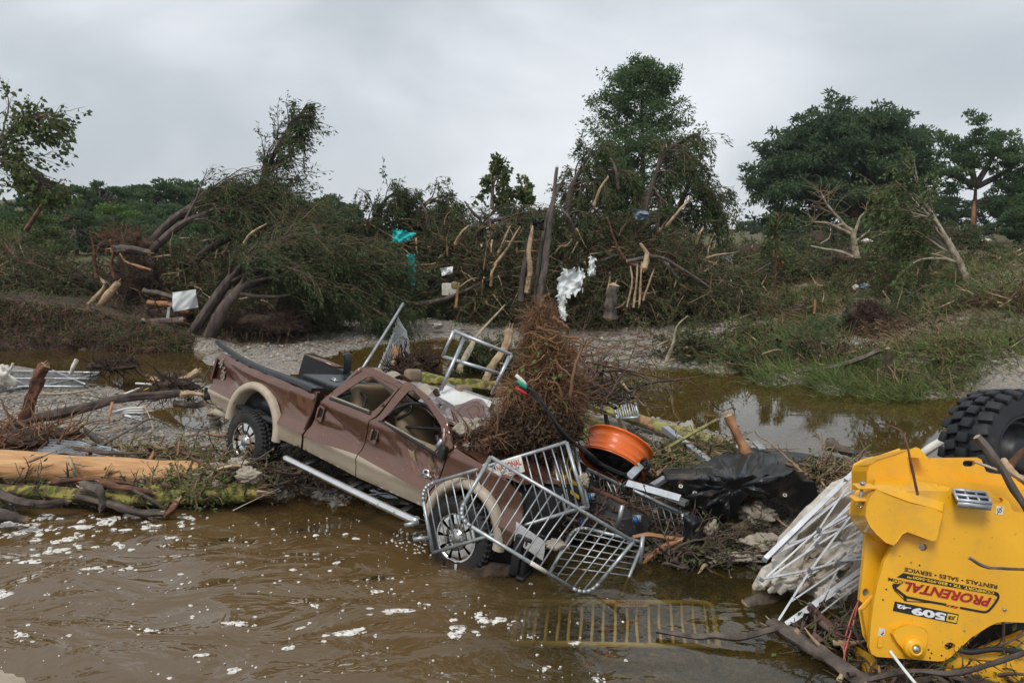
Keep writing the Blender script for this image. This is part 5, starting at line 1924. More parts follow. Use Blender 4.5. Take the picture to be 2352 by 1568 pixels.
# brush piles fill between the trees
bp = [
 ('dark brush heap at the foot of the left bent cypresses', (620, 730, 27), (2.6, 1.2, 1.2), 140, 9000),
 ('brush heap behind the white metal sheet', (400, 720, 28), (1.8, 1.0, 1.3), 120, 5000),
 ('dark brush behind the left bent cypresses', (720, 660, 33), (3.6, 1.5, 2.6), 170, 14000),
 ('brush heap under the turquoise cloth', (900, 690, 33.5), (2.6, 1.2, 2.2), 150, 11000),
 ('tangled brush left of the split trunk', (1100, 690, 33.5), (2.6, 1.2, 2.4), 160, 11000),
 ('deep brush behind the split trunk', (1250, 690, 34), (2.4, 1.2, 3.6), 170, 12000),
 ('highest brush heap below the tall cypress', (1450, 740, 30.5), (3.0, 1.5, 4.3), 240, 19000),
 ('brush at the right foot of the highest heap', (1590, 735, 28), (1.8, 1.0, 1.4), 130, 8000),
 ('brush heap left of the uprooted stump', (110, 690, 31), (2.6, 1.4, 1.6), 120, 8000),
 ('low brush line behind the right bank, left of the round root ball', (1790, 650, 40), (3.2, 1.6, 1.7), 120, 9000),
 ('brush heap under the bare white tree', (1950, 640, 40), (3.4, 1.6, 1.8), 140, 11000),
 ('far brush line in the gap below the horizon', (1740, 590, 60), (5.0, 2.0, 1.6), 100, 8000),
 ('leafy brush left of the leaning pale trunk', (2080, 640, 36), (2.2, 1.4, 1.6), 120, 9000),
 ('far brush at the foot of the big cypress', (1930, 560, 66), (6.0, 2.0, 2.4), 120, 11000),
 ('far brush at the foot of the rightmost cypress', (2180, 570, 58), (3.4, 2.0, 1.9), 100, 8000),
]
WALL = [
 ('tangled brush behind the twin trunks of the bent cypresses', (470, 690, 31.0), (1.7, .9, 2.6), 190, 5500),
 ('tangled brush behind the middle of the left bent cypresses', (600, 700, 31.0), (1.7, .9, 3.2), 190, 5500),
 ('tangled brush at the right end of the left bent cypresses', (705, 700, 31.0), (1.5, .9, 3.3), 190, 5500),
 ('tangled brush at the far left behind the eroded bank', (10, 690, 31.0), (1.9, .9, 1.9), 190, 5500),
 ('tangled wall of brush left of the turquoise cloth', (770, 700, 30.5), (1.7, .9, 3.2), 230, 9880),
 ('tangled wall of brush just right of the turquoise cloth', (985, 700, 30.8), (1.5, .9, 3.9), 260, 10640),
 ('tangled brush under the hooked cypress top', (870, 700, 31.5), (1.5, .9, 3.7), 230, 9880),
 ('tangled wall of brush above the white box', (1075, 695, 30.5), (1.5, .9, 3.8), 260, 10640),
 ('tangled brush directly left of the split trunk', (1160, 700, 29.5), (1.3, .8, 3.7), 250, 9880),
 ('tangled brush between the split trunk and the white sheet', (1290, 715, 28.2), (1.2, .7, 4.2), 240, 9880),
 ('tangled brush above the shredded slabs', (1420, 700, 28.0), (1.6, .8, 4.0), 300, 13300),
 ('tangled brush falling to the right of the shredded slabs', (1540, 720, 27.6), (1.5, .8, 3.0), 260, 12350),
 ('tangled brush low under the right shoulder of the highest heap', (1630, 725, 28.5), (1.2, .8, 1.9), 170, 9120),
 ('tangled brush heap right behind the upturned stump', (390, 680, 28.6), (1.6, .8, 2.0), 200, 8550),
 ('tangled brush left of the splintered logs', (120, 700, 28.8), (2.0, .8, 1.2), 200, 10450),
]
bp = bp + WALL
for i, (lab, (u, v, Yb), sz, nb_, nl_) in enumerate(bp):
    c = P(u, v, Yb)
    c[2] = min(c[2], ground_z(c[0], c[1]) + .1)
    far = Yb > 36
    brush_pile(lab, c, sz, 400 + i, nb=nb_, nleaf=nl_, leaf=(.15 * Yb / 30, .05 * Yb / 30), leafmat='leaf_cypress' if not far else ('leaf_olive' if i in (9, 12) else 'leaf_cypress'), pale=34 if not far else 10, blen=1.9 if not far else 2.2, dr=-.07, twig='twig_mix', core=i < 15)

# ------------------------------------------------------------------ broken trunks and stumps of the far bank
rod('split_trunk', 'upright pale trunk stripped of its bark, left of the dark twin trunks', 'trunk', [(1211, 672, 27), (1219, 625, 27), (1214, 580, 27), (1226, 520, 27)], .11, .055, 'wood_split', seed=1, splinter=9, rough=.3)
rod('dead_tree', 'tall dark trunk standing right behind the pale stripped one, forked at the top', 'trunk', [(1240, 700, 26.5), (1252, 600, 26.5), (1268, 480, 26.5), (1280, 385, 26.5)], .125, .05, 'bark_grey', seed=2, splinter=5)
rod('dead_tree', 'slim dark trunk leaning right beside the tall forked one', 'trunk', [(1225, 690, 27.3), (1238, 600, 27.3), (1262, 480, 27.3), (1300, 400, 27.3)], .09, .03, 'bark_grey', seed=3, splinter=4)
rod('dead_tree', 'short dark trunk just left of the pale stripped trunk', 'trunk', [(1196, 690, 27.4), (1205, 610, 27.4), (1222, 520, 27.4)], .11, .06, 'bark_dark', seed=4, splinter=4)
rod('broken_limb', 'pale torn limb slanting down left of the split trunk', 'branch', [(1195, 520, 28), (1165, 570, 28), (1135, 610, 28)], .035, .06, 'wood_split', seed=5, splinter=4)
rod('broken_limb', 'second pale torn limb slanting above the crossing logs', 'branch', [(1172, 520, 28.4), (1145, 580, 28.4)], .04, .05, 'wood_split', seed=6, splinter=4)
rod('stump', 'thick dark stump at the foot of the highest heap', 'stump', [(1398, 730, 25.5), (1402, 690, 25.5), (1408, 655, 25.5)], .22, .18, 'bark_grey', seed=7, splinter=6)
for j, (a_, lab) in enumerate((([(1440, 705, 25.2), (1452, 650, 25.2), (1448, 612, 25.2)], 'leftmost of the pale shredded planks of wood beside the thick stump'), ([(1455, 706, 25.1), (1462, 650, 25.1), (1464, 606, 25.1)], 'second pale shredded slab beside the thick stump'), ([(1468, 700, 25.0), (1472, 640, 25.0), (1474, 602, 25.0)], 'third pale shredded slab beside the thick stump, the tallest'), ([(1478, 690, 25.1), (1490, 650, 25.1), (1502, 620, 25.1)], 'rightmost pale shredded slab, leaning right'))):
    rod('wood_splinter', lab, 'splinter', a_, .036, .02, 'wood_split', seed=20 + j, splinter=9, n=6, rough=.4, group='shredded slabs of the broken trunk')
rod('broken_limb', 'curved orange torn limb over the shredded slabs', 'branch', [(1470, 560, 26), (1486, 585, 26), (1478, 618, 25.6)], .05, .10, 'wood_split', seed=30, splinter=4)
rod('broken_limb', 'long torn limb pointing up left in the highest heap', 'branch', [(1395, 500, 26.5), (1415, 560, 26.5), (1440, 600, 26.5), (1470, 615, 26.5)], .03, .07, 'bark_red', seed=31, splinter=4)
rod('broken_limb', 'dark limb with a pale broken end reaching right from the heap', 'branch', [(1440, 600, 26), (1510, 590, 26), (1570, 620, 26), (1630, 660, 26)], .07, .03, 'bark_dark', seed=32, splinter=4)
rod('fallen_log', 'mossy log lying level under the brush right of the turquoise cloth', 'log', [(950, 672, 31), (1020, 672, 31), (1090, 668, 31)], .10, .09, 'bark_moss', seed=33)
rod('fallen_log', 'dark curved log crossing in front of the level mossy log', 'log', [(950, 700, 29), (1010, 690, 29), (1060, 672, 29), (1130, 640, 29), (1195, 630, 29)], .09, .05, 'bark_dark', seed=34, splinter=4)
rod('broken_limb', 'red barked stake leaning below the crossing logs', 'branch', [(1047, 706, 27), (1050, 675, 27), (1054, 650, 27)], .06, .03, 'wood_orange', seed=35, splinter=4)

sr = np.random.default_rng(88)
SN = [(742, 560, 28.0, -.4, 'between the bent cypresses and the turquoise cloth'), (815, 640, 27.5, .5, 'low, left of the lower turquoise cloth'), (985, 520, 28.6, -.3, 'high, right of the upper turquoise cloth'), (1045, 560, 28.4, .6, 'above the white crumpled cover'), (1105, 505, 28.2, -.7, 'high in the brush left of the split trunk'), (1128, 655, 27.6, .2, 'low in the brush left of the split trunk'), (1320, 530, 26.6, -.5, 'above the torn white sheet'), (1365, 470, 26.8, .4, 'left of the blue grey cloth'), (1420, 430, 27.0, -.2, 'above the blue grey cloth'), (1530, 520, 26.6, .7, 'right of the blue grey cloth'), (1555, 640, 26.4, -.6, 'right of the shredded slabs'), (1600, 560, 27.0, .3, 'at the right shoulder of the highest heap'), (640, 590, 25.6, 1.0, 'lying on the bent cypresses'), (560, 560, 25.8, .9, 'near the middle of the bent cypresses')]
for j, (u, v, Yb, ln_, wh_) in enumerate(SN):
    L_ = sr.uniform(45, 85)
    rod('broken_limb', 'pale freshly snapped limb ' + wh_, 'branch', [(u, v, Yb), (u + ln_ * L_ * .5 + sr.normal() * 5, v - L_ * .45, Yb - .2), (u + ln_ * L_, v - L_ * .8, Yb - .1)], .055, .03, 'wood_split' if j % 2 else 'bark_grey', seed=700 + j, splinter=6, rough=.3, ends=(True, True))
# uprooted stump heap at the left
root_mass('upturned root plate with a broken stump on top, above the splintered logs', P(310, 640, 27.3), (.75, .5, .85), 501, 420, .7, 'root_dark', name='uprooted_stump', rr=.010, up=.3)
root_mass('reddish roots fanning up behind the upturned stump', P(285, 560, 28.2), (.75, .4, .4), 502, 260, .8, 'root_red', name='root_fan', up=.8, rr=.009)
root_mass('wide mat of roots and soil under the white metal sheet', P(360, 735, 26), (1.7, .6, .45), 503, 420, .7, 'root_dark', name='root_mat', rr=.010)
root_mass('dark root mat on the bank right of the bent trunks', P(600, 740, 25.2), (1.5, .5, .42), 504, 420, .7, 'root_dark', name='root_mat', rr=.010)
root_mass('root mat at the waterline below the bent trunks', P(420, 790, 24.4), (1.3, .35, .18), 505, 320, .6, 'root_dark', name='root_mat', rr=.009)
rod('stump', 'level grey broken log on top of the upturned root plate', 'log', [(258, 574, 26.8), (300, 572, 26.8), (342, 580, 26.8)], .13, .10, 'bark_grey', seed=40, splinter=5, ends=(True, True))
rod('splintered_log', 'upper of the two pale splintered logs leaning on the stump heap', 'log', [(170, 735, 26), (205, 700, 26), (240, 660, 26), (232, 640, 26)], .12, .04, 'wood_split', seed=41, splinter=8)
rod('splintered_log', 'lower, thicker pale splintered log leaning on the stump heap', 'log', [(182, 750, 25.6), (225, 705, 25.6), (272, 650, 25.6)], .15, .10, 'wood_split', seed=42, splinter=8)
rod('broken_limb', 'reddish split trunk standing upright left of the upturned stump', 'trunk', [(225, 640, 28), (216, 600, 28), (217, 575, 28), (207, 532, 28)], .075, .03, 'bark_red', seed=43, splinter=6)
rod('broken_limb', 'short red stake upright on the upturned stump', 'branch', [(264, 640, 26.6), (256, 610, 26.6), (259, 580, 26.6), (253, 552, 26.6)], .05, .03, 'bark_red', seed=44, splinter=5)
rod('broken_limb', 'bright torn root curving down in front of the upturned stump', 'branch', [(275, 582, 26.4), (290, 602, 26.4), (320, 612, 26.4), (345, 620, 26.4)], .025, .05, 'wood_orange', seed=45, splinter=3)
for j, (a_, lab) in enumerate((([(300, 760, 25), (350, 740, 25), (420, 735, 25)], 'wet grey log at the foot of the root mat'), ([(260, 780, 24.6), (310, 750, 24.6), (330, 735, 24.6)], 'stub of dark trunk pointing up at the foot of the stump heap'), ([(330, 668, 26), (370, 676, 26), (420, 690, 26)], 'brown log pointing at the white metal sheet'), ([(340, 695, 25.8), (390, 700, 25.8), (430, 720, 25.8)], 'splintered brown log under the white metal sheet'))):
    rod('fallen_log', lab, 'log', a_, .11, .08, ('bark_grey', 'bark_dark', 'wood_wet', 'wood_orange')[j], seed=50 + j, splinter=4)

# cloth and sheet metal caught in the brush
cloth('metal_sheet', 'crumpled white metal sheet hanging on the left brush', 'metal sheet', [(396, 672, 25.4), (451, 664, 25.3), (453, 706, 25.4), (399, 716, 25.4)], 'sheet_white', 1, .05, f=3.5)
cloth('plastic_strip', 'white plastic strip dangling below the white metal sheet', 'plastic strip', [(386, 706, 25.2), (392, 704, 25.2), (384, 760, 25.2), (376, 758, 25.2)], 'sheet_white', 2, .03)
cloth('turquoise_cloth', 'upper turquoise cloth caught high in the brush', 'cloth', [(902, 526, 27.6), (957, 536, 27.6), (937, 553, 27.6), (902, 557, 27.6)], 'turquoise', 3, .06, jag=.03)
cloth('turquoise_cloth', 'lower turquoise cloth hanging under the upper one', 'cloth', [(928, 604, 27.2), (954, 608, 27.2), (951, 657, 27.2), (918, 653, 27.2)], 'turquoise', 4, .07, jag=.03)
cloth('turquoise_cloth', 'thin turquoise shred between the two larger turquoise cloths', 'cloth', [(936, 580, 27.4), (953, 588, 27.4), (948, 606, 27.4), (938, 604, 27.4)], 'turquoise', 5, .05, jag=.03)
cloth('white_sheet', 'torn white sheet hanging left of the shredded stump', 'sheet', [(1290, 612, 25.4), (1340, 625, 25.6), (1335, 668, 25.4), (1282, 690, 25.2)], 'sheet_white', 6, .10, jag=.06)
cloth('white_sheet', 'narrow tail of white sheet hanging down to the ground by the torn one', 'sheet', [(1282, 680, 25.2), (1300, 676, 25.2), (1300, 738, 25.2), (1288, 728, 25.2)], 'sheet_white', 7, .06, jag=.03)
cloth('white_sheet', 'upright white scrap right above the torn white sheet', 'sheet', [(1355, 590, 25.8), (1367, 594, 25.8), (1368, 630, 25.8), (1350, 634, 25.8)], 'sheet_white', 8, .05, jag=.03)
cloth('blue_grey_cloth', 'blue grey cloth wrapped on a limb high in the highest heap', 'cloth', [(1450, 478, 26.5), (1492, 486, 26.5), (1490, 502, 26.5), (1462, 506, 26.5)], 'cloth_blue', 9, .10)
cloth('white_sheet', 'white crumpled cover under the brush right of the turquoise cloth', 'sheet', [(1010, 616, 29), (1040, 612, 29), (1040, 628, 29), (1015, 634, 29)], 'sheet_white', 10, .08)
cloth('white_sheet', 'white tarp scrap right of the highest heap', 'sheet', [(1632, 578, 32), (1652, 584, 32), (1650, 604, 32), (1628, 600, 32)], 'sheet_white', 11, .08, jag=.04)
cloth('white_sheet', 'small white scrap at the far right of the highest heap', 'sheet', [(1660, 588, 32), (1682, 586, 32), (1680, 600, 32), (1664, 602, 32)], 'sheet_white', 12, .08, jag=.04)
cloth('dark_sheet', 'dark tarpaulin bag caught on the twin trunks', 'bag', [(1222, 500, 26.8), (1250, 505, 26.8), (1250, 530, 26.8), (1226, 528, 26.8)], 'tarp_black', 13, .08)
# plastic crate with slots, wedged under the brush
cr_c = [P(872, 688, 27.5), P(905, 676, 27.5), P(935, 690, 27), P(905, 704, 27)]
t = thing('plastic_crate', 'white slotted plastic crate wedged under the brush left of the crossing logs', 'crate', cr_c[3])
for k in range(7):
    f = k / 6
    b = B()
    b.bar(cr_c[0] * (1 - f) + cr_c[1] * f, cr_c[3] * (1 - f) + cr_c[2] * f, .05, .03)
    b.obj('slat', 'sign_white', t)
for k in range(3):
    f = k / 2
    b = B()
    b.bar(cr_c[0] * (1 - f) + cr_c[3] * f, cr_c[1] * (1 - f) + cr_c[2] * f, .05, .04)
    b.obj('rail', 'sign_white', t)
b = B()
b.rbox(P(1033, 664, 29.4), (.55, .5, .45), .03)
tag(b.obj('white_box', 'sign_white'), 'white box lying behind the crossing logs', 'box')
b = B()
b.rbox(P(1044, 655, 28.6), (.24, .2, .28), .09)
tag(b.obj('foam_lump', 'grass_dry'), 'yellow foam lump on the white box', 'foam lump')

# ------------------------------------------------------------------ right bank: bare tree, leaning trunk, saplings, root ball
Y = 36
bw = thing('bare_tree', 'bare white barked tree with crooked limbs in front of the big cypress', 'tree', P(1968, 592, Y))
for k, (pts, ra, rb) in enumerate((([(1968, 592, Y), (1962, 555, Y), (1957, 530, Y)], .16, .11), ([(1957, 530, Y), (1942, 520, Y), (1930, 505, Y), (1900, 470, Y), (1885, 440, Y)], .10, .03), ([(1962, 545, Y), (1950, 535, Y), (1930, 525, Y), (1900, 512, Y), (1868, 510, Y)], .09, .03),
                                ([(1962, 540, Y), (1968, 520, Y), (1975, 500, Y), (1990, 485, Y)], .08, .03), ([(1945, 525, Y), (1935, 515, Y), (1920, 520, Y)], .07, .05), ([(1958, 560, Y), (1990, 535, Y), (2000, 525, Y)], .06, .02), ([(1958, 590, Y), (1930, 578, Y), (1895, 572, Y), (1862, 565, Y)], .08, .03), ([(1885, 560, Y), (1905, 545, Y), (1908, 520, Y)], .04, .015))):
    b = B()
    log_geo(b, PP(pts), [ra, (ra + rb) / 2, rb], 8, 12, .08, k)
    b.obj('trunk' if k == 0 else 'limb', 'bark_pale', bw)
r_ = np.random.default_rng(3)
b = B()
st = PP([(1885, 440, Y), (1900, 470, Y), (1915, 490, Y), (1868, 510, Y), (1990, 485, Y), (1890, 455, Y)])
Cv = walk(np.repeat(st, 9, 0), r_.normal(size=(54, 3)) * [1, .5, .6] + [0, 0, .6], r_.uniform(.5, 1.4, 54), 7, .2, 0, r_)
b.tubes(Cv, taper(54, 7, .018, .005), 4)
kind(b.obj('twig_spray', 'twig_pale', bw), 'stuff')

swept_tree('pale bare trunk leaning left with its crown hanging left, on the right bank', PP([(2240, 690, 27), (2215, 630, 27), (2185, 570, 27), (2150, 510, 27), (2118, 452, 27)]), .12, 601, (-1, 0, -.1), nbr=22, brl=(2.4, 1.6), nleaf=5200, leaf=(.15, .09), leafmat='leaf_olive', bark='bark_pale', name='leaning_tree', t0=.35, droop=-.06, torn=2, wig=.14, r1=.045)
root_mass('dark root plate at the foot of the pale leaning trunk', P(2245, 700, 26.8), (.7, .4, .32), 602, 300, .6, 'root_dark', name='root_plate', rr=.009)
root_mass('round dark root ball standing on edge on the right bank', P(1988, 738, 23.5), (.56, .46, .62), 603, 1500, .28, 'root_dark', name='root_ball', rr=.008)
saps = [
 ('thin upright sapling with a ruined crown, left on the right bank', [(1778, 690, 32), (1782, 600, 32), (1784, 540, 32), (1790, 485, 32)], .035, (0, 0, -.3), 14, (.8, .5), 1400, 'leaf_olive', 'twig'),
 ('thin pale birch like stem right of the highest heap', [(1635, 600, 40), (1645, 540, 40), (1652, 490, 40), (1655, 455, 40)], .05, (.2, 0, .2), 16, (1.0, .6), 700, 'leaf_olive', 'pale'),
 ('second thin pale stem behind the first, right of the highest heap', [(1660, 620, 41), (1668, 560, 41), (1690, 500, 41)], .045, (.2, 0, .1), 14, (1.0, .6), 600, 'leaf_olive', 'pale'),
 ('reddish thin sapling in the brush left of the leaning pale trunk', [(2030, 670, 33), (2028, 620, 33), (2026, 570, 33)], .035, (.1, 0, -.2), 12, (.8, .5), 900, 'leaf_olive', 'twig'),
 ('thin dead stem bent over in the grass right of the dark root ball', [(2205, 885, 19), (2180, 820, 19.5), (2150, 760, 20), (2130, 700, 20.5)], .022, (-.2, 0, .2), 8, (.5, .3), 120, 'leaf_olive', 'twig'),
]
for i, (lab, tr_, r0, fl, nb_, bl_, nl_, lm, bk_) in enumerate(saps):
    swept_tree(lab, PP(tr_), r0, 620 + i, fl, nbr=nb_, brl=bl_, nleaf=nl_, leaf=(.15, .09), leafmat=lm, bark='bark_pale' if bk_ == 'pale' else 'bark_red', name='sapling', t0=.25, droop=-.06, torn=0, limb_parts=False, side=2.0, r1=.01)
sh = [  # fallen leafy bushes on the right bank
 ('leafy fallen branch between the root ball and the pond', (1850, 790, 21), (1.0, .6, .45), 'leaf_green', 3800),
 ('leafy fallen branch left of the round root ball', (1890, 735, 24), (1.2, .6, .5), 'leaf_green', 4200),
 ('low green bush on the pond edge below the shredded stump', (1590, 800, 21.5), (.9, .5, .55), 'leaf_cypress', 3600),
 ('low dark bush at the left end of the right bank', (1730, 820, 20.5), (.7, .5, .35), 'leaf_cypress', 3000),
 ('leafy fallen bough right of the round root ball', (2110, 720, 24), (1.3, .7, .55), 'leaf_green', 4200),
 ('green bush at the foot of the pale leaning trunk', (2170, 690, 27), (1.2, .7, .6), 'leaf_olive', 3800),
 ('leafy brush on the dirt slope at the right edge', (2320, 600, 30), (1.2, .8, .9), 'leaf_olive', 3800),
 ('green leafy bough lying at the water right of the broken post', (2120, 870, 18), (1.0, .5, .28), 'grass_green', 2600),
 ('leafy bough under the bare white tree', (1900, 650, 31), (1.3, .7, .7), 'leaf_olive', 3800),
 ('leafy bough below the thin upright sapling', (1790, 680, 30), (1.2, .7, .6), 'leaf_olive', 3800),
 ('leafy bough on the slope between the leaning trunk and the bare tree', (2060, 600, 33), (1.5, .8, 1.0), 'leaf_olive', 4400),
 ('flattened brush on the dirt between the round root ball and the bare tree', (1900, 690, 27), (1.6, .8, .35), 'leaf_olive', 3600),
 ('flattened brush along the bank below the thin upright sapling', (1740, 740, 23.5), (1.3, .7, .35), 'leaf_olive', 3600),
 ('flattened brush at the lower right bank in front of the leaning trunk', (2230, 760, 22), (1.3, .8, .3), 'leaf_green', 3400),
 ('flattened brush on the far slope at the right edge', (2290, 660, 29), (1.6, .9, .5), 'leaf_olive', 3600),
 ('brush strewn on the bank right of the white litter', (2080, 680, 29), (1.6, .9, .45), 'leaf_olive', 3600),
 ('brush lying along the pond edge under the dead stem', (2230, 850, 18.5), (1.0, .6, .22), 'grass_green', 2600),
 ('brown brush heap on the upper slope, left of the right edge', (2260, 615, 34), (1.8, .9, .8), 'leaf_brown', 2600),
 ('brown brush heap behind the foot of the pale leaning trunk', (2150, 640, 31), (1.7, .8, .8), 'leaf_brown', 2600),
 ('brown brush heap on the bank straight below the bare white tree', (1970, 625, 33), (1.8, .8, .7), 'leaf_brown', 2600),
 ('brown brush heap at the foot of the thin upright sapling', (1770, 700, 28), (1.6, .8, .6), 'leaf_brown', 2400),
 ('brown brush lying right of the round root ball', (2060, 755, 22.5), (1.2, .6, .35), 'leaf_brown', 1800),
 ('brown brush lying left of the split grey stump', (1960, 815, 20), (1.1, .5, .3), 'leaf_brown', 1600),
 ('brown brush on the slope above the big tyre', (2310, 770, 21), (1.0, .6, .3), 'leaf_brown', 1500),
 ('dense green willow bush behind the white platform rail', (1120, 755, 20.5), (1.15, .7, .95), 'leaf_cypress', 7500),
 ('green sprig bush right behind the red root ball', (1240, 745, 22), (.8, .6, .7), 'leaf_cypress', 4200),
]
for i, (lab, (u, v, Yb), sz, lm, nl_) in enumerate(sh):
    c = P(u, v, Yb)
    c[2] = ground_z(c[0], c[1]) - .02
    brush_pile(lab, c, sz, 640 + i, nb=46, nleaf=nl_, leaf=(.11, .042), leafmat=lm, twig='twig_mix', name='fallen_bush', pale=7, core=False, blen=1.1)
rod('broken_post', 'split grey stump at the pond edge on the right', 'stump', [(2050, 880, 18.5), (2044, 840, 18.5), (2040, 800, 18.5)], .13, .05, 'wood_wet', seed=60, splinter=7)
rod('fallen_branch', 'long grey branch lying along the pond edge, left of the split stump', 'branch', [(1830, 855, 19), (1900, 845, 19), (1960, 830, 19), (2020, 805, 19)], .03, .07, 'bark_grey', seed=61)
rod('fallen_branch', 'short orange broken stick upright in the fallen branches on the right bank', 'branch', [(1870, 720, 24), (1872, 700, 24), (1872, 690, 24)], .04, .035, 'wood_orange', seed=62, splinter=3)
rod('fallen_branch', 'forked pale stem standing in the bush at the pond edge', 'branch', [(1530, 830, 20.5), (1545, 790, 20.5), (1555, 750, 20.5), (1580, 725, 20.5)], .05, .015, 'bark_pale', seed=63)

# grass
def grass(name, spots, n, hh, mats, seed, bend=(.5, 0, 0)):
    r = np.random.default_rng(seed)
    b = B()
    for (u0, u1, v0, v1, k) in spots:
        u = r.uniform(u0, u1, k)
        v = r.uniform(v0, v1, k)
        cl = r.normal(size=(k // 30 + 1, 2)) * .0
        p_ = np.array([G(a, c_, .25) for a, c_ in zip(u, v)])
        cen = p_[r.integers(0, k, k // 25 + 1)]
        p_ = cen[r.integers(0, len(cen), k)] + r.normal(size=(k, 3)) * [.22, .22, 0]
        p_[:, 2] = hgt(p_[:, 0], p_[:, 1])
        ok = p_[:, 2] > -.08
        p_ = p_[ok]
        m = len(p_)
        L_ = hh * r.uniform(.5, 1.4, m)
        D = np.array([0, 0, .62]) + np.asarray(bend) * r.uniform(0, 2.4, (m, 1)) + r.normal(size=(m, 3)) * .45
        C = walk(p_, D, L_, 4, .12, -.16, r)
        W = (.006 + .004 * r.uniform(0, 1, m)) * np.maximum(1, p_[:, 1] / 16)
        X = unit(np.cross(C[:, 1] - C[:, 0], r.normal(size=(m, 3))))[:, None] * W[:, None, None]
        wv = np.array([1, .9, .6, .1])[None, :, None]
        Vl = np.stack([C - X * wv, C + X * wv], 2)
        idx = np.arange(m * 8).reshape(m, 4, 2)
        q_ = np.stack([idx[:, :-1, 0], idx[:, :-1, 1], idx[:, 1:, 1], idx[:, 1:, 0]], -1).reshape(-1, 4)
        b.add(Vl.reshape(-1, 3), q_)
    return kind(b.obj(name, mats, local=True, smooth=False), 'stuff')


grass('green_grass', [(2150, 2400, 740, 880, 4600), (1900, 2180, 840, 905, 3600), (2080, 2300, 690, 770, 1700), (1700, 1950, 800, 880, 2400), (1950, 2250, 650, 720, 900), (1560, 1800, 770, 850, 1600), (845, 880, 780, 812, 260), (1650, 1900, 700, 760, 1200)], 0, .5, 'grass_green', 701, (-.5, 0, 0))
grass('dry_grass', [(2150, 2400, 700, 860, 3600), (1700, 1950, 680, 800, 2600), (1850, 2150, 700, 800, 1800), (1560, 1700, 840, 870, 700), (2000, 2300, 800, 890, 1600), (1480, 1620, 840, 880, 500), (1900, 2100, 660, 740, 900)], 0, .5, 'grass_dry', 702, (-.6, 0, 0))
# leaf litter and broken twigs strewn over bank and bars
r_ = np.random.default_rng(71)
b = B()
for (u0, u1, v0, v1, k, ln) in ((1350, 2352, 610, 880, 6800, .6), (0, 760, 700, 800, 1100, .45), (1250, 1950, 1030, 1310, 1300, .35), (0, 640, 1000, 1180, 650, .35), (700, 1100, 700, 790, 260, .4), (550, 900, 1080, 1150, 260, .3), (0, 500, 880, 990, 240, .35)):
    u = r_.uniform(u0, u1, k)
    v = r_.uniform(v0, v1, k)
    p_ = np.array([G(a, c_, .2) for a, c_ in zip(u, v)])
    p_[:, 2] = hgt(p_[:, 0], p_[:, 1]) + .02
    ok = p_[:, 2] > 0
    p_ = p_[ok]
    m = len(p_)
    D = r_.normal(size=(m, 3)) * [1, 1, .18]
    C = walk(p_, D, ln * r_.uniform(.3, 1.6, m), 5, .15, 0, r_)
    b.tubes(C, taper(m, 5, r_.uniform(.004, .012, m) * np.clip(p_[:, 1] / 14, 1, 2), .003), 3)
kind(b.obj('strewn_twigs', 'twig_mix', local=True), 'stuff')
# ------------------------------------------------------------------ steel crowd barricades
def round_path(c, rads, n=7):
    """closed quad with chosen corner radii (metres)"""
    out = []
    for i in range(4):
        p = np.asarray(c[i])
        a = np.asarray(c[i - 1])
        b_ = np.asarray(c[(i + 1) % 4])
        r = rads[i]
        if r <= 0:
            out.append(p)
            continue
        u_ = unit(a - p) * r
        w_ = unit(b_ - p) * r
        for t in np.linspace(0, 1, n):
            out.append((1 - t) ** 2 * (p + u_) + 2 * t * (1 - t) * p + t ** 2 * (p + w_))
    return out


def barricade(label, c, nb, rads=(.16, 0, 0, .16), r=.021, rb=.0085, sign=None, feet=None, mat='galvanized', group='steel crowd barricades', skip=()):
    c = [np.asarray(q_, float) for q_ in c]
    N = unit(np.cross(c[1] - c[0], c[3] - c[0]))
    if N[1] > 0:
        N = -N
    t = thing('barricade', label, 'barricade', c[3], group)
    path = round_path(c, rads)
    b = B()
    k = len(path)
    for i in range(k):
        b.tube([path[i], path[(i + 1) % k]], r, 8, caps=True)
    b.obj('frame', mat, t)
    for i in range(nb):
        if i in skip:
            continue
        f = (i + .75) / (nb + .5)
        a_ = c[0] * (1 - f) + c[1] * f
        e_ = c[3] * (1 - f) + c[2] * f
        wob = rng.normal(size=3) * .008
        bb = B()
        bb.tube(np.array([a_, (a_ + e_) / 2 + wob, e_]), rb, 6)
        bb.obj('bar', mat, t)
    for (p_, d_, ln) in (feet or []):
        bb = B()
        bb.bar(p_, np.asarray(p_) + unit(d_) * ln, .045, .012, up=N)
        bb.obj('foot', mat, t)
    if sign:
        f0, f1, hh, lines = sign
        a_ = c[0] * (1 - f0) + c[1] * f0
        e_ = c[0] * (1 - f1) + c[1] * f1
        dn = unit((c[3] + c[2]) - (c[0] + c[1]))
        b = B()
        o_ = N * .028
        b.poly(np.array([a_ + o_, e_ + o_, e_ + o_ + dn * hh, a_ + o_ + dn * hh]), [], N, .006)
        sp_ = b.obj('sign_plate', 'sign_white', t, smooth=False)
        for (txt, y0, h_, mt, x0, x1) in lines:
            A_ = a_ + (e_ - a_) * x0 + dn * hh * y0 + o_
            B_ = a_ + (e_ - a_) * x1 + dn * hh * y0 + o_
            text_mesh('sign_lettering', txt, A_, B_, h_ * hh, N, mt, sp_, bold=.02)
    return t


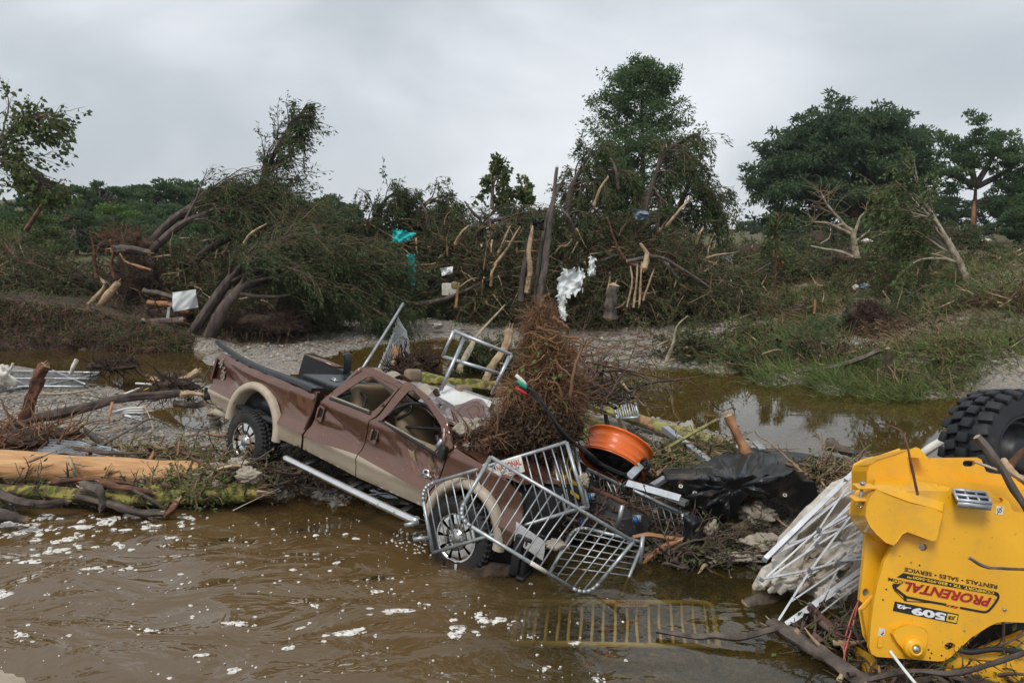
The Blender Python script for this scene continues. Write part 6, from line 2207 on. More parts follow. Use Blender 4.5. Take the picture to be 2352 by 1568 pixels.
SIGN = [('NATIONAL', .52, .40, 'print_signred', .05, .95), ('RENT A FENCE', .74, .16, 'print_blue', .15, .85), ('800-352-5675', .93, .15, 'print_signred', .2, .8)]
A_ = [P(967, 1117, 8.5), P(1301, 1015, 8.25), P(1345, 1163, 7.95), P(994, 1269, 8.30)]
barricade('galvanized barricade leaning over the front wheel, the left one, bars nearly upright', A_, 17, (.16, .0, 0, 0), sign=(.52, .70, .17, SIGN),
          feet=[(P(962, 1199, 8.35), P(920, 1208, 8.3) - P(962, 1199, 8.35), .16), (P(985, 1234, 8.3), P(940, 1240, 8.25) - P(985, 1234, 8.3), .17)])
Bq = [P(1127, 1049, 8.0), P(1455, 1243, 7.75), P(1349, 1371, 7.55), P(1047, 1187, 7.5)]
tb_ = barricade('front barricade standing on a corner in the water, tilted, its bars crossing the others', Bq, 15, (0, 0, .18, .18))
b = B()
b.bar(P(1110, 1066, 7.98), P(1150, 1090, 7.93), .07, .006)
b.obj('tag_plate', 'sign_white', tb_, smooth=False)
e0 = Bq[3] * .45 + Bq[2] * .55
b = B()
b.tube([Bq[3] * .44 + Bq[2] * .56, Bq[3] * .32 + Bq[2] * .68], .0235, 8)
st_ = b.obj('red_sticker', 'sign_white', tb_)
Cq = [P(1321, 1207, 8.3), G(1221, 1392, -.28), G(1413, 1402, -.28), P(1477, 1245, 8.2)]
tc_ = barricade('half sunken barricade under the front one, bars lying level', Cq, 11, (.14, 0, 0, 0),
                feet=[(P(1430, 1160, 8.2), P(1420, 1200, 8.2) - P(1430, 1160, 8.2), .25), (P(1477, 1228, 8.2), P(1470, 1290, 8.1) - P(1477, 1228, 8.2), .3)])
Dq = [G(1192, 1381, -.10), G(1635, 1384, -.10), G(1650, 1486, -.13), G(1177, 1476, -.15)]
barricade('barricade lying flat under the shallow water, its sign just below the surface', Dq, 17, (.1, .12, 0, 0), sign=(.50, .67, .13, SIGN), r=.030, rb=.016,
          feet=[(G(1640, 1420, -.1), np.array([1, .05, 0]), .13)], mat='white_paint')
Eq = [P(1349, 1077, 9.4), P(1566, 1178, 8.75), P(1592, 1282, 8.7), P(1385, 1170, 9.3)]
barricade('barricade behind the black board, half buried under the tarpaulin', Eq, 13, (0, 0, 0, 0), r=.024)
Fq = [P(1405, 908, 13.8), P(1452, 893, 13.5), P(1467, 958, 13.0), P(1418, 962, 13.2)]
barricade('small looking barricade end sticking out behind the mossy logs', Fq, 8, (0, .1, 0, 0), r=.024, rb=.011, sign=(.15, .6, .13, SIGN[:1]))
Hq = [P(1335, 906, 14.5), P(1440, 914, 14.2), P(1436, 936, 13.8), P(1330, 925, 14.2)]
barricade('barricade lying level behind the root ball, beside the upright end', Hq, 8, (0, 0, 0, 0), r=.024, rb=.011)
Iq = [P(1560, 1015, 12.2), P(1665, 1046, 11.7), P(1640, 1062, 11.3), P(1530, 1030, 11.8)]
barricade('barricade lying in the gravel under the long mossy log', Iq, 7, (0, 0, 0, 0), r=.022, rb=.010)
Jq = [P(1296, 1035, 9.2), P(1310, 1010, 9.3), P(1340, 1155, 8.8), P(1318, 1160, 8.75)]
barricade('narrow edge of a barricade hanging with yellow straps under the root ball', [P(1262, 1020, 9.0), P(1318, 1020, 9.0), P(1352, 1165, 8.5), P(1300, 1178, 8.45)], 3, (0, 0, 0, 0), r=.02)
for j, (pts, lab) in enumerate((([(1310, 1035, 8.9), (1300, 1080, 8.8), (1318, 1108, 8.7), (1332, 1110, 8.7)], 'curved yellow strap hanging left on the barricade under the root ball'), ([(1322, 1050, 8.9), (1300, 1095, 8.75), (1272, 1082, 8.8)], 'yellow strap loop under the root ball'), ([(1310, 1128, 8.6), (1330, 1142, 8.6)], 'short bright yellow strap end by the blue caster'))):
    b = B()
    c = catmull(PP(pts), 14)
    V = np.stack([c - [0, 0, .022], c + [0, 0, .022]], 1)
    b.grid(V)
    b.grid(V + [0, .006, 0])
    tag(b.obj('strap', 'strap_yellow'), lab, 'strap')

# ------------------------------------------------------------------ orange drum fan
Cc = np.array(P(1404, 1068, 9.7))
cr_, cu_, cf_ = np.array([1.0, 0, 0]), np.array([0, ST, CT]), np.array([0, CT, -ST])
axf = unit(.46 * .86 * cr_ + .86 * .89 * cu_ + .42 * cf_)
fan = thing('drum_fan', 'orange drum fan lying on its side among the debris', 'fan', Cc - [0, 0, .4])
RF = .405
b = B()
b.lathe([(RF + .03, -.01), (RF + .034, .0), (RF + .03, .012), (RF, .018), (RF, .09), (RF + .004, .10), (RF, .11), (RF, .20), (RF + .004, .21), (RF, .22), (RF, .30), (RF + .03, .306), (RF + .034, .318), (RF + .03, .33), (RF - .012, .33), (RF - .012, 0), (RF + .03, -.01)], Cc, axf, 72)
b.obj('drum', 'orange_plastic', fan)
b = B()
b.lathe([(.001, .27), (RF - .02, .27), (RF - .02, .02)], Cc, unit(axf), 40)
b.obj('shade_liner', 'black_plastic', fan)  # black liner added inside the drum, its colour standing in for interior shade
ua = unit(np.cross(axf, [0, 0, 1]))
va = np.cross(ua, axf)
b = B()
for k in range(11):
    rr_ = .06 + k * .038
    th_ = np.linspace(0, 2 * math.pi, 40)
    b.tube(Cc + axf * .01 + rr_ * (np.cos(th_)[:, None] * ua + np.sin(th_)[:, None] * va), .004, 4, caps=False)
for k in range(8):
    a = k / 8 * 2 * math.pi
    b.tube([Cc + axf * .008, Cc + axf * .008 + RF * (math.cos(a) * ua + math.sin(a) * va)], .006, 4)
kind(b.obj('guard_grille', 'black_metal', fan), 'stuff')
b = B()
b.lathe([(.001, .05), (.12, .06), (.14, .25), (.001, .26)], Cc, axf, 20)
b.obj('motor', 'black_plastic', fan)
for k in range(4):
    a = k / 4 * 2 * math.pi + .3
    d_ = math.cos(a) * ua + math.sin(a) * va
    bb = B()
    bb.bar(Cc + axf * .12 + d_ * .1, Cc + axf * .16 + d_ * (RF - .03), .16, .01, up=axf + .4 * np.cross(axf, d_))
    bb.obj('blade', 'aluminium', fan)
b = B()
b.bar(P(1443, 1096, 9.2), P(1472, 1068, 9.42), .09, .03, up=(0, -.8, .6))
fr_ = b.obj('stand_bracket', 'aluminium', fan, smooth=False)
for (u, v, Y, lab) in ((1482, 1067, 9.4, 1), (1440, 1119, 9.05, 2)):
    b = B()
    ax = unit(np.array([.35, -.9, .15])) if lab == 2 else unit(np.array([-.75, -.6, .2]))
    b.lathe([(.055, .018), (.075, .022), (.082, 0.01), (.082, -.01), (.075, -.022), (.055, -.018), (.055, .018)], P(u, v, Y), ax, 26)
    b.lathe([(.001, .02), (.022, .02), (.022, -.02), (.001, -.02)], P(u, v, Y), ax, 10)
    for k in range(6):
        a = k / 6 * 2 * math.pi
        e1 = unit(np.cross(ax, [0, 0, 1]))
        e2 = np.cross(e1, ax)
        b.bar(P(u, v, Y), P(u, v, Y) + .062 * (math.cos(a) * e1 + math.sin(a) * e2), .014, .02, up=ax)
    b.obj('wheel', 'black_plastic', fan)
b = B()
b.tube([P(1482, 1067, 9.45), P(1440, 1119, 9.1)], .012, 6)
b.obj('axle', 'black_metal', fan)

# dolly board with blue casters, flat bars and channel
t = thing('dolly_board', 'black board dolly tipped up on edge, its blue casters facing out', 'dolly', P(1420, 1215, 8.75))
q_ = [P(1352, 1118, 9.05), P(1493, 1180, 8.75), P(1486, 1240, 8.7), P(1340, 1215, 8.85)]
N_ = unit(np.cross(q_[1] - q_[0], q_[3] - q_[0]))
N_ = N_ if N_[1] < 0 else -N_
b = B()
b.poly(np.array(q_), [], N_, .04)
b.obj('board', 'black_plastic', t, smooth=False)
b = B()
b.bar(q_[0] + N_ * .004, q_[1] + N_ * .004, .05, .02, up=N_)
b.obj('edge_strip', 'bark_red', t)
for (u, v, Y) in ((1354, 1143, 8.85), (1461, 1194, 8.62), (1338, 1199, 8.7), (1448, 1246, 8.55)):
    c = P(u, v, Y)
    b = B()
    ax = unit(np.array([.9, -.3, .1]))
    b.lathe([(.001, .018), (.036, .018), (.044, .010), (.044, -.010), (.036, -.018), (.001, -.018)], c, ax, 20)
    cw = b.obj('caster_wheel', 'caster_blue', t)
    b = B()
    for s_ in (-1, 1):
        b.bar(c + ax * .026 * s_, c + ax * .026 * s_ - N_ * .075 + [0, 0, .03], .04, .006, up=ax)
    b.bar(c - N_ * .08 + [0, 0, .03] + ax * .05, c - N_ * .08 + [0, 0, .03] - ax * .05, .08, .008, up=N_)
    b.obj('caster_fork', 'galvanized', cw)


def barthing(name, label, cat, a, e, wd, ht, mat, hollow=False, up=(0, 0, 1)):
    b = B()
    a, e = P(*a), P(*e)
    if hollow:
        x = unit(e - a)
        y = unit(np.cross(np.asarray(up, float), x))
        z = np.cross(x, y)
        for s_ in (-1, 1):
            b.bar(a + y * s_ * wd / 2, e + y * s_ * wd / 2, .008, ht, up=z)
        b.bar(a + z * ht / 2, e + z * ht / 2, wd - .01, .008, up=z)
        b.bar(a - z * ht * .1, e - z * ht * .1, wd - .01, .006, up=z)
        b.bar(a - z * ht / 2 + y * wd * .35, e - z * ht / 2 + y * wd * .35, wd * .3, .008, up=z)
    else:
        b.bar(a, e, wd, ht, up=up)
    return tag(b.obj(name, mat, smooth=False), label, cat)


barthing('flat_bar', 'wide pale flat metal bar lying over the barricade right of the fan wheel', 'metal bar', (1440, 1109, 8.95), (1562, 1144, 8.60), .085, .02, 'aluminium', up=(0, -.7, .7))
barthing('metal_channel', 'grey aluminium channel with an open end crossing under the long mossy log', 'metal channel', (1527, 984, 12.2), (1636, 1068, 10.9), .10, .08, 'aluminium', True)
barthing('metal_channel', 'short ribbed channel end poking out above the black bag', 'metal channel', (1510, 1128, 9.0), (1578, 1156, 8.75), .09, .05, 'aluminium', True)
barthing('metal_channel', 'second ribbed channel end just under the wide flat bar', 'metal channel', (1490, 1148, 9.05), (1582, 1182, 8.8), .08, .05, 'aluminium', True)
barthing('metal_channel', 'small clip ended channel right of the fan wheels', 'metal channel', (1498, 1116, 9.2), (1528, 1098, 9.3), .08, .05, 'aluminium', True)
barthing('metal_tube', 'galvanized tube lying low under the orange torn branches', 'metal tube', (1500, 1236, 8.7), (1590, 1288, 8.45), .04, .04, 'galvanized')
barthing('metal_post', 'thin steel end plate in the pond edge behind the tarpaulin', 'metal post', (1735, 1015, 11.5), (1752, 1032, 11.2), .10, .02, 'galvanized')

# ------------------------------------------------------------------ tarpaulin and bags
def inside2(poly, p):
    return inside(poly, p)


def sheet_fill(name, label, cat, outline, depth, mat, seed, step=7.0, folds=None, amp=.05, f=4.0, group=None):
    """a sheet cut to an outline on the ground (survey bearings), thrown into folds"""
    o = resamp(outline, step)
    lo, hi = o.min(0), o.max(0)
    gx, gy = np.meshgrid(np.arange(lo[0], hi[0], step), np.arange(lo[1], hi[1], step))
    g = np.stack([gx.ravel(), gy.ravel()], 1)
    d = np.sqrt(((g[:, None] - o[None]) ** 2).sum(-1).min(1))
    g = g[inside(o, g) & (d > step * .45)]
    pts = np.vstack([o, g])
    n = len(o)
    r = delaunay_2d_cdt([Vector(p) for p in pts], [(i, (i + 1) % n) for i in range(n)], [], 0, 1e-4)
    V2 = np.array([v[:] for v in r[0]])
    T = np.array([t_ for t_ in r[2]])
    T = T[inside(o, V2[T].mean(1))]
    ed = np.sqrt(((V2[:, None] - o[None]) ** 2).sum(-1).min(1))
    V = np.array([depth(u, v, e_) for (u, v), e_ in zip(V2, ed)])
    nn = Noise3(seed, 8, f, 3)
    dis = amp * nn(V)
    if folds is not None:
        dis = dis + folds(V2[:, 0], V2[:, 1]) * np.clip(ed / 25, .25, 1)
    nrm = unit(np.array([0, -.65, .75]))
    V = V + nrm * dis[:, None]
    b = B()
    b.add(V, T)
    b.add(V - nrm * .014, T[:, ::-1])
    return tag(b.obj(name, mat), label, cat, group)


def ridge(x):
    return 1 - 2 * np.abs((x % 1) - .5)


TC = [(k_ / 17 * 6.283 + tr__, c_, w_, h_) for k_, (tr__, c_, w_, h_) in enumerate(zip(np.random.default_rng(4).normal(size=17) * .13, np.random.default_rng(5).normal(size=17) * .003, np.random.default_rng(6).uniform(5, 15, 17), np.random.default_rng(8).uniform(.05, .17, 17)))]
TC2 = np.random.default_rng(9).uniform(0, 1, (16, 6))


def tfold(u, v):
    x, y = u - 1690, (v - 1118) * 1.35
    rr_ = np.hypot(x, y)
    a = np.arctan2(y, x)
    out = np.zeros_like(rr_)
    for th, cv, w_, h_ in TC:
        d = a - th - cv * rr_
        d = (d + math.pi) % (2 * math.pi) - math.pi
        dist = np.abs(rr_ * np.sin(d)) + 400 * (np.abs(d) > 1.4)
        out = np.maximum(out, h_ * np.clip(1 - dist / (w_ + rr_ * .07), 0, 1) * np.clip(rr_ / 45, .25, 1))
    for p_ in TC2:
        cx, cy, th, ln, w_, h_ = 1540 + p_[0] * 320, 1040 + p_[1] * 140, p_[2] * 3.14, 30 + 50 * p_[3], 4 + 7 * p_[4], .03 + .05 * p_[5]
        s_ = (u - cx) * math.cos(th) + (v - cy) * math.sin(th)
        t_ = -(u - cx) * math.sin(th) + (v - cy) * math.cos(th)
        out = out + h_ * np.clip(1 - np.abs(t_) / w_, 0, 1) * np.clip(1 - np.abs(s_) / ln, 0, 1)
    return out - .07 * np.exp(-(rr_ / 22) ** 2)


TO = [(1521, 1078), (1565, 1068), (1612, 1066), (1650, 1046), (1672, 1032), (1690, 1022), (1735, 1031), (1790, 1046), (1838, 1070), (1862, 1083), (1876, 1108), (1884, 1134), (1862, 1168), (1839, 1193), (1815, 1172), (1787, 1143), (1750, 1140), (1722, 1134), (1700, 1160), (1693, 1178), (1676, 1197), (1638, 1191), (1612, 1180), (1599, 1165), (1580, 1146), (1566, 1132), (1545, 1118), (1534, 1105)]
tp = sheet_fill('tarpaulin', 'large black tarpaulin heaped in folds beside the yellow machine', 'tarpaulin', TO, lambda u, v, e_: G(u, v, np.interp(v, [1030, 1100, 1200], [.36, .80, .20])), 'tarp_black', 5, 3.2, tfold, .05, 1.6)
for (u, v) in ((1691, 1035), (1592, 1143), (1797, 1148), (1560, 1128)):
    b = B()
    c = G(u, v, np.interp(v, [1030, 1100, 1200], [.36, .80, .20])) + unit(np.array([0, -.65, .75])) * .11
    b.lathe([(.012, 0), (.012, .01), (.024, .01), (.026, 0)], c, (0, -.6, .8), 14)
    b.obj('eyelet', 'sign_white', tp)
fr2 = np.random.default_rng(31)
for k_ in range(9):
    a_ = (-.35, .05, .22, .5, .95, 2.0, 2.5, 2.75, 3.6)[k_] + fr2.normal() * .08
    r0_, r1_ = fr2.uniform(14, 50), fr2.uniform(80, 170)
    pts_ = []
    for t_ in np.linspace(0, 1, 6):
        rr_ = r0_ + (r1_ - r0_) * t_
        uv = np.array([1690 + rr_ * math.cos(a_ + .25 * t_ * math.sin(k_)), 1118 + rr_ * .62 * math.sin(a_ + .25 * t_ * math.sin(k_))])
        if t_ > 0 and not inside(np.array(TO), uv[None])[0]:
            break
        pts_.append(G(uv[0], uv[1], np.interp(uv[1], [1030, 1100, 1200], [.36, .80, .20]) + .05 + .05 * math.sin(3.14 * t_)))
    if len(pts_) < 3:
        continue
    bb = B()
    w_ = fr2.uniform(.022, .045)
    log_geo(bb, np.array(pts_), [w_ * .3, w_, w_ * .8, .004], 12, 26, .25, 60 + k_)
    bb.obj('fold', 'tarp_black', tp)
TO2 = [(1735, 1033), (1790, 1034), (1850, 1042), (1880, 1048), (1905, 1062), (1935, 1072), (1960, 1066), (1975, 1056), (2000, 1058), (2010, 1075), (1985, 1092), (1940, 1098), (1900, 1090), (1872, 1092), (1840, 1072), (1790, 1055)]
sheet_fill('tarpaulin', 'narrow black tarpaulin strip trailing to the yellow machine along the pond', 'tarpaulin', TO2, lambda u, v, e_: G(u, v, .26 + e_ * .006), 'tarp_black', 6, 6.0, lambda u, v: .05 * ridge(v / 26 + u / 160), .02, 3.0)
BG = [(1566, 1190), (1590, 1182), (1612, 1186), (1619, 1200), (1608, 1222), (1618, 1245), (1600, 1264), (1578, 1262), (1566, 1245), (1572, 1215)]
sheet_fill('black_bag', 'torn black bag hanging on the end of the half buried barricade', 'bag', BG, lambda u, v, e_: P(u, v, 8.55 - e_ * .008), 'tarp_black', 7, 5.0, lambda u, v: .04 * ridge(u / 22 + v / 60), .03, 5.0)


# ------------------------------------------------------------------ collapsed canopy: canvas and its scissor frame
cy_ = lambda v: np.interp(v, [1090, 1420], [7.85, 7.05])
CO = [(1901, 1123), (1956, 1096), (1984, 1094), (2010, 1180), (2000, 1260), (1985, 1300), (1969, 1365), (1940, 1400), (1922, 1420), (1890, 1424), (1864, 1423), (1850, 1400), (1840, 1380), (1809, 1376), (1775, 1358), (1727, 1364), (1724, 1350), (1741, 1318), (1769, 1298), (1780, 1260), (1791, 1228), (1839, 1178)]
can = thing('canopy', 'collapsed white canopy with folded aluminium scissor frame beside the yellow machine', 'canopy', P(1860, 1400, 7.2))
def cfold(u, v):
    w1 = 9 * np.sin(u * .045 + v * .02) + 7 * np.sin(v * .07 - u * .03)
    return .22 * ridge((u * .8 + v + w1) / 44) + .10 * ridge((u - v * .5 + w1 * 1.5) / 30 + .3) + .03 * ridge((u + v * 1.4 - w1) / 17)
cs = sheet_fill('canvas', 'x', 'x', CO, lambda u, v, e_: P(u, v, cy_(v) + .50 - min(e_, 40) * .005), 'canvas', 8, 4.5, cfold, .05, 4.0)
for k_ in ('label', 'category'):
    del cs[k_]
cs.parent = can
cs.location = Vector([float(x) for x in (np.array(cs.location) - np.array(can.location))])
fr2 = np.random.default_rng(32)
for k_ in range(20):
    t0_ = fr2.uniform(0, 1)
    u0, v0 = 1745 + 200 * t0_ + fr2.normal() * 10, 1350 - 40 * t0_ + fr2.normal() * 30
    ln_ = fr2.uniform(60, 150)
    an_ = rad(fr2.uniform(28, 62))
    pts_ = []
    for t_ in np.linspace(0, 1, 5):
        uv = np.array([u0 + ln_ * t_ * math.cos(an_) + fr2.normal() * 5, v0 - ln_ * t_ * math.sin(an_) + fr2.normal() * 5])
        if inside(np.array(CO), uv[None])[0]:
            pts_.append(P(uv[0], uv[1], cy_(uv[1]) + fr2.uniform(.06, .20)))
    if len(pts_) < 3:
        continue
    bb = B()
    w_ = fr2.uniform(.04, .085)
    log_geo(bb, np.array(pts_), [w_ * .4, w_, w_ * .9, .01], 14, 30, .42, 90 + k_)
    bb.obj('canvas_fold', 'canvas', can)
zc = lambda x, y, o=0.0: P(1709.1 + .25 * x, 1058.4 + .25 * y, cy_(1058.4 + .25 * y) - .06 - o)
for (a, e, wd, nm, of) in (((1010, 100), (190, 900), .052, 'leg', .06), ((380, 1500), (1240, 880), .050, 'leg', .05), ((180, 910), (700, 640), .026, 'strut', .02), ((700, 640), (1075, 430), .026, 'strut', .03), ((150, 1085), (600, 1000), .028, 'strut', .05), ((600, 1000), (1340, 780), .028, 'strut', .05),
                           ((950, 230), (690, 620), .024, 'strut', .05), ((690, 620), (205, 1065), .024, 'strut', .05), ((980, 500), (600, 1010), .027, 'strut', .045), ((600, 1010), (310, 1470), .027, 'strut', .045), ((1110, 640), (870, 970), .026, 'strut', .02), ((870, 970), (640, 1420), .026, 'strut', .02),
                           ((1040, 240), (620, 520), .022, 'strut', .02), ((620, 520), (280, 850), .022, 'strut', .01), ((1100, 500), (670, 770), .024, 'strut', .03), ((670, 770), (260, 1050), .024, 'strut', .03), ((1130, 600), (780, 810), .022, 'strut', .0), ((840, 920), (1090, 900), .024, 'strut', .06), ((1330, 900), (870, 1190), .026, 'strut', .06), ((870, 1190), (450, 1480), .024, 'strut', .06), ((1290, 930), (700, 1400), .020, 'strut', .04), ((1010, 350), (560, 840), .022, 'strut', .01), ((1090, 560), (400, 760), .020, 'strut', .02), ((1000, 400), (640, 700), .024, 'strut', .03), ((1120, 690), (560, 1080), .020, 'strut', .03), ((1000, 900), (430, 1290), .022, 'strut', .03), ((1100, 1050), (620, 1330), .020, 'strut', .04), ((900, 330), (330, 800), .022, 'strut', .03), ((1060, 470), (820, 590), .024, 'strut', .015)):
    b = B()
    b.bar(zc(*a, of), zc(*e, of), wd * (.85 if nm == 'leg' else .68), wd * (.8 if nm == 'leg' else .5), up=(0, -.7, .7))
    b.obj(nm, 'aluminium', can, smooth=False)
for (x, y, of) in ((690, 625, .07), (605, 1003, .07), (675, 770, .05), (865, 920, .07), (870, 1190, .08), (910, 710, .04), (980, 480, .06), (160, 1090, .07), (190, 905, .09), (1240, 880, .08), (930, 180, .09), (610, 1320, .08)):
    b = B()
    b.box(zc(x, y, of), (.042, .03, .034), rotmat((0, 1, 0), .5))
    b.obj('joint', 'aluminium', can, smooth=False)
rod('fallen_log', 'grey waterlogged log under the tip of the white canopy', 'log', [(1710, 1395, 7.35), (1750, 1385, 7.4), (1800, 1370, 7.6)], .085, .09, 'wood_wet', seed=70)
pr1 = PP([(1988, 1292, 6.75), (1980, 1340, 6.6), (1960, 1430, 6.4), (1940, 1500, 6.2), (1932, 1580, 6.0)])
pr2 = PP([(1993, 1300, 6.75), (1990, 1340, 6.65), (1962, 1400, 6.5), (1945, 1450, 6.4), (1938, 1490, 6.3), (1946, 1540, 6.15)])
b = B()
b.tube(catmull(pr1, 24), .006, 6)
b.tube(catmull(pr2, 24), .006, 6)
b.tube(catmull(PP([(1988, 1292, 6.78), (1982, 1284, 6.8), (1998, 1282, 6.75), (2002, 1292, 6.7), (1993, 1300, 6.72)]), 12), .006, 6)
tag(b.obj('rope', 'rope_pink'), 'pink rope tied round a canopy leg and hanging into the water', 'rope')

# ------------------------------------------------------------------ yellow telescopic handler, tipped over
TO_ = P(2170, 1500, 5.95)
TU = unit(P(2170, 1150, 6.30) - TO_)
TX = unit(np.array([1.0, -.06, 0]))
TX = unit(TX - TU * (TX @ TU))
TN = np.cross(TX, TU)
if TN[1] > 0:
    TN = -TN
CAMP = np.array([0, 0, CAM_H])


def on(u, v, off=0.0):
    d = ray(u, v)
    o = TO_ + TN * off
    return CAMP + d * ((TN @ (o - CAMP)) / (TN @ d))


z4 = lambda x, y: (1685.6 + .475 * x, 823.2 + .475 * y)
e4 = lambda x, y: (1960 + .2 * x, 1254.4 + .2 * y)
tele = thing('telehandler', 'overturned yellow telescopic handler with printed side plate, at the right edge', 'telehandler', on(2200, 1540))


def plate(name, pts, off, th, holes=(), conv=z4, mat='yellow_paint', bevel=.012, parent=None, seg=2):
    b = B()
    o = np.array([on(*conv(*p), off) for p in pts])
    hs = [np.array([on(*conv(*p), off) for p in h]) for h in holes]
    b.poly(o, hs, TN, th)
    ob = b.obj(name, mat, parent or tele, smooth=False)
    bv = ob.modifiers.new('bevel', 'BEVEL')
    bv.width = bevel
    bv.segments = seg
    bv.limit_method = 'ANGLE'
    bv.angle_limit = rad(35)
    return ob


def circ(cx, cy, rx, ry=None, n=18):
    ry = ry or rx
    return [(cx + rx * math.cos(a), cy + ry * math.sin(a)) for a in np.linspace(0, 2 * math.pi, n, endpoint=False)]


def slot(cx, cy, w_, h_, n=7):
    out = []
    for a in np.linspace(-90, 90, n):
        out.append((cx + w_ / 2 - h_ / 2 + h_ / 2 * math.cos(rad(a)), cy + h_ / 2 * math.sin(rad(a))))
    for a in np.linspace(90, 270, n):
        out.append((cx - w_ / 2 + h_ / 2 + h_ / 2 * math.cos(rad(a)), cy + h_ / 2 * math.sin(rad(a))))
    return out


sp_main = plate('side_plate', [(840, 640), (1035, 640), (1240, 652), (1262, 668), (1310, 672), (1332, 690), (1345, 728), (1362, 738), (1440, 745), (1440, 1277), (1310, 1270), (1270, 1275), (1230, 1295), (1150, 1345), (1050, 1440), (1020, 1458), (990, 1462), (690, 1440), (665, 1425), (655, 1395), (662, 1290), (676, 1180), (695, 1090), (728, 975), (768, 905), (800, 850)],
                0, .05, [circ(915, 912, 21, 17), circ(1045, 1391, 27, 20), slot(1268, 686, 70, 28)])
plate('rear_plate', [(838, 484), (850, 480), (1175, 478), (1198, 488), (1208, 520), (1220, 545), (1240, 552), (1310, 562), (1390, 580), (1450, 610), (1450, 780), (1040, 690), (838, 640)], -.42, .05, [slot(1138, 507, 62, 28)])
plate('cross_deck', [(838, 560), (1450, 640), (1450, 780), (838, 700)], -.30, .25, bevel=.004)
plate('lower_guard', [(652, 668), (668, 648), (690, 636), (738, 652), (845, 692), (967, 727), (1010, 742), (975, 872), (960, 876), (838, 838), (815, 846), (786, 888), (770, 896), (735, 890), (690, 850), (655, 810), (634, 760), (640, 700)], .10, .34, bevel=.05, seg=4)
gt = [[on(*z4(*p_), o_) for p_ in l_] for l_, o_ in (([(656, 664), (690, 640), (738, 656), (845, 696), (967, 731), (1008, 745)], .075), ([(664, 640), (690, 622), (745, 632), (848, 662), (970, 693), (1014, 706)], .045), ([(676, 610), (690, 600), (760, 600), (850, 612), (975, 648), (1030, 668)], -.12), ([(684, 584), (700, 582), (770, 582), (845, 584), (975, 604), (1046, 622)], -.28))]
b = B()
b.grid(np.array(gt))
b.obj('guard_top', 'yellow_paint', tele)
plate('upper_guard', [(640, 545), (652, 512), (690, 490), (780, 462), (880, 434), (896, 440), (926, 474), (842, 478), (848, 586), (700, 592), (660, 620), (640, 640)], -.28, .34, bevel=.04, seg=4)
plate('inner_plate', [(640, 846), (730, 880), (775, 900), (735, 985), (700, 1100), (690, 1165), (640, 1195), (608, 1168), (622, 1030)], -.16, .05, [circ(638, 1131, 16, 20)])
plate('inner_bracket', [(650, 1180), (680, 1150), (720, 1150), (720, 1420), (668, 1390), (640, 1340), (618, 1215)], -.10, .05)
plate('chassis', [(668, 1430), (700, 1488), (760, 1502), (1010, 1505), (1180, 1440), (1450, 1330), (1450, 1720), (640, 1720)], -.12, .5, bevel=.02)
plate('chassis_cover', [(1030, 1470), (1110, 1425), (1290, 1430), (1400, 1460), (1450, 1480), (1450, 1600), (1010, 1600)], -.08, .1, bevel=.03, seg=3)
plate('serial_label', [(945, 1500), (1025, 1508), (1112, 1530), (1110, 1545), (940, 1545)], -.07, .01, mat='sign_white', bevel=.002)
# tow lugs with their pin
for (x, y) in ((632, 618), (615, 676)):
    b = B()
    c = on(*z4(x, y), .02)
    b.rbox(c, (.16, .12, .022), .01)
    b.obj('tow_lug', 'yellow_paint', tele)
b = B()
b.tube([on(*z4(622, 600), .03), on(*z4(610, 704), .03)], .014, 8)
b.lathe([(.001, .014), (.024, .012), (.026, 0), (.001, 0)], on(*z4(622, 603), .03), (0, 0, 1), 12)
b.obj('tow_pin', 'galvanized', tele)
b = B()
th_ = np.linspace(0, 2 * math.pi, 16)
c = on(*z4(607, 708), .05)
b.tube(c + .022 * np.stack([np.cos(th_), th_ * 0, np.sin(th_)], 1), .003, 5, caps=False)
b.obj('pin_ring', 'chrome', tele)
# pivot boss
plate('pivot_plate', [(450, 1005), (470, 955), (530, 922), (620, 905), (720, 908), (810, 940), (848, 985), (850, 1040), (832, 1165), (800, 1215), (740, 1245), (680, 1255), (620, 1225), (560, 1165), (500, 1095)], .045, .045, conv=e4, bevel=.02, seg=3)
c = on(*e4(690, 1165), .045)
b = B()
b.lathe([(.082, -.01), (.082, .03), (.074, .042), (.056, .045), (.052, .06), (.034, .062), (.032, .05), (.001, .048)], c, TN, 36)
pvb = b.obj('pivot_boss', 'yellow_paint', tele)
b = B()
b.lathe([(.031, .05), (.030, .058), (.001, .060)], c, TN, 20)
b.obj('pivot_pin', 'dull_chrome', pvb)
plate('raised_slot', slot(310, 1092, 130, 62), .012, .012, conv=lambda x, y: e4(310 - (y - 1092) * .9 - (x - 310) * .12, 1092 + (x - 310)), bevel=.008)
# silver foot step with bars
st0 = [on(*z4(1058, 640), .03), on(*z4(1215, 656), .03), on(*z4(1244, 706), .16), on(*z4(1082, 690), .16)]
b = B()
NS = unit(np.cross(st0[1] - st0[0], st0[3] - st0[0]))
NS = NS if NS[2] > 0 else -NS
b.poly(np.array(st0), [], NS, .03)
stp = b.obj('step_tray', 'black_plastic', tele, smooth=False)
for k in range(3):
    f = k / 2
    bb = B()
    bb.bar(st0[0] * (1 - f) + st0[3] * f + NS * .012, st0[1] * (1 - f) + st0[2] * f + NS * .012, .02, .028, up=NS)
    bb.obj('step_bar', 'aluminium', stp)
for k in range(4):
    f = k / 3
    bb = B()
    bb.bar(st0[0] * (1 - f) + st0[1] * f + NS * .010, st0[3] * (1 - f) + st0[2] * f + NS * .010, .014, .022, up=NS)
    bb.obj('step_rib', 'aluminium', stp)
bb = B()
bb.bar(st0[3] - [0, 0, .02], st0[2] - [0, 0, .02], .02, .05)
bb.obj('step_lip', 'aluminium', stp)
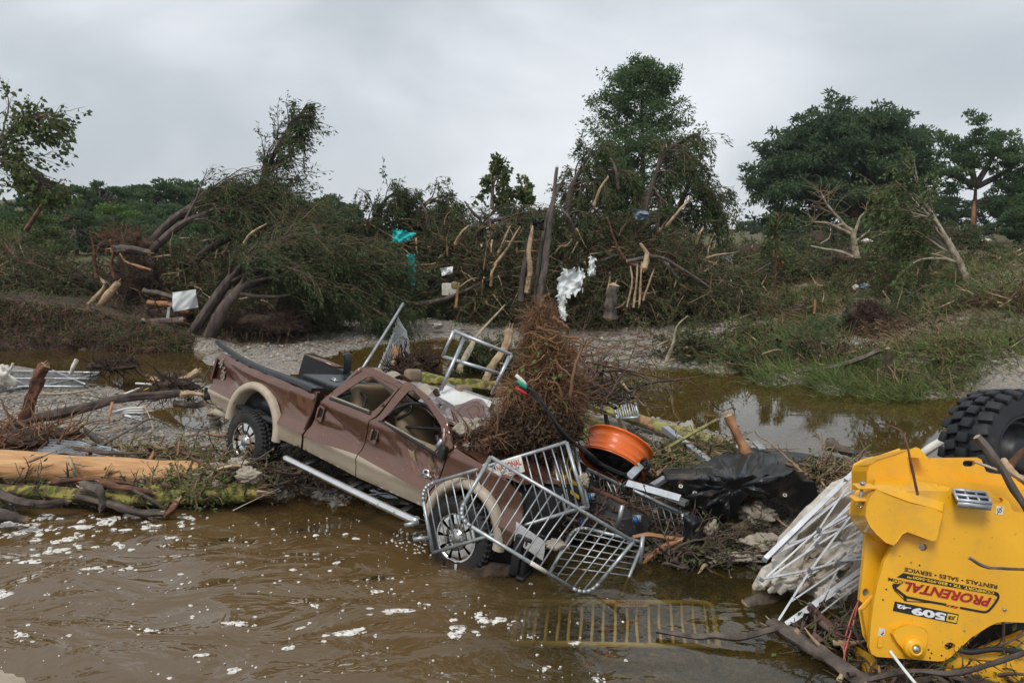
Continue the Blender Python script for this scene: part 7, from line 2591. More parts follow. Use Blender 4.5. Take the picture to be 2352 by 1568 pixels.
# bolts, small labels
for (x, y) in ((340, 610), (378, 490), (760, 215), (862, 1183), (896, 1223), (1012, 1250), (880, 1278)):
    b = B()
    b.lathe([(.001, .006), (.006, .005), (.007, 0)], on(*e4(x, y)), TN, 8)
    b.obj('bolt', 'print_black', sp_main)
b = B()
b.lathe([(.001, .014), (.012, .012), (.014, 0)], on(*e4(1733, 722)), TN, 10)
b.obj('bolt', 'galvanized', sp_main)
for cs4, nm in (([(298, 932), (368, 944), (352, 1034), (282, 1022)], 'label_plate'),):
    b = B()
    b.poly(np.array([on(*e4(*p), .003) for p in cs4]), [], TN, .004)
    lp_ = b.obj(nm, 'sign_white', sp_main, smooth=False)
    text_mesh('label_lettering', '?', on(*e4(350, 975)), on(*e4(318, 968)), .03, TN, 'print_black', lp_, lift=.006)
b = B()
b.poly(np.array([on(*z4(*p), .003) for p in [(1270, 710), (1305, 716), (1300, 756), (1266, 750)]]), [], TN, .004)
lp_ = b.obj('label_plate', 'sign_white', sp_main, smooth=False)
b = B()
th_ = np.linspace(0, 2 * math.pi, 12)
cc_ = on(*z4(1285, 733), .006)
b.tube(cc_ + .016 * (np.cos(th_)[:, None] * TX + np.sin(th_)[:, None] * TU), .0022, 4, caps=False)
b.tube([cc_ - .02 * TX - .03 * TU, cc_ + .02 * TX + .03 * TU], .0022, 4)
b.obj('label_symbol', 'print_black', lp_)


# printed marks on the plate (upside down, like the machine)
def flat(name, polys, mat, off=.0035, par=None):
    b = B()
    for p in polys:
        b.poly(np.array([on(*e4(*q_), off) for q_ in p]), [], TN, .003)
    return b.obj(name, mat, par or sp_main, smooth=False)


def ribbon(pts, w_, n=None):
    p = np.array(pts, float) if n is None else catmull(pts, n)
    d = unit(np.gradient(p, axis=0))
    nn = np.stack([-d[:, 1], d[:, 0]], 1) * w_ / 2
    return [tuple(q_) for q_ in np.vstack([p + nn, (p - nn)[::-1]])]


logo = flat('logo_band', [[(575, 303), (1640, 518), (1668, 535), (1680, 565), (1645, 570), (1620, 556), (500, 352)], ribbon([(1655, 545), (1668, 575), (1650, 620), (1590, 700), (1545, 742), (1500, 752), (1400, 735), (1225, 702)], 26, 30),
                          ribbon([(1070, 668), (830, 625), (600, 578)], 26), ribbon([(600, 575), (580, 560), (465, 470)], 30), ribbon([(590, 560), (600, 622)], 34), ribbon([(600, 625), (680, 630), (880, 645)], 9), ribbon([(470, 500), (600, 625)], 9), [(445, 440), (470, 422), (550, 432), (500, 470), (455, 480)]], 'print_black')
flat('logo_stripe', [[(1090, 668), (1120, 672), (1085, 692), (1058, 688)], [(1180, 686), (1212, 690), (1185, 712), (1150, 706)]], 'print_red')
flat('logo_stripe', [[(1135, 676), (1172, 682), (1140, 700), (1108, 695)]], 'print_black')
ebl = lambda x, y: on(*e4(x, y))
px_m = np.linalg.norm(ebl(1000, 500) - ebl(1000, 600)) / 100
text_mesh('brand_lettering', 'PRORENTAL', ebl(1588, 592), ebl(590, 402), 106 * px_m, TN, 'print_red', sp_main, shear=.32, bold=.035, lift=.005)
text_mesh('web_lettering', '.COM', ebl(588, 398), ebl(402, 352), 40 * px_m, TN, 'print_black', sp_main, bold=.02, lift=.005)
text_mesh('phone_lettering', 'COMFORT, TX \u2022 830-995-5600\u2122', ebl(1614, 518), ebl(615, 326), 33 * px_m, TN, 'print_yellow', logo, bold=.03, lift=.0085)
text_mesh('service_lettering', 'RENTALS \u2022 SALES \u2022 SERVICE', ebl(1652, 442), ebl(586, 238), 46 * px_m, TN, 'print_black', sp_main, bold=.02, lift=.005)
mp_ = flat('model_plate', [[(478, 628), (1212, 778), (1188, 890), (454, 738)]], 'print_black')
text_mesh('model_number', '509', ebl(1062, 772), ebl(668, 694), 80 * px_m, TN, 'print_white', mp_, bold=.05, lift=.0085)
text_mesh('model_suffix', '-42', ebl(660, 693), ebl(497, 660), 42 * px_m, TN, 'print_white', mp_, bold=.05, lift=.0085)
jb = flat('maker_badge', [[(1085, 768), (1200, 790), (1182, 876), (1066, 852)]], 'print_yellow', .0065, mp_)
text_mesh('maker_lettering', 'JCB', ebl(1165, 808), ebl(1085, 792), 38 * px_m, TN, 'print_black', jb, shear=.3, bold=.05, lift=.011)
# hydraulic hose
b = B()
b.tube(catmull([on(*z4(1070, 1400), -.06), on(*z4(1140, 1418), -.03), on(*z4(1260, 1405), -.03), on(*z4(1400, 1420), -.03), on(*z4(1480, 1440), -.03)], 20), .022, 8)
b.obj('hydraulic_hose', 'cable', tele)
b = B()
b.poly(np.array([on(*z4(*p), -.3) for p in [(1230, 1290), (1450, 1270), (1450, 1420), (1100, 1420)]]), [], TN, .02)
b.obj('frame_recess', 'underbody', tele, smooth=False)
# the wheel that sticks up
wc = P(2352, 1046, 7.45)
wax = unit(np.array([.30, -.92, .22]))
wu = unit(np.cross(wax, (0, 0, 1)))
wv_ = np.cross(wu, wax)
b = B()
RW_ = .62
b.lathe([(.36, .02), (.38, .05), (.42, .065), (.50, .075), (.56, .06), (.595, .02), (.60, -.05), (.60, -.30), (.585, -.37), (.5, -.40), (.36, -.38)], wc, wax, 72)
wh = b.obj('wheel', 'tread_rubber', tele)
n_l = 26
for i in range(n_l):
    for (o_, w_, l_, ph, hgt_, sk) in ((.0, .13, .105, 0, .056, .25), (-.135, .12, .10, .5, .050, -.15), (-.265, .12, .10, 0, .050, .15), (-.36, .08, .105, .5, .05, -.25)):
        a = (i + ph) / n_l * 2 * math.pi
        rd = math.cos(a) * wu + math.sin(a) * wv_
        tg = np.cross(wax, rd)
        R = np.stack([tg, wax, rd], 1) @ rotmat((0, 0, 1), sk)
        if o_ == 0:
            R = R @ rotmat((1, 0, 0), -.42)
            cpos = wc + rd * (RW_ - .022) + wax * .028
        else:
            cpos = wc + rd * (RW_ + .002) + wax * o_
        bb = B()
        bb.rbox(cpos, (l_, w_, hgt_), .014, R, seg=1)
        bb.obj('tread_lug', 'tread_rubber', wh)
b = B()
b.lathe([(.385, .05), (.37, .055), (.355, .03), (.345, -.08), (.30, -.10), (.28, -.06), (.18, -.04), (.17, .0), (.10, .02), (.001, .02)], wc, wax, 48)
b.obj('rim', 'black_plastic', wh)

# ------------------------------------------------------------------ white stage step with its rail
t = thing('stage_step', 'white metal step platform with a tube rail and hazard stripes, lying on the truck roof', 'platform', P(1065, 930, 10.2))
zp = lambda x, y: (392 + .375 * x, 744.8 + .375 * y)
dk = [P(*zp(1690, 368), 10.45), P(*zp(1972, 468), 10.35), P(*zp(1905, 598), 9.95), P(*zp(1625, 442), 10.05)]
ND = unit(np.cross(dk[1] - dk[0], dk[3] - dk[0]))
ND = ND if ND[2] > 0 else -ND
b = B()
b.poly(np.array(dk), [], ND, .05)
b.obj('deck', 'white_paint', t, smooth=False)
for k in range(14):
    f0, f1 = k / 14, (k + 1) / 14
    b = B()
    a_ = dk[3] + (dk[2] - dk[3]) * f0
    e_ = dk[3] + (dk[2] - dk[3]) * f1
    up_ = unit(dk[0] - dk[3]) * .045
    sk_ = (dk[2] - dk[3]) / 28
    b.poly(np.array([a_ + ND * .003, e_ + ND * .003, e_ + up_ + sk_ + ND * .003, a_ + up_ + sk_ + ND * .003]), [], ND, .004)
    b.obj('hazard_stripe', 'print_yellow' if k % 2 == 0 else 'print_black', t, smooth=False)
for s_ in range(2):
    b = B()
    b.bar(dk[0] + (dk[3] - dk[0]) * s_ + ND * .01 - [0, 0, .03], dk[1] + (dk[2] - dk[1]) * s_ - [0, 0, .03] + ND * .01, .03, .07)
    b.obj('edge_rail', 'aluminium', t, smooth=False)
rl = [P(*zp(1735, 40), 10.55), P(*zp(2088, 185), 10.45), P(*zp(2022, 303), 10.45), P(*zp(1665, 195), 10.55)]
for i in range(4):
    b = B()
    b.tube([rl[i], rl[(i + 1) % 4]], .024, 10)
    b.obj('rail_tube', 'aluminium', t)
for (a_, e_) in ((P(*zp(1800, 80), 10.55), P(*zp(1655, 402), 10.15)), (P(*zp(2075, 195), 10.45), P(*zp(1966, 428), 10.3))):
    b = B()
    b.tube([a_, e_], .026, 10)
    b.obj('rail_post', 'aluminium', t)
b = B()
b.lathe([(.03, 0), (.03, .05), (.001, .05)], P(1005, 930, 10.02), (0, 0, -1), 12)
b.obj('rubber_foot', 'headliner', t)

# ------------------------------------------------------------------ the big root ball on the bonnet
r_ = np.random.default_rng(900)
rbT = thing('root_ball', 'tall reddish ball of torn tree roots piled on the truck bonnet', 'root ball', P(1225, 1060, 9.1))
uu, vv = np.meshgrid(np.linspace(0, 2 * math.pi, 34), np.linspace(.02, math.pi - .02, 20), indexing='ij')
dirs = np.stack([np.cos(uu) * np.sin(vv), np.sin(uu) * np.sin(vv), np.cos(vv)], -1)
nn = Noise3(900, 8, 1.8, 4)
b = B()
for (u, v, Y, sx, sy, sz) in ((1225, 985, 9.2, .46, .42, .32), (1245, 880, 9.35, .24, .24, .40)):
    V = P(u, v, Y) + dirs * np.array([sx, sy, sz]) * .9 * (1 + .25 * nn(dirs * 2 + u))[..., None]
    V[-1] = V[0]
    b.grid(V)
b.obj('soil_clod', 'soil', rbT)


def rootset(n, c, size, ln, mat, bias, rr, grav, name, wig=.34, K=9, sp=.6):
    c = P(*c)
    d = unit(r_.normal(size=(n, 3)))
    st = c + d * np.array(size) * r_.uniform(sp, 1.0, (n, 1))
    Cv = walk(st, d * .6 + r_.normal(size=(n, 3)) * .6 + np.array(bias), ln * r_.uniform(.35, 1.4, n), K, wig, grav, r_)
    b = B()
    b.tubes(Cv, taper(n, K, rr * r_.uniform(.5, 2.0, n), rr * .3), 4)
    return kind(b.obj(name, mat, rbT), 'stuff')


rootset(1500, (1232, 985, 9.15), (.52, .46, .34), .24, 'root_dark', (0, -.3, 0), .006, -.05, 'root_tangle')
rootset(2300, (1248, 860, 9.3), (.20, .18, .47), .26, 'root_red', (0, 0, .1), .0042, -.02, 'fine_roots', .42)
rootset(150, (1248, 840, 9.22), (.25, .22, .5), .30, 'root_pale', (0, -.3, .1), .004, -.02, 'pale_roots', .42)
rootset(1100, (1243, 770, 9.35), (.19, .17, .36), .24, 'root_red', (-.1, 0, .3), .004, .0, 'fine_roots', .36)
rootset(800, (1228, 915, 9.15), (.38, .32, .30), .32, 'root_red', (0, -.3, -.3), .005, -.06, 'fine_roots', .36)
rootset(260, (1290, 880, 9.3), (.20, .2, .45), .45, 'root_red', (.9, 0, .1), .007, -.02, 'fine_roots', .32)
rootset(230, (1120, 1000, 8.95), (.26, .26, .11), .30, 'root_red', (-.2, -.2, .1), .006, -.04, 'fine_roots', .36)
rootset(260, (1105, 1010, 8.95), (.38, .30, .10), .25, 'root_dark', (0, -.2, 0), .006, -.05, 'root_tangle', .36)
zr = lambda x, y, Y: P(1058.4 + .25 * x, 666.4 + .25 * y, Y)
for (pts, ra) in (([(700, 350), (800, 370), (900, 390), (915, 430)], .020), ([(850, 250), (930, 310), (985, 350), (985, 400)], .024), ([(730, 170), (760, 80), (830, 30)], .018), ([(920, 420), (1060, 430), (1130, 450), (1120, 500)], .015), ([(1000, 1000), (1030, 760), (1100, 560), (1160, 440)], .022), ([(860, 640), (900, 690), (1000, 780), (1040, 850)], .015), ([(500, 170), (570, 200), (620, 240), (600, 330)], .010),
                  ([(150, 1480), (240, 1490), (330, 1420), (420, 1350), (520, 1330)], .022), ([(0, 1450), (90, 1480), (200, 1500), (260, 1490)], .020), ([(330, 1040), (345, 1200), (330, 1330), (380, 1450), (420, 1510)], .014), ([(640, 390), (700, 420), (705, 520), (690, 600)], .012), ([(770, 300), (780, 420), (850, 480), (940, 470)], .012), ([(1010, 460), (1080, 470), (1140, 500), (1200, 470), (1225, 435)], .016), ([(820, 840), (880, 860), (930, 960), (925, 1060)], .016), ([(520, 780), (560, 700), (640, 690), (720, 640)], .012), ([(190, 1400), (300, 1360), (380, 1370), (470, 1420)], .035)):
    b = B()
    c = catmull(np.array([zr(x, y, 8.78 + (.1 if y < 700 else -.02)) for x, y in pts]), 14)
    c += r_.normal(size=c.shape) * .006
    b.tube(c, np.linspace(ra, ra * .45, 14), 7)
    b.obj('root', 'root_red', rbT)
# leaves and foam caught in the roots
b = B()
n = 800
c = P(1230, 985, 9.1) + unit(r_.normal(size=(n, 3)) + [0, -.8, .2]) * np.array([.5, .45, .34])
b.leaves(c, r_.normal(size=(n, 3)), .06, .04, r=r_)
kind(b.obj('caught_leaves', 'leaf_brown', rbT, smooth=False), 'stuff')
b = B()
n = 50
c = P(1235, 895, 9.1) + unit(r_.normal(size=(n, 3)) + [0, -1, .2]) * np.array([.34, .34, .6])
b.leaves(c, r_.normal(size=(n, 3)), .07, .05, r=r_)
kind(b.obj('green_leaves', 'grass_green', rbT, smooth=False), 'stuff')
# loom of cables with coloured plugs
cb = thing('cable_loom', 'bundle of black cables with red, green and white plugs lying over the root ball', 'cable', P(1300, 1000, 8.6))
main = PP([(1212, 890, 8.62), (1240, 918, 8.6), (1266, 954, 8.55), (1296, 999, 8.6), (1335, 1030, 8.9), (1367, 1057, 9.15), (1402, 1077, 9.2), (1436, 1090, 9.2)])
for k in range(5):
    o_ = np.array([math.cos(k * 1.257), math.sin(k * 1.257), .5 * math.sin(k * 2.5)]) * .016
    b = B()
    b.tube(catmull(main + o_ + r_.normal(size=main.shape) * .008, 34), .0105, 7)
    b.obj('cable', 'cable', cb)
for (a_, e_, mt, ra) in (((1185, 861, 8.6), (1209, 884, 8.6), 'sign_white', .024), ((1188, 874, 8.58), (1210, 892, 8.58), 'plug_green', .024), ((1194, 886, 8.60), (1213, 901, 8.6), 'black_plastic', .024), ((1184, 890, 8.57), (1211, 906, 8.57), 'plug_red', .022)):
    b = B()
    p0, p1 = P(*a_), P(*e_)
    b.tube([p0, p0 + (p1 - p0) * .3, p0 + (p1 - p0) * .34, p0 + (p1 - p0) * .8, p1], [ra * .8, ra * .85, ra, ra * .9, ra * .55], 12)
    b.obj('plug', mt, cb)
b = B()
b.tube(catmull(main[4:6] + [0, 0, .004], 3), .034, 8)
b.obj('cable_tie', 'black_plastic', cb)
# ------------------------------------------------------------------ logs, limbs and small wreckage of the foreground
b = B()
c, T_ = log_geo(b, PP([(-60, 1070, 10.55), (100, 1074, 10.55), (300, 1086, 10.6), (450, 1087, 10.65), (548, 1090, 10.65)]), [.235, .215, .195, .16, .09], 22, 44, .05, 80, 0, 8, 0, (False, True))
lg = tag(b.obj('peeled_log', 'wood_fresh'), 'huge peeled pale orange log at the left below the gravel bar', 'log')
for j, (pts, ra) in enumerate((([(158, 1046, 10.35), (166, 1070, 10.3), (178, 1092, 10.3), (200, 1112, 10.3)], .030), ([(60, 1062, 10.3), (90, 1050, 10.28), (128, 1034, 10.3)], .022), ([(165, 1060, 10.32), (190, 1068, 10.3), (214, 1070, 10.3)], .014))):
    b = B()
    cc = catmull(PP(pts), 8)
    b.tubes(cc[None], np.array([[ra * .3, ra, ra * 1.1, ra, ra * .9, ra * .8, ra * .5, .004]]), 5)
    b.obj('splinter', 'wood_split', lg)
b = B()
log_geo(b, PP([(170, 1030, 10.75), (240, 1039, 10.75), (330, 1040, 10.75)]), [.02, .035, .012], 7, 14, .3, 81)
b.obj('bark_strip', 'bark_dark', lg)
rod('mossy_log', 'yellow green mossy log with a torn end, lying at the waterline under the peeled log', 'log', [(330, 1138, 10.05), (440, 1136, 10.05), (560, 1131, 10.1), (596, 1129, 10.1)], .115, .12, 'bark_moss', n=18, K=30, seed=82, splinter=16, smat='wood_split')
rod('mossy_log', 'darker mossy log at the far left waterline, half under branches', 'log', [(-40, 1128, 10.1), (100, 1134, 10.05), (250, 1144, 10.0), (340, 1146, 10.0)], .09, .10, 'bark_moss', n=14, K=26, seed=83)
rod('dark_log', 'long dark wet trunk reaching from the left edge to the truck bumper', 'log', [(-30, 1005, 12.0), (60, 968, 12.3), (160, 945, 12.6), (260, 916, 13.0), (370, 906, 13.3), (420, 904, 13.5)], .088, .055, 'bark_dark', n=14, K=34, seed=84)
rod('broken_limb', 'pale split tip at the bumper end of the long dark trunk', 'branch', [(415, 905, 13.45), (440, 903, 13.55), (468, 907, 13.6)], .06, .02, 'wood_split', seed=85, splinter=5)
rod('broken_post', 'torn snag with a pale frayed top standing over the long dark trunk', 'snag', [(50, 985, 12.35), (66, 930, 12.3), (84, 885, 12.3), (88, 860, 12.3), (104, 838, 12.3)], .105, .05, 'bark_red', n=12, K=26, seed=86, splinter=16, rough=.4)
FG = [
 ('dark branch lying on the gravel behind the corrugated sheet', [(196, 988, 12.0), (225, 1012, 11.6), (255, 1032, 11.2)], .045, .03, 'bark_dark'),
 ('dark branch crossing the gravel toward the peeled log', [(100, 1005, 11.8), (140, 1030, 11.4), (165, 1040, 11.2)], .05, .035, 'bark_grey'),
 ('reddish branch twisting up left of the corrugated sheet', [(85, 1040, 11.3), (130, 1020, 11.3), (150, 985, 11.4)], .03, .015, 'bark_red'),
 ('forked reddish branch above the corrugated sheet', [(160, 1014, 11.5), (185, 1000, 11.5), (200, 988, 11.5)], .02, .008, 'bark_red'),
 ('long thin bent stick leaning over the middle of the gravel bar', [(235, 1022, 11.3), (300, 985, 11.5), (348, 962, 11.7), (395, 980, 11.8)], .02, .01, 'bark_grey'),
 ('pale stick leaning up from the dark trunk over the puddle', [(330, 930, 13.1), (345, 960, 12.6), (352, 988, 12.3)], .012, .010, 'wood_split'),
 ('red wet stick hanging under the long dark trunk', [(258, 925, 12.8), (252, 950, 12.6), (250, 972, 12.5)], .022, .018, 'wood_orange'),
 ('slim grey stick on the gravel by the rear wheel', [(435, 1052, 11.3), (446, 1020, 11.5), (458, 985, 11.7)], .014, .008, 'bark_grey'),
 ('orange splinter lying by the rear wheel', [(480, 996, 11.7), (505, 1000, 11.5), (525, 998, 11.5)], .02, .035, 'wood_orange'),
 ('upright orange stick in front of the rear wheel gravel', [(408, 1046, 11.0), (412, 1015, 11.1)], .018, .012, 'wood_orange'),
 ('short upright red stick above the corrugated sheet', [(202, 1046, 10.9), (200, 1024, 11.0)], .014, .010, 'wood_orange'),
 ('short broken stick on the right end of the peeled log', [(345, 1058, 10.8), (352, 1038, 10.9)], .025, .02, 'wood_orange'),
 ('curved orange branch arching under the rear tyre', [(478, 1098, 10.2), (505, 1076, 10.15), (540, 1069, 10.15), (562, 1072, 10.15)], .028, .02, 'wood_split'),
 ('pale twisted branch across the end of the peeled log', [(440, 1050, 10.3), (470, 1068, 10.2), (505, 1084, 10.1)], .02, .012, 'bark_red'),
 ('thin branch poking out under the rear tyre toward the step bar', [(545, 1075, 10.2), (590, 1055, 10.2), (625, 1032, 10.3)], .016, .012, 'bark_grey'),
 ('long thin stick lying in the water below the mossy log end', [(535, 1172, 9.9), (600, 1140, 10.0), (640, 1122, 10.1)], .008, .006, 'bark_pale'),
 ('dark root hanging into the water under the mossy log', [(300, 1120, 9.9), (335, 1140, 9.85), (380, 1168, 9.8), (390, 1172, 9.8)], .03, .03, 'bark_dark'),
 ('torn reddish stub sticking out of the water below the mossy log', [(380, 1186, 9.6), (395, 1170, 9.6), (408, 1150, 9.65)], .03, .05, 'bark_red'),
 ('dark smooth limb curving along the waterline below the mossy log', [(180, 1140, 9.9), (260, 1160, 9.75), (320, 1178, 9.6), (378, 1178, 9.6)], .055, .04, 'wood_wet'),
 ('thick dark limb at the left waterline', [(-30, 1120, 9.9), (40, 1150, 9.7), (100, 1158, 9.6), (150, 1150, 9.7)], .06, .045, 'bark_dark'),
 ('brown limb across the front of the two mossy logs', [(230, 1110, 10.0), (300, 1122, 9.9), (350, 1130, 9.9)], .045, .03, 'bark_red'),
 ('knotted dark limb dipping to the water in the middle of the left heap', [(190, 1115, 9.9), (225, 1125, 9.8), (236, 1150, 9.75), (230, 1170, 9.7)], .07, .03, 'bark_grey'),
 ('long reddish branch along the top of the mossy logs', [(120, 1108, 10.1), (200, 1100, 10.1), (300, 1110, 10.0)], .035, .02, 'bark_red'),
 ('dark end of a trunk in the water at the left edge', [(-30, 1180, 9.3), (20, 1186, 9.2), (60, 1194, 9.15)], .09, .04, 'bark_dark'),
 ('mud coloured branch heap end beside the rear bumper', [(350, 870, 14.4), (385, 886, 14.2), (425, 870, 14.2), (455, 852, 14.3)], .06, .05, 'wood_split'),
 ('thin dark stick slanting up behind the bumper', [(466, 876, 14.2), (476, 855, 14.2), (486, 838, 14.2)], .015, .012, 'bark_dark'),
 ('level grey log in the shallow behind the bumper', [(400, 926, 13.8), (440, 930, 13.7), (470, 926, 13.7)], .05, .05, 'bark_grey'),
 ('bare stick across the left channel by the fence panel', [(88, 906, 16), (160, 902, 16), (230, 892, 16)], .03, .015, 'bark_pale'),
 ('grey stump standing in the puddle behind the exhaust', [(496, 980, 12.6), (494, 962, 12.6), (490, 945, 12.6)], .09, .08, 'bark_grey'),
 ('long mossy log running from the root ball down to the tarpaulin', [(1325, 912, 14.2), (1417, 947, 13.7), (1524, 983, 13.0), (1596, 1003, 12.4), (1698, 1030, 11.6)], .115, .075, 'bark_sycamore'),
 ('mossy trunk rising steeply at the right side of the root ball', [(1352, 995, 11.2), (1335, 960, 11.6), (1322, 905, 12.0)], .08, .06, 'bark_sycamore'),
 ('mossy log under the long one, toward the fan', [(1310, 985, 11.4), (1345, 1000, 11.2), (1400, 1020, 11.0), (1470, 1060, 10.6)], .085, .06, 'bark_sycamore'),
 ('mossy log passing right behind the orange fan', [(1345, 960, 12.4), (1400, 985, 12.2), (1460, 1010, 11.9)], .07, .05, 'bark_sycamore'),
 ('straight yellow green pole crossing above the metal channel', [(1503, 1044, 11.0), (1560, 1012, 11.2), (1648, 963, 11.4)], .035, .022, 'bark_sycamore'),
 ('thin mossy log partly under the tarpaulin edge', [(1520, 990, 12.6), (1600, 1030, 11.8), (1680, 1052, 11.0)], .05, .04, 'bark_sycamore'),
 ('smooth orange broken post leaning out of the tarpaulin', [(1726, 1056, 10.7), (1700, 1010, 10.8), (1674, 955, 10.9)], .075, .062, 'wood_orange'),
 ('pale pink butt of a log at the pond edge', [(1560, 984, 13.2), (1590, 980, 13.2)], .11, .11, 'stone_pale'),
 ('burnt black splinter standing behind the fan', [(1400, 1010, 11.6), (1395, 975, 11.7), (1390, 945, 11.8)], .05, .02, 'bark_dark'),
 ('pale broken stub standing behind the fan, right of the burnt one', [(1437, 1010, 11.6), (1432, 985, 11.7), (1424, 965, 11.8)], .045, .03, 'wood_split'),
 ('curved brown branch across the gravel right of the fan', [(1402, 985, 11.6), (1440, 1010, 11.3), (1480, 1042, 10.9)], .03, .022, 'bark_red'),
 ('brown branch running down from the long mossy log to the gravel', [(1440, 985, 12.2), (1500, 1018, 11.7), (1545, 1042, 11.2)], .03, .03, 'bark_grey'),
 ('orange torn branch lying level under the dolly board', [(1454, 1233, 8.5), (1490, 1228, 8.5), (1530, 1234, 8.5), (1562, 1238, 8.5)], .024, .028, 'wood_orange'),
 ('orange torn branch slanting down left from the level one', [(1562, 1240, 8.5), (1520, 1258, 8.45), (1490, 1280, 8.35), (1474, 1300, 8.3)], .035, .018, 'wood_orange'),
 ('green mossy log end under the tarpaulin', [(1665, 1198, 9.2), (1705, 1222, 9.0), (1750, 1255, 8.7)], .085, .075, 'bark_moss'),
 ('pale thin stick slanting across the foam under the tarpaulin', [(1722, 1135, 9.5), (1760, 1170, 9.2), (1818, 1218, 8.6)], .018, .014, 'wood_split'),
 ('dark branch lying in the wet debris left of the canopy', [(1640, 1250, 8.6), (1700, 1280, 8.4), (1770, 1320, 8.0)], .03, .02, 'bark_dark'),
 ('dark stick fan end dipping in the water left of the canopy', [(1600, 1262, 8.5), (1596, 1310, 8.2), (1598, 1360, 7.9)], .016, .01, 'bark_dark'),
 ('grey branch floating in the foreground water, pointing at the canopy foot', [(1508, 1447, 6.74), (1600, 1462, 6.62), (1640, 1458, 6.60), (1700, 1464, 6.56), (1790, 1442, 6.62), (1830, 1452, 6.5)], .022, .036, 'bark_grey'),
 ('thick peeling branch slanting down to the lower right corner', [(1770, 1428, 6.75), (1830, 1465, 6.5), (1900, 1510, 6.25), (1990, 1575, 5.9)], .05, .06, 'bark_grey'),
 ('snapped reddish stub in the water below the canopy', [(1862, 1395, 7.0), (1905, 1440, 6.7), (1945, 1490, 6.4)], .035, .05, 'bark_red'),
 ('green barked pole leaning against the big tyre', [(2243, 1003, 5.7), (2290, 1060, 5.65), (2330, 1125, 5.6), (2380, 1205, 5.5)], .028, .032, 'bark_grey'),
 ('short orange splinter in front of the big tyre', [(2303, 1055, 6.4), (2325, 1085, 6.3), (2365, 1115, 6.3)], .028, .03, 'wood_split'),
 ('thin pale stick behind the green barked pole', [(2240, 1060, 6.5), (2290, 1078, 6.4), (2370, 1100, 6.3)], .012, .012, 'bark_pale'),
 ('brown limb leaning inside the big tyre', [(2290, 1120, 7.0), (2320, 1070, 7.0), (2370, 1020, 7.0)], .03, .03, 'bark_red'),
 ('thin dark vine standing on the yellow guard', [(2108, 1136, 5.75), (2095, 1075, 5.8), (2080, 1010, 5.9), (2062, 985, 6.0), (2020, 972, 6.2)], .010, .007, 'bark_red'),
 ('splintered green twig lying across the yellow plate', [(2225, 1280, 5.75), (2262, 1300, 5.72), (2300, 1305, 5.7), (2370, 1308, 5.7)], .014, .010, 'bark_grey'),
 ('black wet branch under the yellow machine', [(1990, 1560, 5.75), (2100, 1540, 5.7), (2200, 1545, 5.65), (2370, 1495, 5.6)], .02, .018, 'bark_dark'),
 ('white plastic pipe leaning on the bottom of the yellow machine', [(2044, 1494, 5.7), (2075, 1535, 5.6), (2120, 1590, 5.45)], .013, .013, 'white_paint'),
 ('white pipe with a ragged end behind the yellow guard', [(2112, 1048, 8.2), (2135, 1030, 8.2), (2165, 1012, 8.3)], .045, .045, 'sign_white'),
 ('dark driftwood stub floating in the pond', [(1905, 1020, 12), (1925, 1030, 11.8), (1955, 1038, 11.6), (1978, 1038, 11.6)], .10, .02, 'wood_wet'),
 ('long dead branch arching over the pond from the root ball', [(1345, 830, 10.5), (1440, 850, 11), (1540, 872, 11.5), (1600, 885, 12), (1650, 940, 12.5), (1685, 935, 12.5)], .014, .008, 'bark_red'),
 ('thin dark twig standing in the pond shallows', [(1970, 1000, 12), (1985, 1030, 11.6), (2000, 1045, 11.3)], .010, .012, 'bark_dark'),
 ('mossy log lying behind the white step platform', [(930, 872, 11.9), (1000, 876, 11.6), (1070, 884, 11.3), (1145, 893, 11.0)], .095, .10, 'bark_moss'),
 ('pale broken limb with a frayed top behind the platform rail', [(1112, 880, 11.2), (1130, 838, 11.4), (1158, 800, 11.6), (1170, 758, 11.7)], .055, .065, 'wood_split'),
 ('forked bare willow branch left of the frayed limb', [(1055, 850, 13), (1085, 790, 14), (1105, 760, 15), (1160, 700, 16)], .06, .015, 'bark_pale'),
 ('red broken post upright behind the truck cab', [(925, 865, 12.5), (918, 835, 12.6), (908, 800, 12.7)], .075, .06, 'wood_orange'),
 ('pale split stake right of the red post behind the cab', [(905, 880, 12.4), (903, 850, 12.4), (907, 818, 12.5)], .045, .03, 'wood_split'),
 ('charred bent root upright behind the cab', [(985, 870, 12.2), (980, 835, 12.3), (962, 800, 12.4)], .035, .015, 'root_dark'),
]
for i, (lab, pts, ra, rb_, mt) in enumerate(FG):
    first = lab.split(' under ')[0].split(' along ')[0].split(' behind ')[0].split(' in ')[0]
    isl = ' log' in first or 'trunk' in first or 'driftwood' in first
    nm = 'fallen_log' if isl else ('pipe' if 'pipe' in lab else ('broken_post' if 'post' in first or 'stump' in first else 'fallen_branch'))
    rod(nm, lab, 'log' if isl else ('pipe' if 'pipe' in lab else ('post' if 'post' in first or 'stump' in first else 'branch')), pts, ra, rb_, mt, seed=1000 + i, splinter=0 if 'pipe' in lab or ra < .016 else 5, n=7 if ra < .04 else 12, K=16 if ra < .04 else 28, rough=.22 if 'pipe' not in lab else .01, ends=('pipe' not in lab and ra > .03, True))

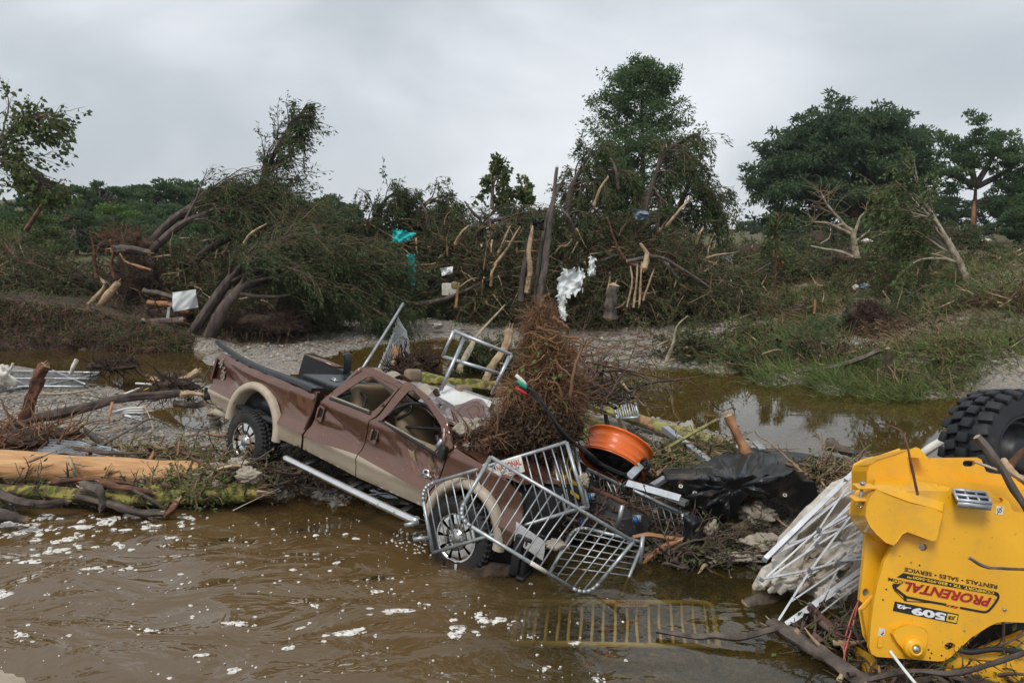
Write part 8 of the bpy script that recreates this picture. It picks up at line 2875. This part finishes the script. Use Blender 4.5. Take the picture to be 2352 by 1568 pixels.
# root tangles and brush of the foreground
root_mass('tangle of red roots at the left edge above the peeled log', P(60, 1005, 11.6), (.75, .4, .12), 950, 240, .6, 'root_red', name='root_tangle', rr=.010)
root_mass('charred root ball sticking up right behind the cab', P(950, 850, 12.4), (.34, .3, .22), 951, 300, .34, 'root_dark', name='root_ball', rr=.011, up=.3)
root_mass('brown root clump beside the rear bumper', P(400, 888, 14.0), (.42, .3, .14), 952, 200, .4, 'root_dark', name='root_clump', rr=.008)
root_mass('dark root clump stranded in the left channel', P(258, 838, 18.5), (.55, .35, .12), 953, 220, .4, 'root_dark', name='root_clump', rr=.008)
for i, (lab, (u, v, Yb), sz, nb_, nl_, tw_m, lm) in enumerate((
    ('wet brush packed between the mossy logs at the left', (200, 1128, 10.3), (1.7, .3, .12), 130, 1500, 'twig_dark', 'leaf_olive'),
    ('leafy sprigs on the mossy log near its torn end', (440, 1125, 10.2), (.7, .3, .12), 60, 1500, 'twig_pale', 'grass_green'),
    ('twigs and leaves under the rear tyre', (520, 1090, 10.6), (.6, .3, .14), 60, 900, 'twig_pale', 'leaf_olive'),
    ('wet brush under the truck belly', (650, 1095, 10.6), (.8, .4, .12), 90, 300, 'twig_dark', 'leaf_brown'),
    ('dark brush between the truck nose and the dolly board', (1330, 1190, 9.1), (.8, .5, .26), 160, 1200, 'twig_dark', 'leaf_brown'),
    ('wet twigs under the tarpaulin edge', (1640, 1250, 8.9), (.9, .4, .20), 170, 1400, 'twig_dark', 'leaf_olive'),
    ('brush between the fan and the tarpaulin', (1500, 1075, 10.2), (.5, .4, .16), 70, 1300, 'twig_pale', 'leaf_olive'),
    ('twiggy brush on the gravel under the metal channel', (1590, 1040, 11.6), (.7, .5, .12), 80, 1200, 'twig_pale', 'leaf_olive'),
    ('thin bare twigs bristling right of the root ball', (1370, 910, 11.5), (.7, .5, .4), 90, 500, 'twig_dark', 'grass_green'),
    ('dark roots and twigs below the black bag', (1600, 1285, 8.5), (.7, .35, .16), 150, 500, 'twig_dark', 'leaf_olive'),
    ('wet twigs at the foot of the yellow machine', (1960, 1480, 6.6), (.5, .3, .12), 90, 500, 'twig_dark', 'leaf_olive'),
    ('brush with wire mesh between tarpaulin and canopy', (1895, 1100, 9.4), (.35, .3, .16), 80, 500, 'twig_pale', 'leaf_olive'),
    ('twigs gathered under the yellow machine chassis', (2200, 1560, 6.0), (.9, .3, .10), 90, 300, 'twig_dark', 'leaf_olive'),
    ('sticks and litter behind the peeled log', (350, 1045, 11.2), (1.3, .3, .08), 80, 900, 'twig_pale', 'grass_green'),
)):
    brush_pile(lab, P(u, v, Yb), sz, 960 + i, nb=nb_, nleaf=nl_, leaf=(.07, .03), leafmat=lm, twig=tw_m, pale=6, core=(i in (4, 5, 9)), blen=.55 if i != 8 else .9)


def lump(label, c, size, seed, mat='foam_scum', name='foam_lump', cat='foam'):
    c = P(*c) if isinstance(c, tuple) else np.asarray(c)
    uu, vv = np.meshgrid(np.linspace(0, 2 * math.pi, 44), np.linspace(.02, math.pi - .02, 26), indexing='ij')
    dirs = np.stack([np.cos(uu) * np.sin(vv), np.sin(uu) * np.sin(vv), np.cos(vv)], -1)
    nn = Noise3(seed, 8, 2.0, 4)
    V = c + dirs * np.asarray(size) * (1 + .26 * nn(dirs * 2) + .05 * rng.normal(size=uu.shape))[..., None]
    V[-1] = V[0]
    b = B().grid(V)
    return tag(b.obj(name, mat), label, cat)


for i, (lab, c, sz) in enumerate((
    ('grey scum foam heap under the tarpaulin, left of the thin pale stick', (1738, 1180, 9.0), (.19, .14, .13)),
    ('grey scum foam spreading beside the canopy tip', (1755, 1248, 8.5), (.20, .16, .09)),
    ('strip of scum foam trailing on a dark branch left of the canopy', (1690, 1282, 8.3), (.26, .07, .05)),
    ('small scum foam clot beside the black bag', (1636, 1215, 8.7), (.07, .06, .09)),
    ('pale foam clot against the rear tyre', (548, 1064, 10.3), (.13, .10, .08)),
    ('large pale foam lump right of the mossy log end', (572, 1090, 10.0), (.13, .10, .10)),
    ('flat foam patch on the end of the peeled log', (500, 1078, 10.4), (.22, .10, .07)),
    ('foam strip along the lower side of the peeled log end', (455, 1100, 10.35), (.16, .06, .05)),
    ('small foam clot hanging over the mossy log end', (496, 1113, 10.0), (.04, .03, .05)),
    ('foam scum caught in roots on the truck cowl', (1078, 985, 8.95), (.14, .10, .11)),
    ('foam scum lower on the cowl beside the thick root', (1090, 1025, 8.85), (.13, .08, .06)),
    ('brown foam clot with roots by the yellow straps', (1340, 1105, 8.6), (.06, .05, .09)),
    ('scum foam on the fallen headlamp housing', (1275, 1250, 7.85), (.10, .07, .05)))):
    lump(lab, c, sz, 1200 + i)
# sand bar washed up around the front wheel
lump('dark muddy shoal of gravel washed up against the front wheel', G(1120, 1315, -.09), (.62, .40, .11), 1230, 'soil', 'mud_shoal', 'mud')

# corrugated roofing sheets
def corrugated(label, q, nr, seed, dep=.018):
    q = [P(*c_) for c_ in q]
    n, m = nr * 6, 14
    s_, t_ = np.meshgrid(np.linspace(0, 1, n), np.linspace(0, 1, m), indexing='ij')
    s3, t3 = s_[..., None], t_[..., None]
    V = (q[0] * (1 - s3) + q[1] * s3) * (1 - t3) + (q[3] * (1 - s3) + q[2] * s3) * t3
    N = unit(np.cross(q[1] - q[0], q[3] - q[0]))
    nn = Noise3(seed, 7, 1.4, 3)
    V = V + N * (dep * np.sin(s_ * nr * 2 * math.pi) + .06 * nn(V * 1.5))[..., None]
    b = B().grid(V)
    b.grid((V + N * .004)[:, ::-1])
    return tag(b.obj('corrugated_sheet', 'corrugated'), label, 'roofing sheet')


corrugated('left corrugated metal sheet, curled, behind the peeled log', [(105, 1002, 11.5), (78, 1040, 11.1), (195, 1052, 10.9), (230, 1030, 11.2)], 6, 1)
corrugated('right corrugated metal sheet, bent in the middle, behind the peeled log', [(225, 1022, 11.2), (210, 1050, 10.95), (255, 1052, 10.95), (255, 1030, 11.2)], 5, 2)
corrugated('flat corrugated metal sheet end beside the bent one', [(252, 1030, 11.2), (252, 1053, 10.95), (310, 1053, 10.95), (315, 1040, 11.1)], 4, 3)
corrugated('small corrugated scrap in the puddle behind the dark trunk', [(292, 938, 13.2), (285, 952, 12.9), (325, 952, 12.9), (322, 944, 13.1)], 4, 4)
corrugated('ribbed pale scrap beside the torn end of the mossy log', [(598, 1123, 10.2), (600, 1134, 10.0), (645, 1128, 10.1), (642, 1118, 10.3)], 6, 5, .006)

# chain link panels
def chain_link(name, label, q, frames, nx, ny, seed, bag=.03, group=None, wire=.0035):
    q = [np.asarray(c_, float) for c_ in q]
    t = thing(name, label, 'fence panel', q[3], group)
    for (a_, e_, rr_) in frames:
        b = B()
        b.tube(catmull(np.array([a_, (np.asarray(a_) + np.asarray(e_)) / 2 + rng.normal(size=3) * .01, e_]), 6), rr_, 7)
        b.obj('frame_tube', 'galvanized', t)
    N = unit(np.cross(q[1] - q[0], q[3] - q[0]))
    nn = Noise3(seed, 7, 1.6, 3)
    b = B()
    W_ = []
    for k in range(-ny, nx):
        for sg in (1, -1):
            s0 = k / nx if sg > 0 else (k + ny) / nx
            tt_ = np.linspace(0, 1, 14)
            ss = s0 + sg * tt_ * ny / nx
            ok = (ss >= 0) & (ss <= 1)
            if ok.sum() < 2:
                continue
            lo_, hi_ = tt_[ok].min(), tt_[ok].max()
            tt2 = np.linspace(lo_, hi_, 10)
            s2 = (s0 + sg * tt2 * ny / nx)[:, None]
            t2 = tt2[:, None]
            V = (q[0] * (1 - s2) + q[1] * s2) * (1 - t2) + (q[3] * (1 - s2) + q[2] * s2) * t2
            V = V + N * (bag * nn(V * 1.3))[:, None]
            W_.append(V)
    W_ = np.array(W_)
    b.tubes(W_, np.full(W_.shape[:2], wire), 3)
    kind(b.obj('wire_mesh', 'galvanized', t), 'stuff')
    return t


zg = lambda x, y, h=.14: G(.275 * x, 784 + .275 * y, h)
chain_link('chain_link_fence', 'chain link fence panel lying flat on the gravel at the left edge', [zg(-120, 243), zg(860, 262), zg(690, 378), zg(-120, 392)],
           [(zg(-120, 243), zg(870, 262), .028), (zg(-120, 310), zg(805, 312), .028), (zg(-120, 392), zg(700, 378), .028), (zg(440, 240), zg(712, 358), .026), (zg(0, 260), zg(240, 380), .026), (zg(100, 250), zg(-20, 380), .024), (zg(-100, 440), zg(240, 375), .026), (zg(300, 380), zg(870, 262), .02)], 42, 14, 1, .03)
rod('fence_post', 'white square post end standing in the left channel behind the fence panel', 'post', [(162, 858, 18.3), (168, 842, 18.3), (176, 826, 18.4)], .05, .05, 'sign_white', seed=1301)
rod('fence_post', 'thin white post slanting over the left end of the fence panel', 'post', [(20, 858, 18.5), (30, 834, 18.5)], .035, .03, 'sign_white', seed=1302)
lump('pale sack like lump at the left edge on the fence panel', (2, 868, 17.0), (.22, .15, .22), 1303, 'sign_white', 'sack', 'sack')
p1, p2 = P(926, 697, 15.2), P(830, 850, 13.6)
p3, p4 = P(905, 765, 14.6), P(868, 850, 13.7)
chain_link('chain_link_fence', 'chain link panel leaning up on its pole behind the truck cab', [P(912, 728, 14.9), P(930, 760, 14.8), P(945, 870, 13.5), P(850, 860, 13.5)], [(p1, p2, .026), (p3, p4, .022), (p2, P(845, 858, 13.5), .022)], 14, 22, 2, .05, wire=.004)
b = B()
for k in range(3):
    b.tube(catmull(PP([(255, 948, 13.0 + k * .1), (290, 938 + k * 5, 13.0), (330, 936 + k * 6, 13.0)]), 8), .018, 6)
tag(b.obj('chair_frame', 'white_paint'), 'white bent tube frame lying in the puddle beside the dark trunk', 'tube frame')
b = B()
b.tube(catmull(PP([(285, 905, 14.2), (320, 892, 14.4), (360, 884, 14.6), (312, 880, 14.8)]), 14), .02, 6)
tag(b.obj('plastic_pipe', 'white_paint'), 'thin white bent pipe by the dark trunk', 'pipe')
b = B()
b.tube(catmull(PP([(330, 896, 14.6), (362, 884, 14.7), (382, 890, 14.7), (372, 878, 14.8)]), 14), .012, 6)
tag(b.obj('yellow_hose', 'strap_yellow'), 'yellow hose loop by the dark trunk', 'hose')
b = B()
b.tube(catmull(PP([(1510, 1340, 7.9), (1560, 1325, 8.0), (1590, 1295, 8.2), (1600, 1262, 8.4)]), 16), .012, 6)
b.tube(catmull(PP([(1520, 1346, 7.85), (1575, 1325, 8.0), (1600, 1290, 8.2), (1604, 1260, 8.4)]), 16), .012, 6)
tag(b.obj('hose', 'cable'), 'two black hoses running from the black bag into the water', 'hose')
# stones
for i, (lab, u, v, h_, s_) in enumerate((('pale flat stone on the far gravel bar', 1003, 748, .35, .20), ('pale stone slab in the shallow under the crossing logs', 1000, 712, .30, .26), ('pale stone on the gravel below the dark trunk', 205, 1018, .28, .09), ('pale boulder at the left edge of the gravel bar', 10, 1040, .3, .16))):
    lump(lab, G(u, v, h_), (s_, s_ * .6, s_ * .4), 1400 + i, 'stone_pale', 'stone', 'stone')
# small litter on the right bank
for i, (lab, c, mt, sz) in enumerate((('white cup shaped litter below the bare white tree', (1965, 660, 31), 'sign_white', (.12, .1, .1)), ('pink litter on the far brush by the thin sapling', (1795, 606, 39), 'rope_pink', (.22, .15, .14)), ('white crumpled litter on the far road edge', (2240, 550, 70), 'sign_white', (1.1, .4, .28)), ('blue grey litter right of the white cup shaped one', (1985, 658, 31), 'cloth_blue', (.16, .1, .12)), ('white litter scrap in the limbs of the bare tree', (1992, 553, 36), 'sign_white', (.22, .1, .08)))):
    lump(lab, c, sz, 1500 + i, mt, 'litter', 'litter')

# ------------------------------------------------------------------ foam on the water
fr_ = np.random.default_rng(55)
fb = B()


def foam_blob(u, v, ru, rv, ang, r, k=0.35, n=26):
    a = np.linspace(0, 2 * math.pi, n, endpoint=False)
    rr_ = 1 + k * np.sin(a * 2 + r.uniform(0, 6)) * r.uniform(.2, 1) + k * .6 * np.sin(a * 3 + r.uniform(0, 6)) * r.uniform(.2, 1) + k * .5 * np.sin(a * 5 + r.uniform(0, 6)) * r.uniform(.2, 1)
    c = G(u, v, 0)
    sx = ru * c[1] / F
    e_ = np.linalg.norm(G(u, v + rv, 0) - c)
    x, y = np.cos(a) * rr_ * sx, np.sin(a) * rr_ * e_
    ca_, sa_ = math.cos(ang), math.sin(ang)
    ring = np.stack([c[0] + x * ca_ - y * sa_, c[1] + x * sa_ + y * ca_, np.full(n, .002)], 1)
    mid = c + (ring - c) * .8
    mid[:, 2] = .009
    V = np.vstack([ring, mid, [c + [0, 0, .013]]])
    f3 = [[n + i, n + (i + 1) % n, 2 * n] for i in range(n)]
    f4 = [[i, (i + 1) % n, n + (i + 1) % n, n + i] for i in range(n)]
    fb.add(V, f4)
    s0 = fb.n - len(V)
    fb.F.setdefault((3, 0), []).append(np.array(f3) + s0)


FO = [(1050, 1450, 34, 15, 0), (800, 1452, 48, 9, .5), (915, 1402, 42, 7, .02), (541, 1431, 34, 7, .1), (1100, 1412, 12, 8, 0), (1112, 1424, 20, 8, .3), (1146, 1424, 24, 7, .5), (865, 1358, 17, 5, .1), (722, 1390, 11, 5, 0), (345, 1448, 18, 4, .1), (48, 1458, 18, 6, .1), (460, 1505, 18, 6, .2), (664, 1488, 14, 7, .3), (536, 1540, 20, 8, .3), (1320, 1476, 14, 6, 0), (1255, 1533, 14, 5, 0), (1215, 1465, 10, 3, 0), (1370, 1560, 14, 6, 0), (-10, 1365, 44, 12, .1), (150, 1240, 30, 7, .2), (60, 1220, 36, 6, 0), (130, 1265, 30, 7, .4), (250, 1195, 34, 8, 0), (20, 1205, 40, 6, .1), (190, 1210, 30, 6, 0), (310, 1180, 26, 5, 0), (210, 1305, 22, 5, 0), (430, 1188, 24, 4, 0), (70, 1290, 26, 6, .2)]
for (u, v, ru, rv, an) in FO:
    foam_blob(u, v, ru * .8, rv * .8, an, fr_, .45)
    for k in range(6):
        foam_blob(u + fr_.normal() * ru * 1.1, v + fr_.normal() * rv * 1.3, ru * fr_.uniform(.08, .25), rv * fr_.uniform(.15, .3), an, fr_)
for k in range(60):
    u, v = fr_.uniform(0, 420), 1180 + fr_.exponential(45)
    if v < 1330:
        foam_blob(u, v, fr_.uniform(3, 15), fr_.uniform(1.2, 4), fr_.normal() * .3, fr_, .5, 14)
for k in range(150):
    u, v = fr_.uniform(0, 1450), fr_.uniform(1340, 1568)
    s_ = fr_.exponential(1.5) + .7
    foam_blob(u, v, s_, s_ * .42, fr_.normal() * .3, fr_, .3, 9)
for k in range(130):
    u = fr_.uniform(150, 950)
    v = fr_.uniform(1190, 1360)
    s_ = fr_.exponential(1.2) + .6
    foam_blob(u, v, s_ * 1.6, s_ * .45, .4 + fr_.normal() * .2, fr_, .3, 8)
# eddy of specks beside the step bar
for k in range(260):
    a = fr_.uniform(-1.2, 3.6)
    R = fr_.choice([34, 50, 66, 84, 100]) * fr_.uniform(.94, 1.06)
    u, v = 1000 + R * math.cos(a), 1232 + R * .42 * math.sin(a)
    s_ = fr_.exponential(1.0) + .5
    foam_blob(u, v, s_ * 2.2, s_ * .35, -a + 1.57, fr_, .3, 8)
kind(fb.obj('floating_foam', 'foam_white', local=True), 'stuff')

# ------------------------------------------------------------------ damp air between here and the far woods
hz = B().box((0, 430, 21), (2200, 930, 46))
hm = bpy.data.materials.new('haze')
hm.use_nodes = True
hm.node_tree.nodes.clear()
ho = hm.node_tree.nodes.new('ShaderNodeOutputMaterial')
hv = hm.node_tree.nodes.new('ShaderNodeVolumePrincipled')
hv.inputs['Color'].default_value = (0.86, 0.92, 1.0, 1)
hv.inputs['Density'].default_value = 0.00018
hv.inputs['Anisotropy'].default_value = 0.0
hm.node_tree.links.new(hv.outputs[0], ho.inputs['Volume'])
MATS['haze'] = hm
kind(hz.obj('haze', 'haze', smooth=False), 'stuff')
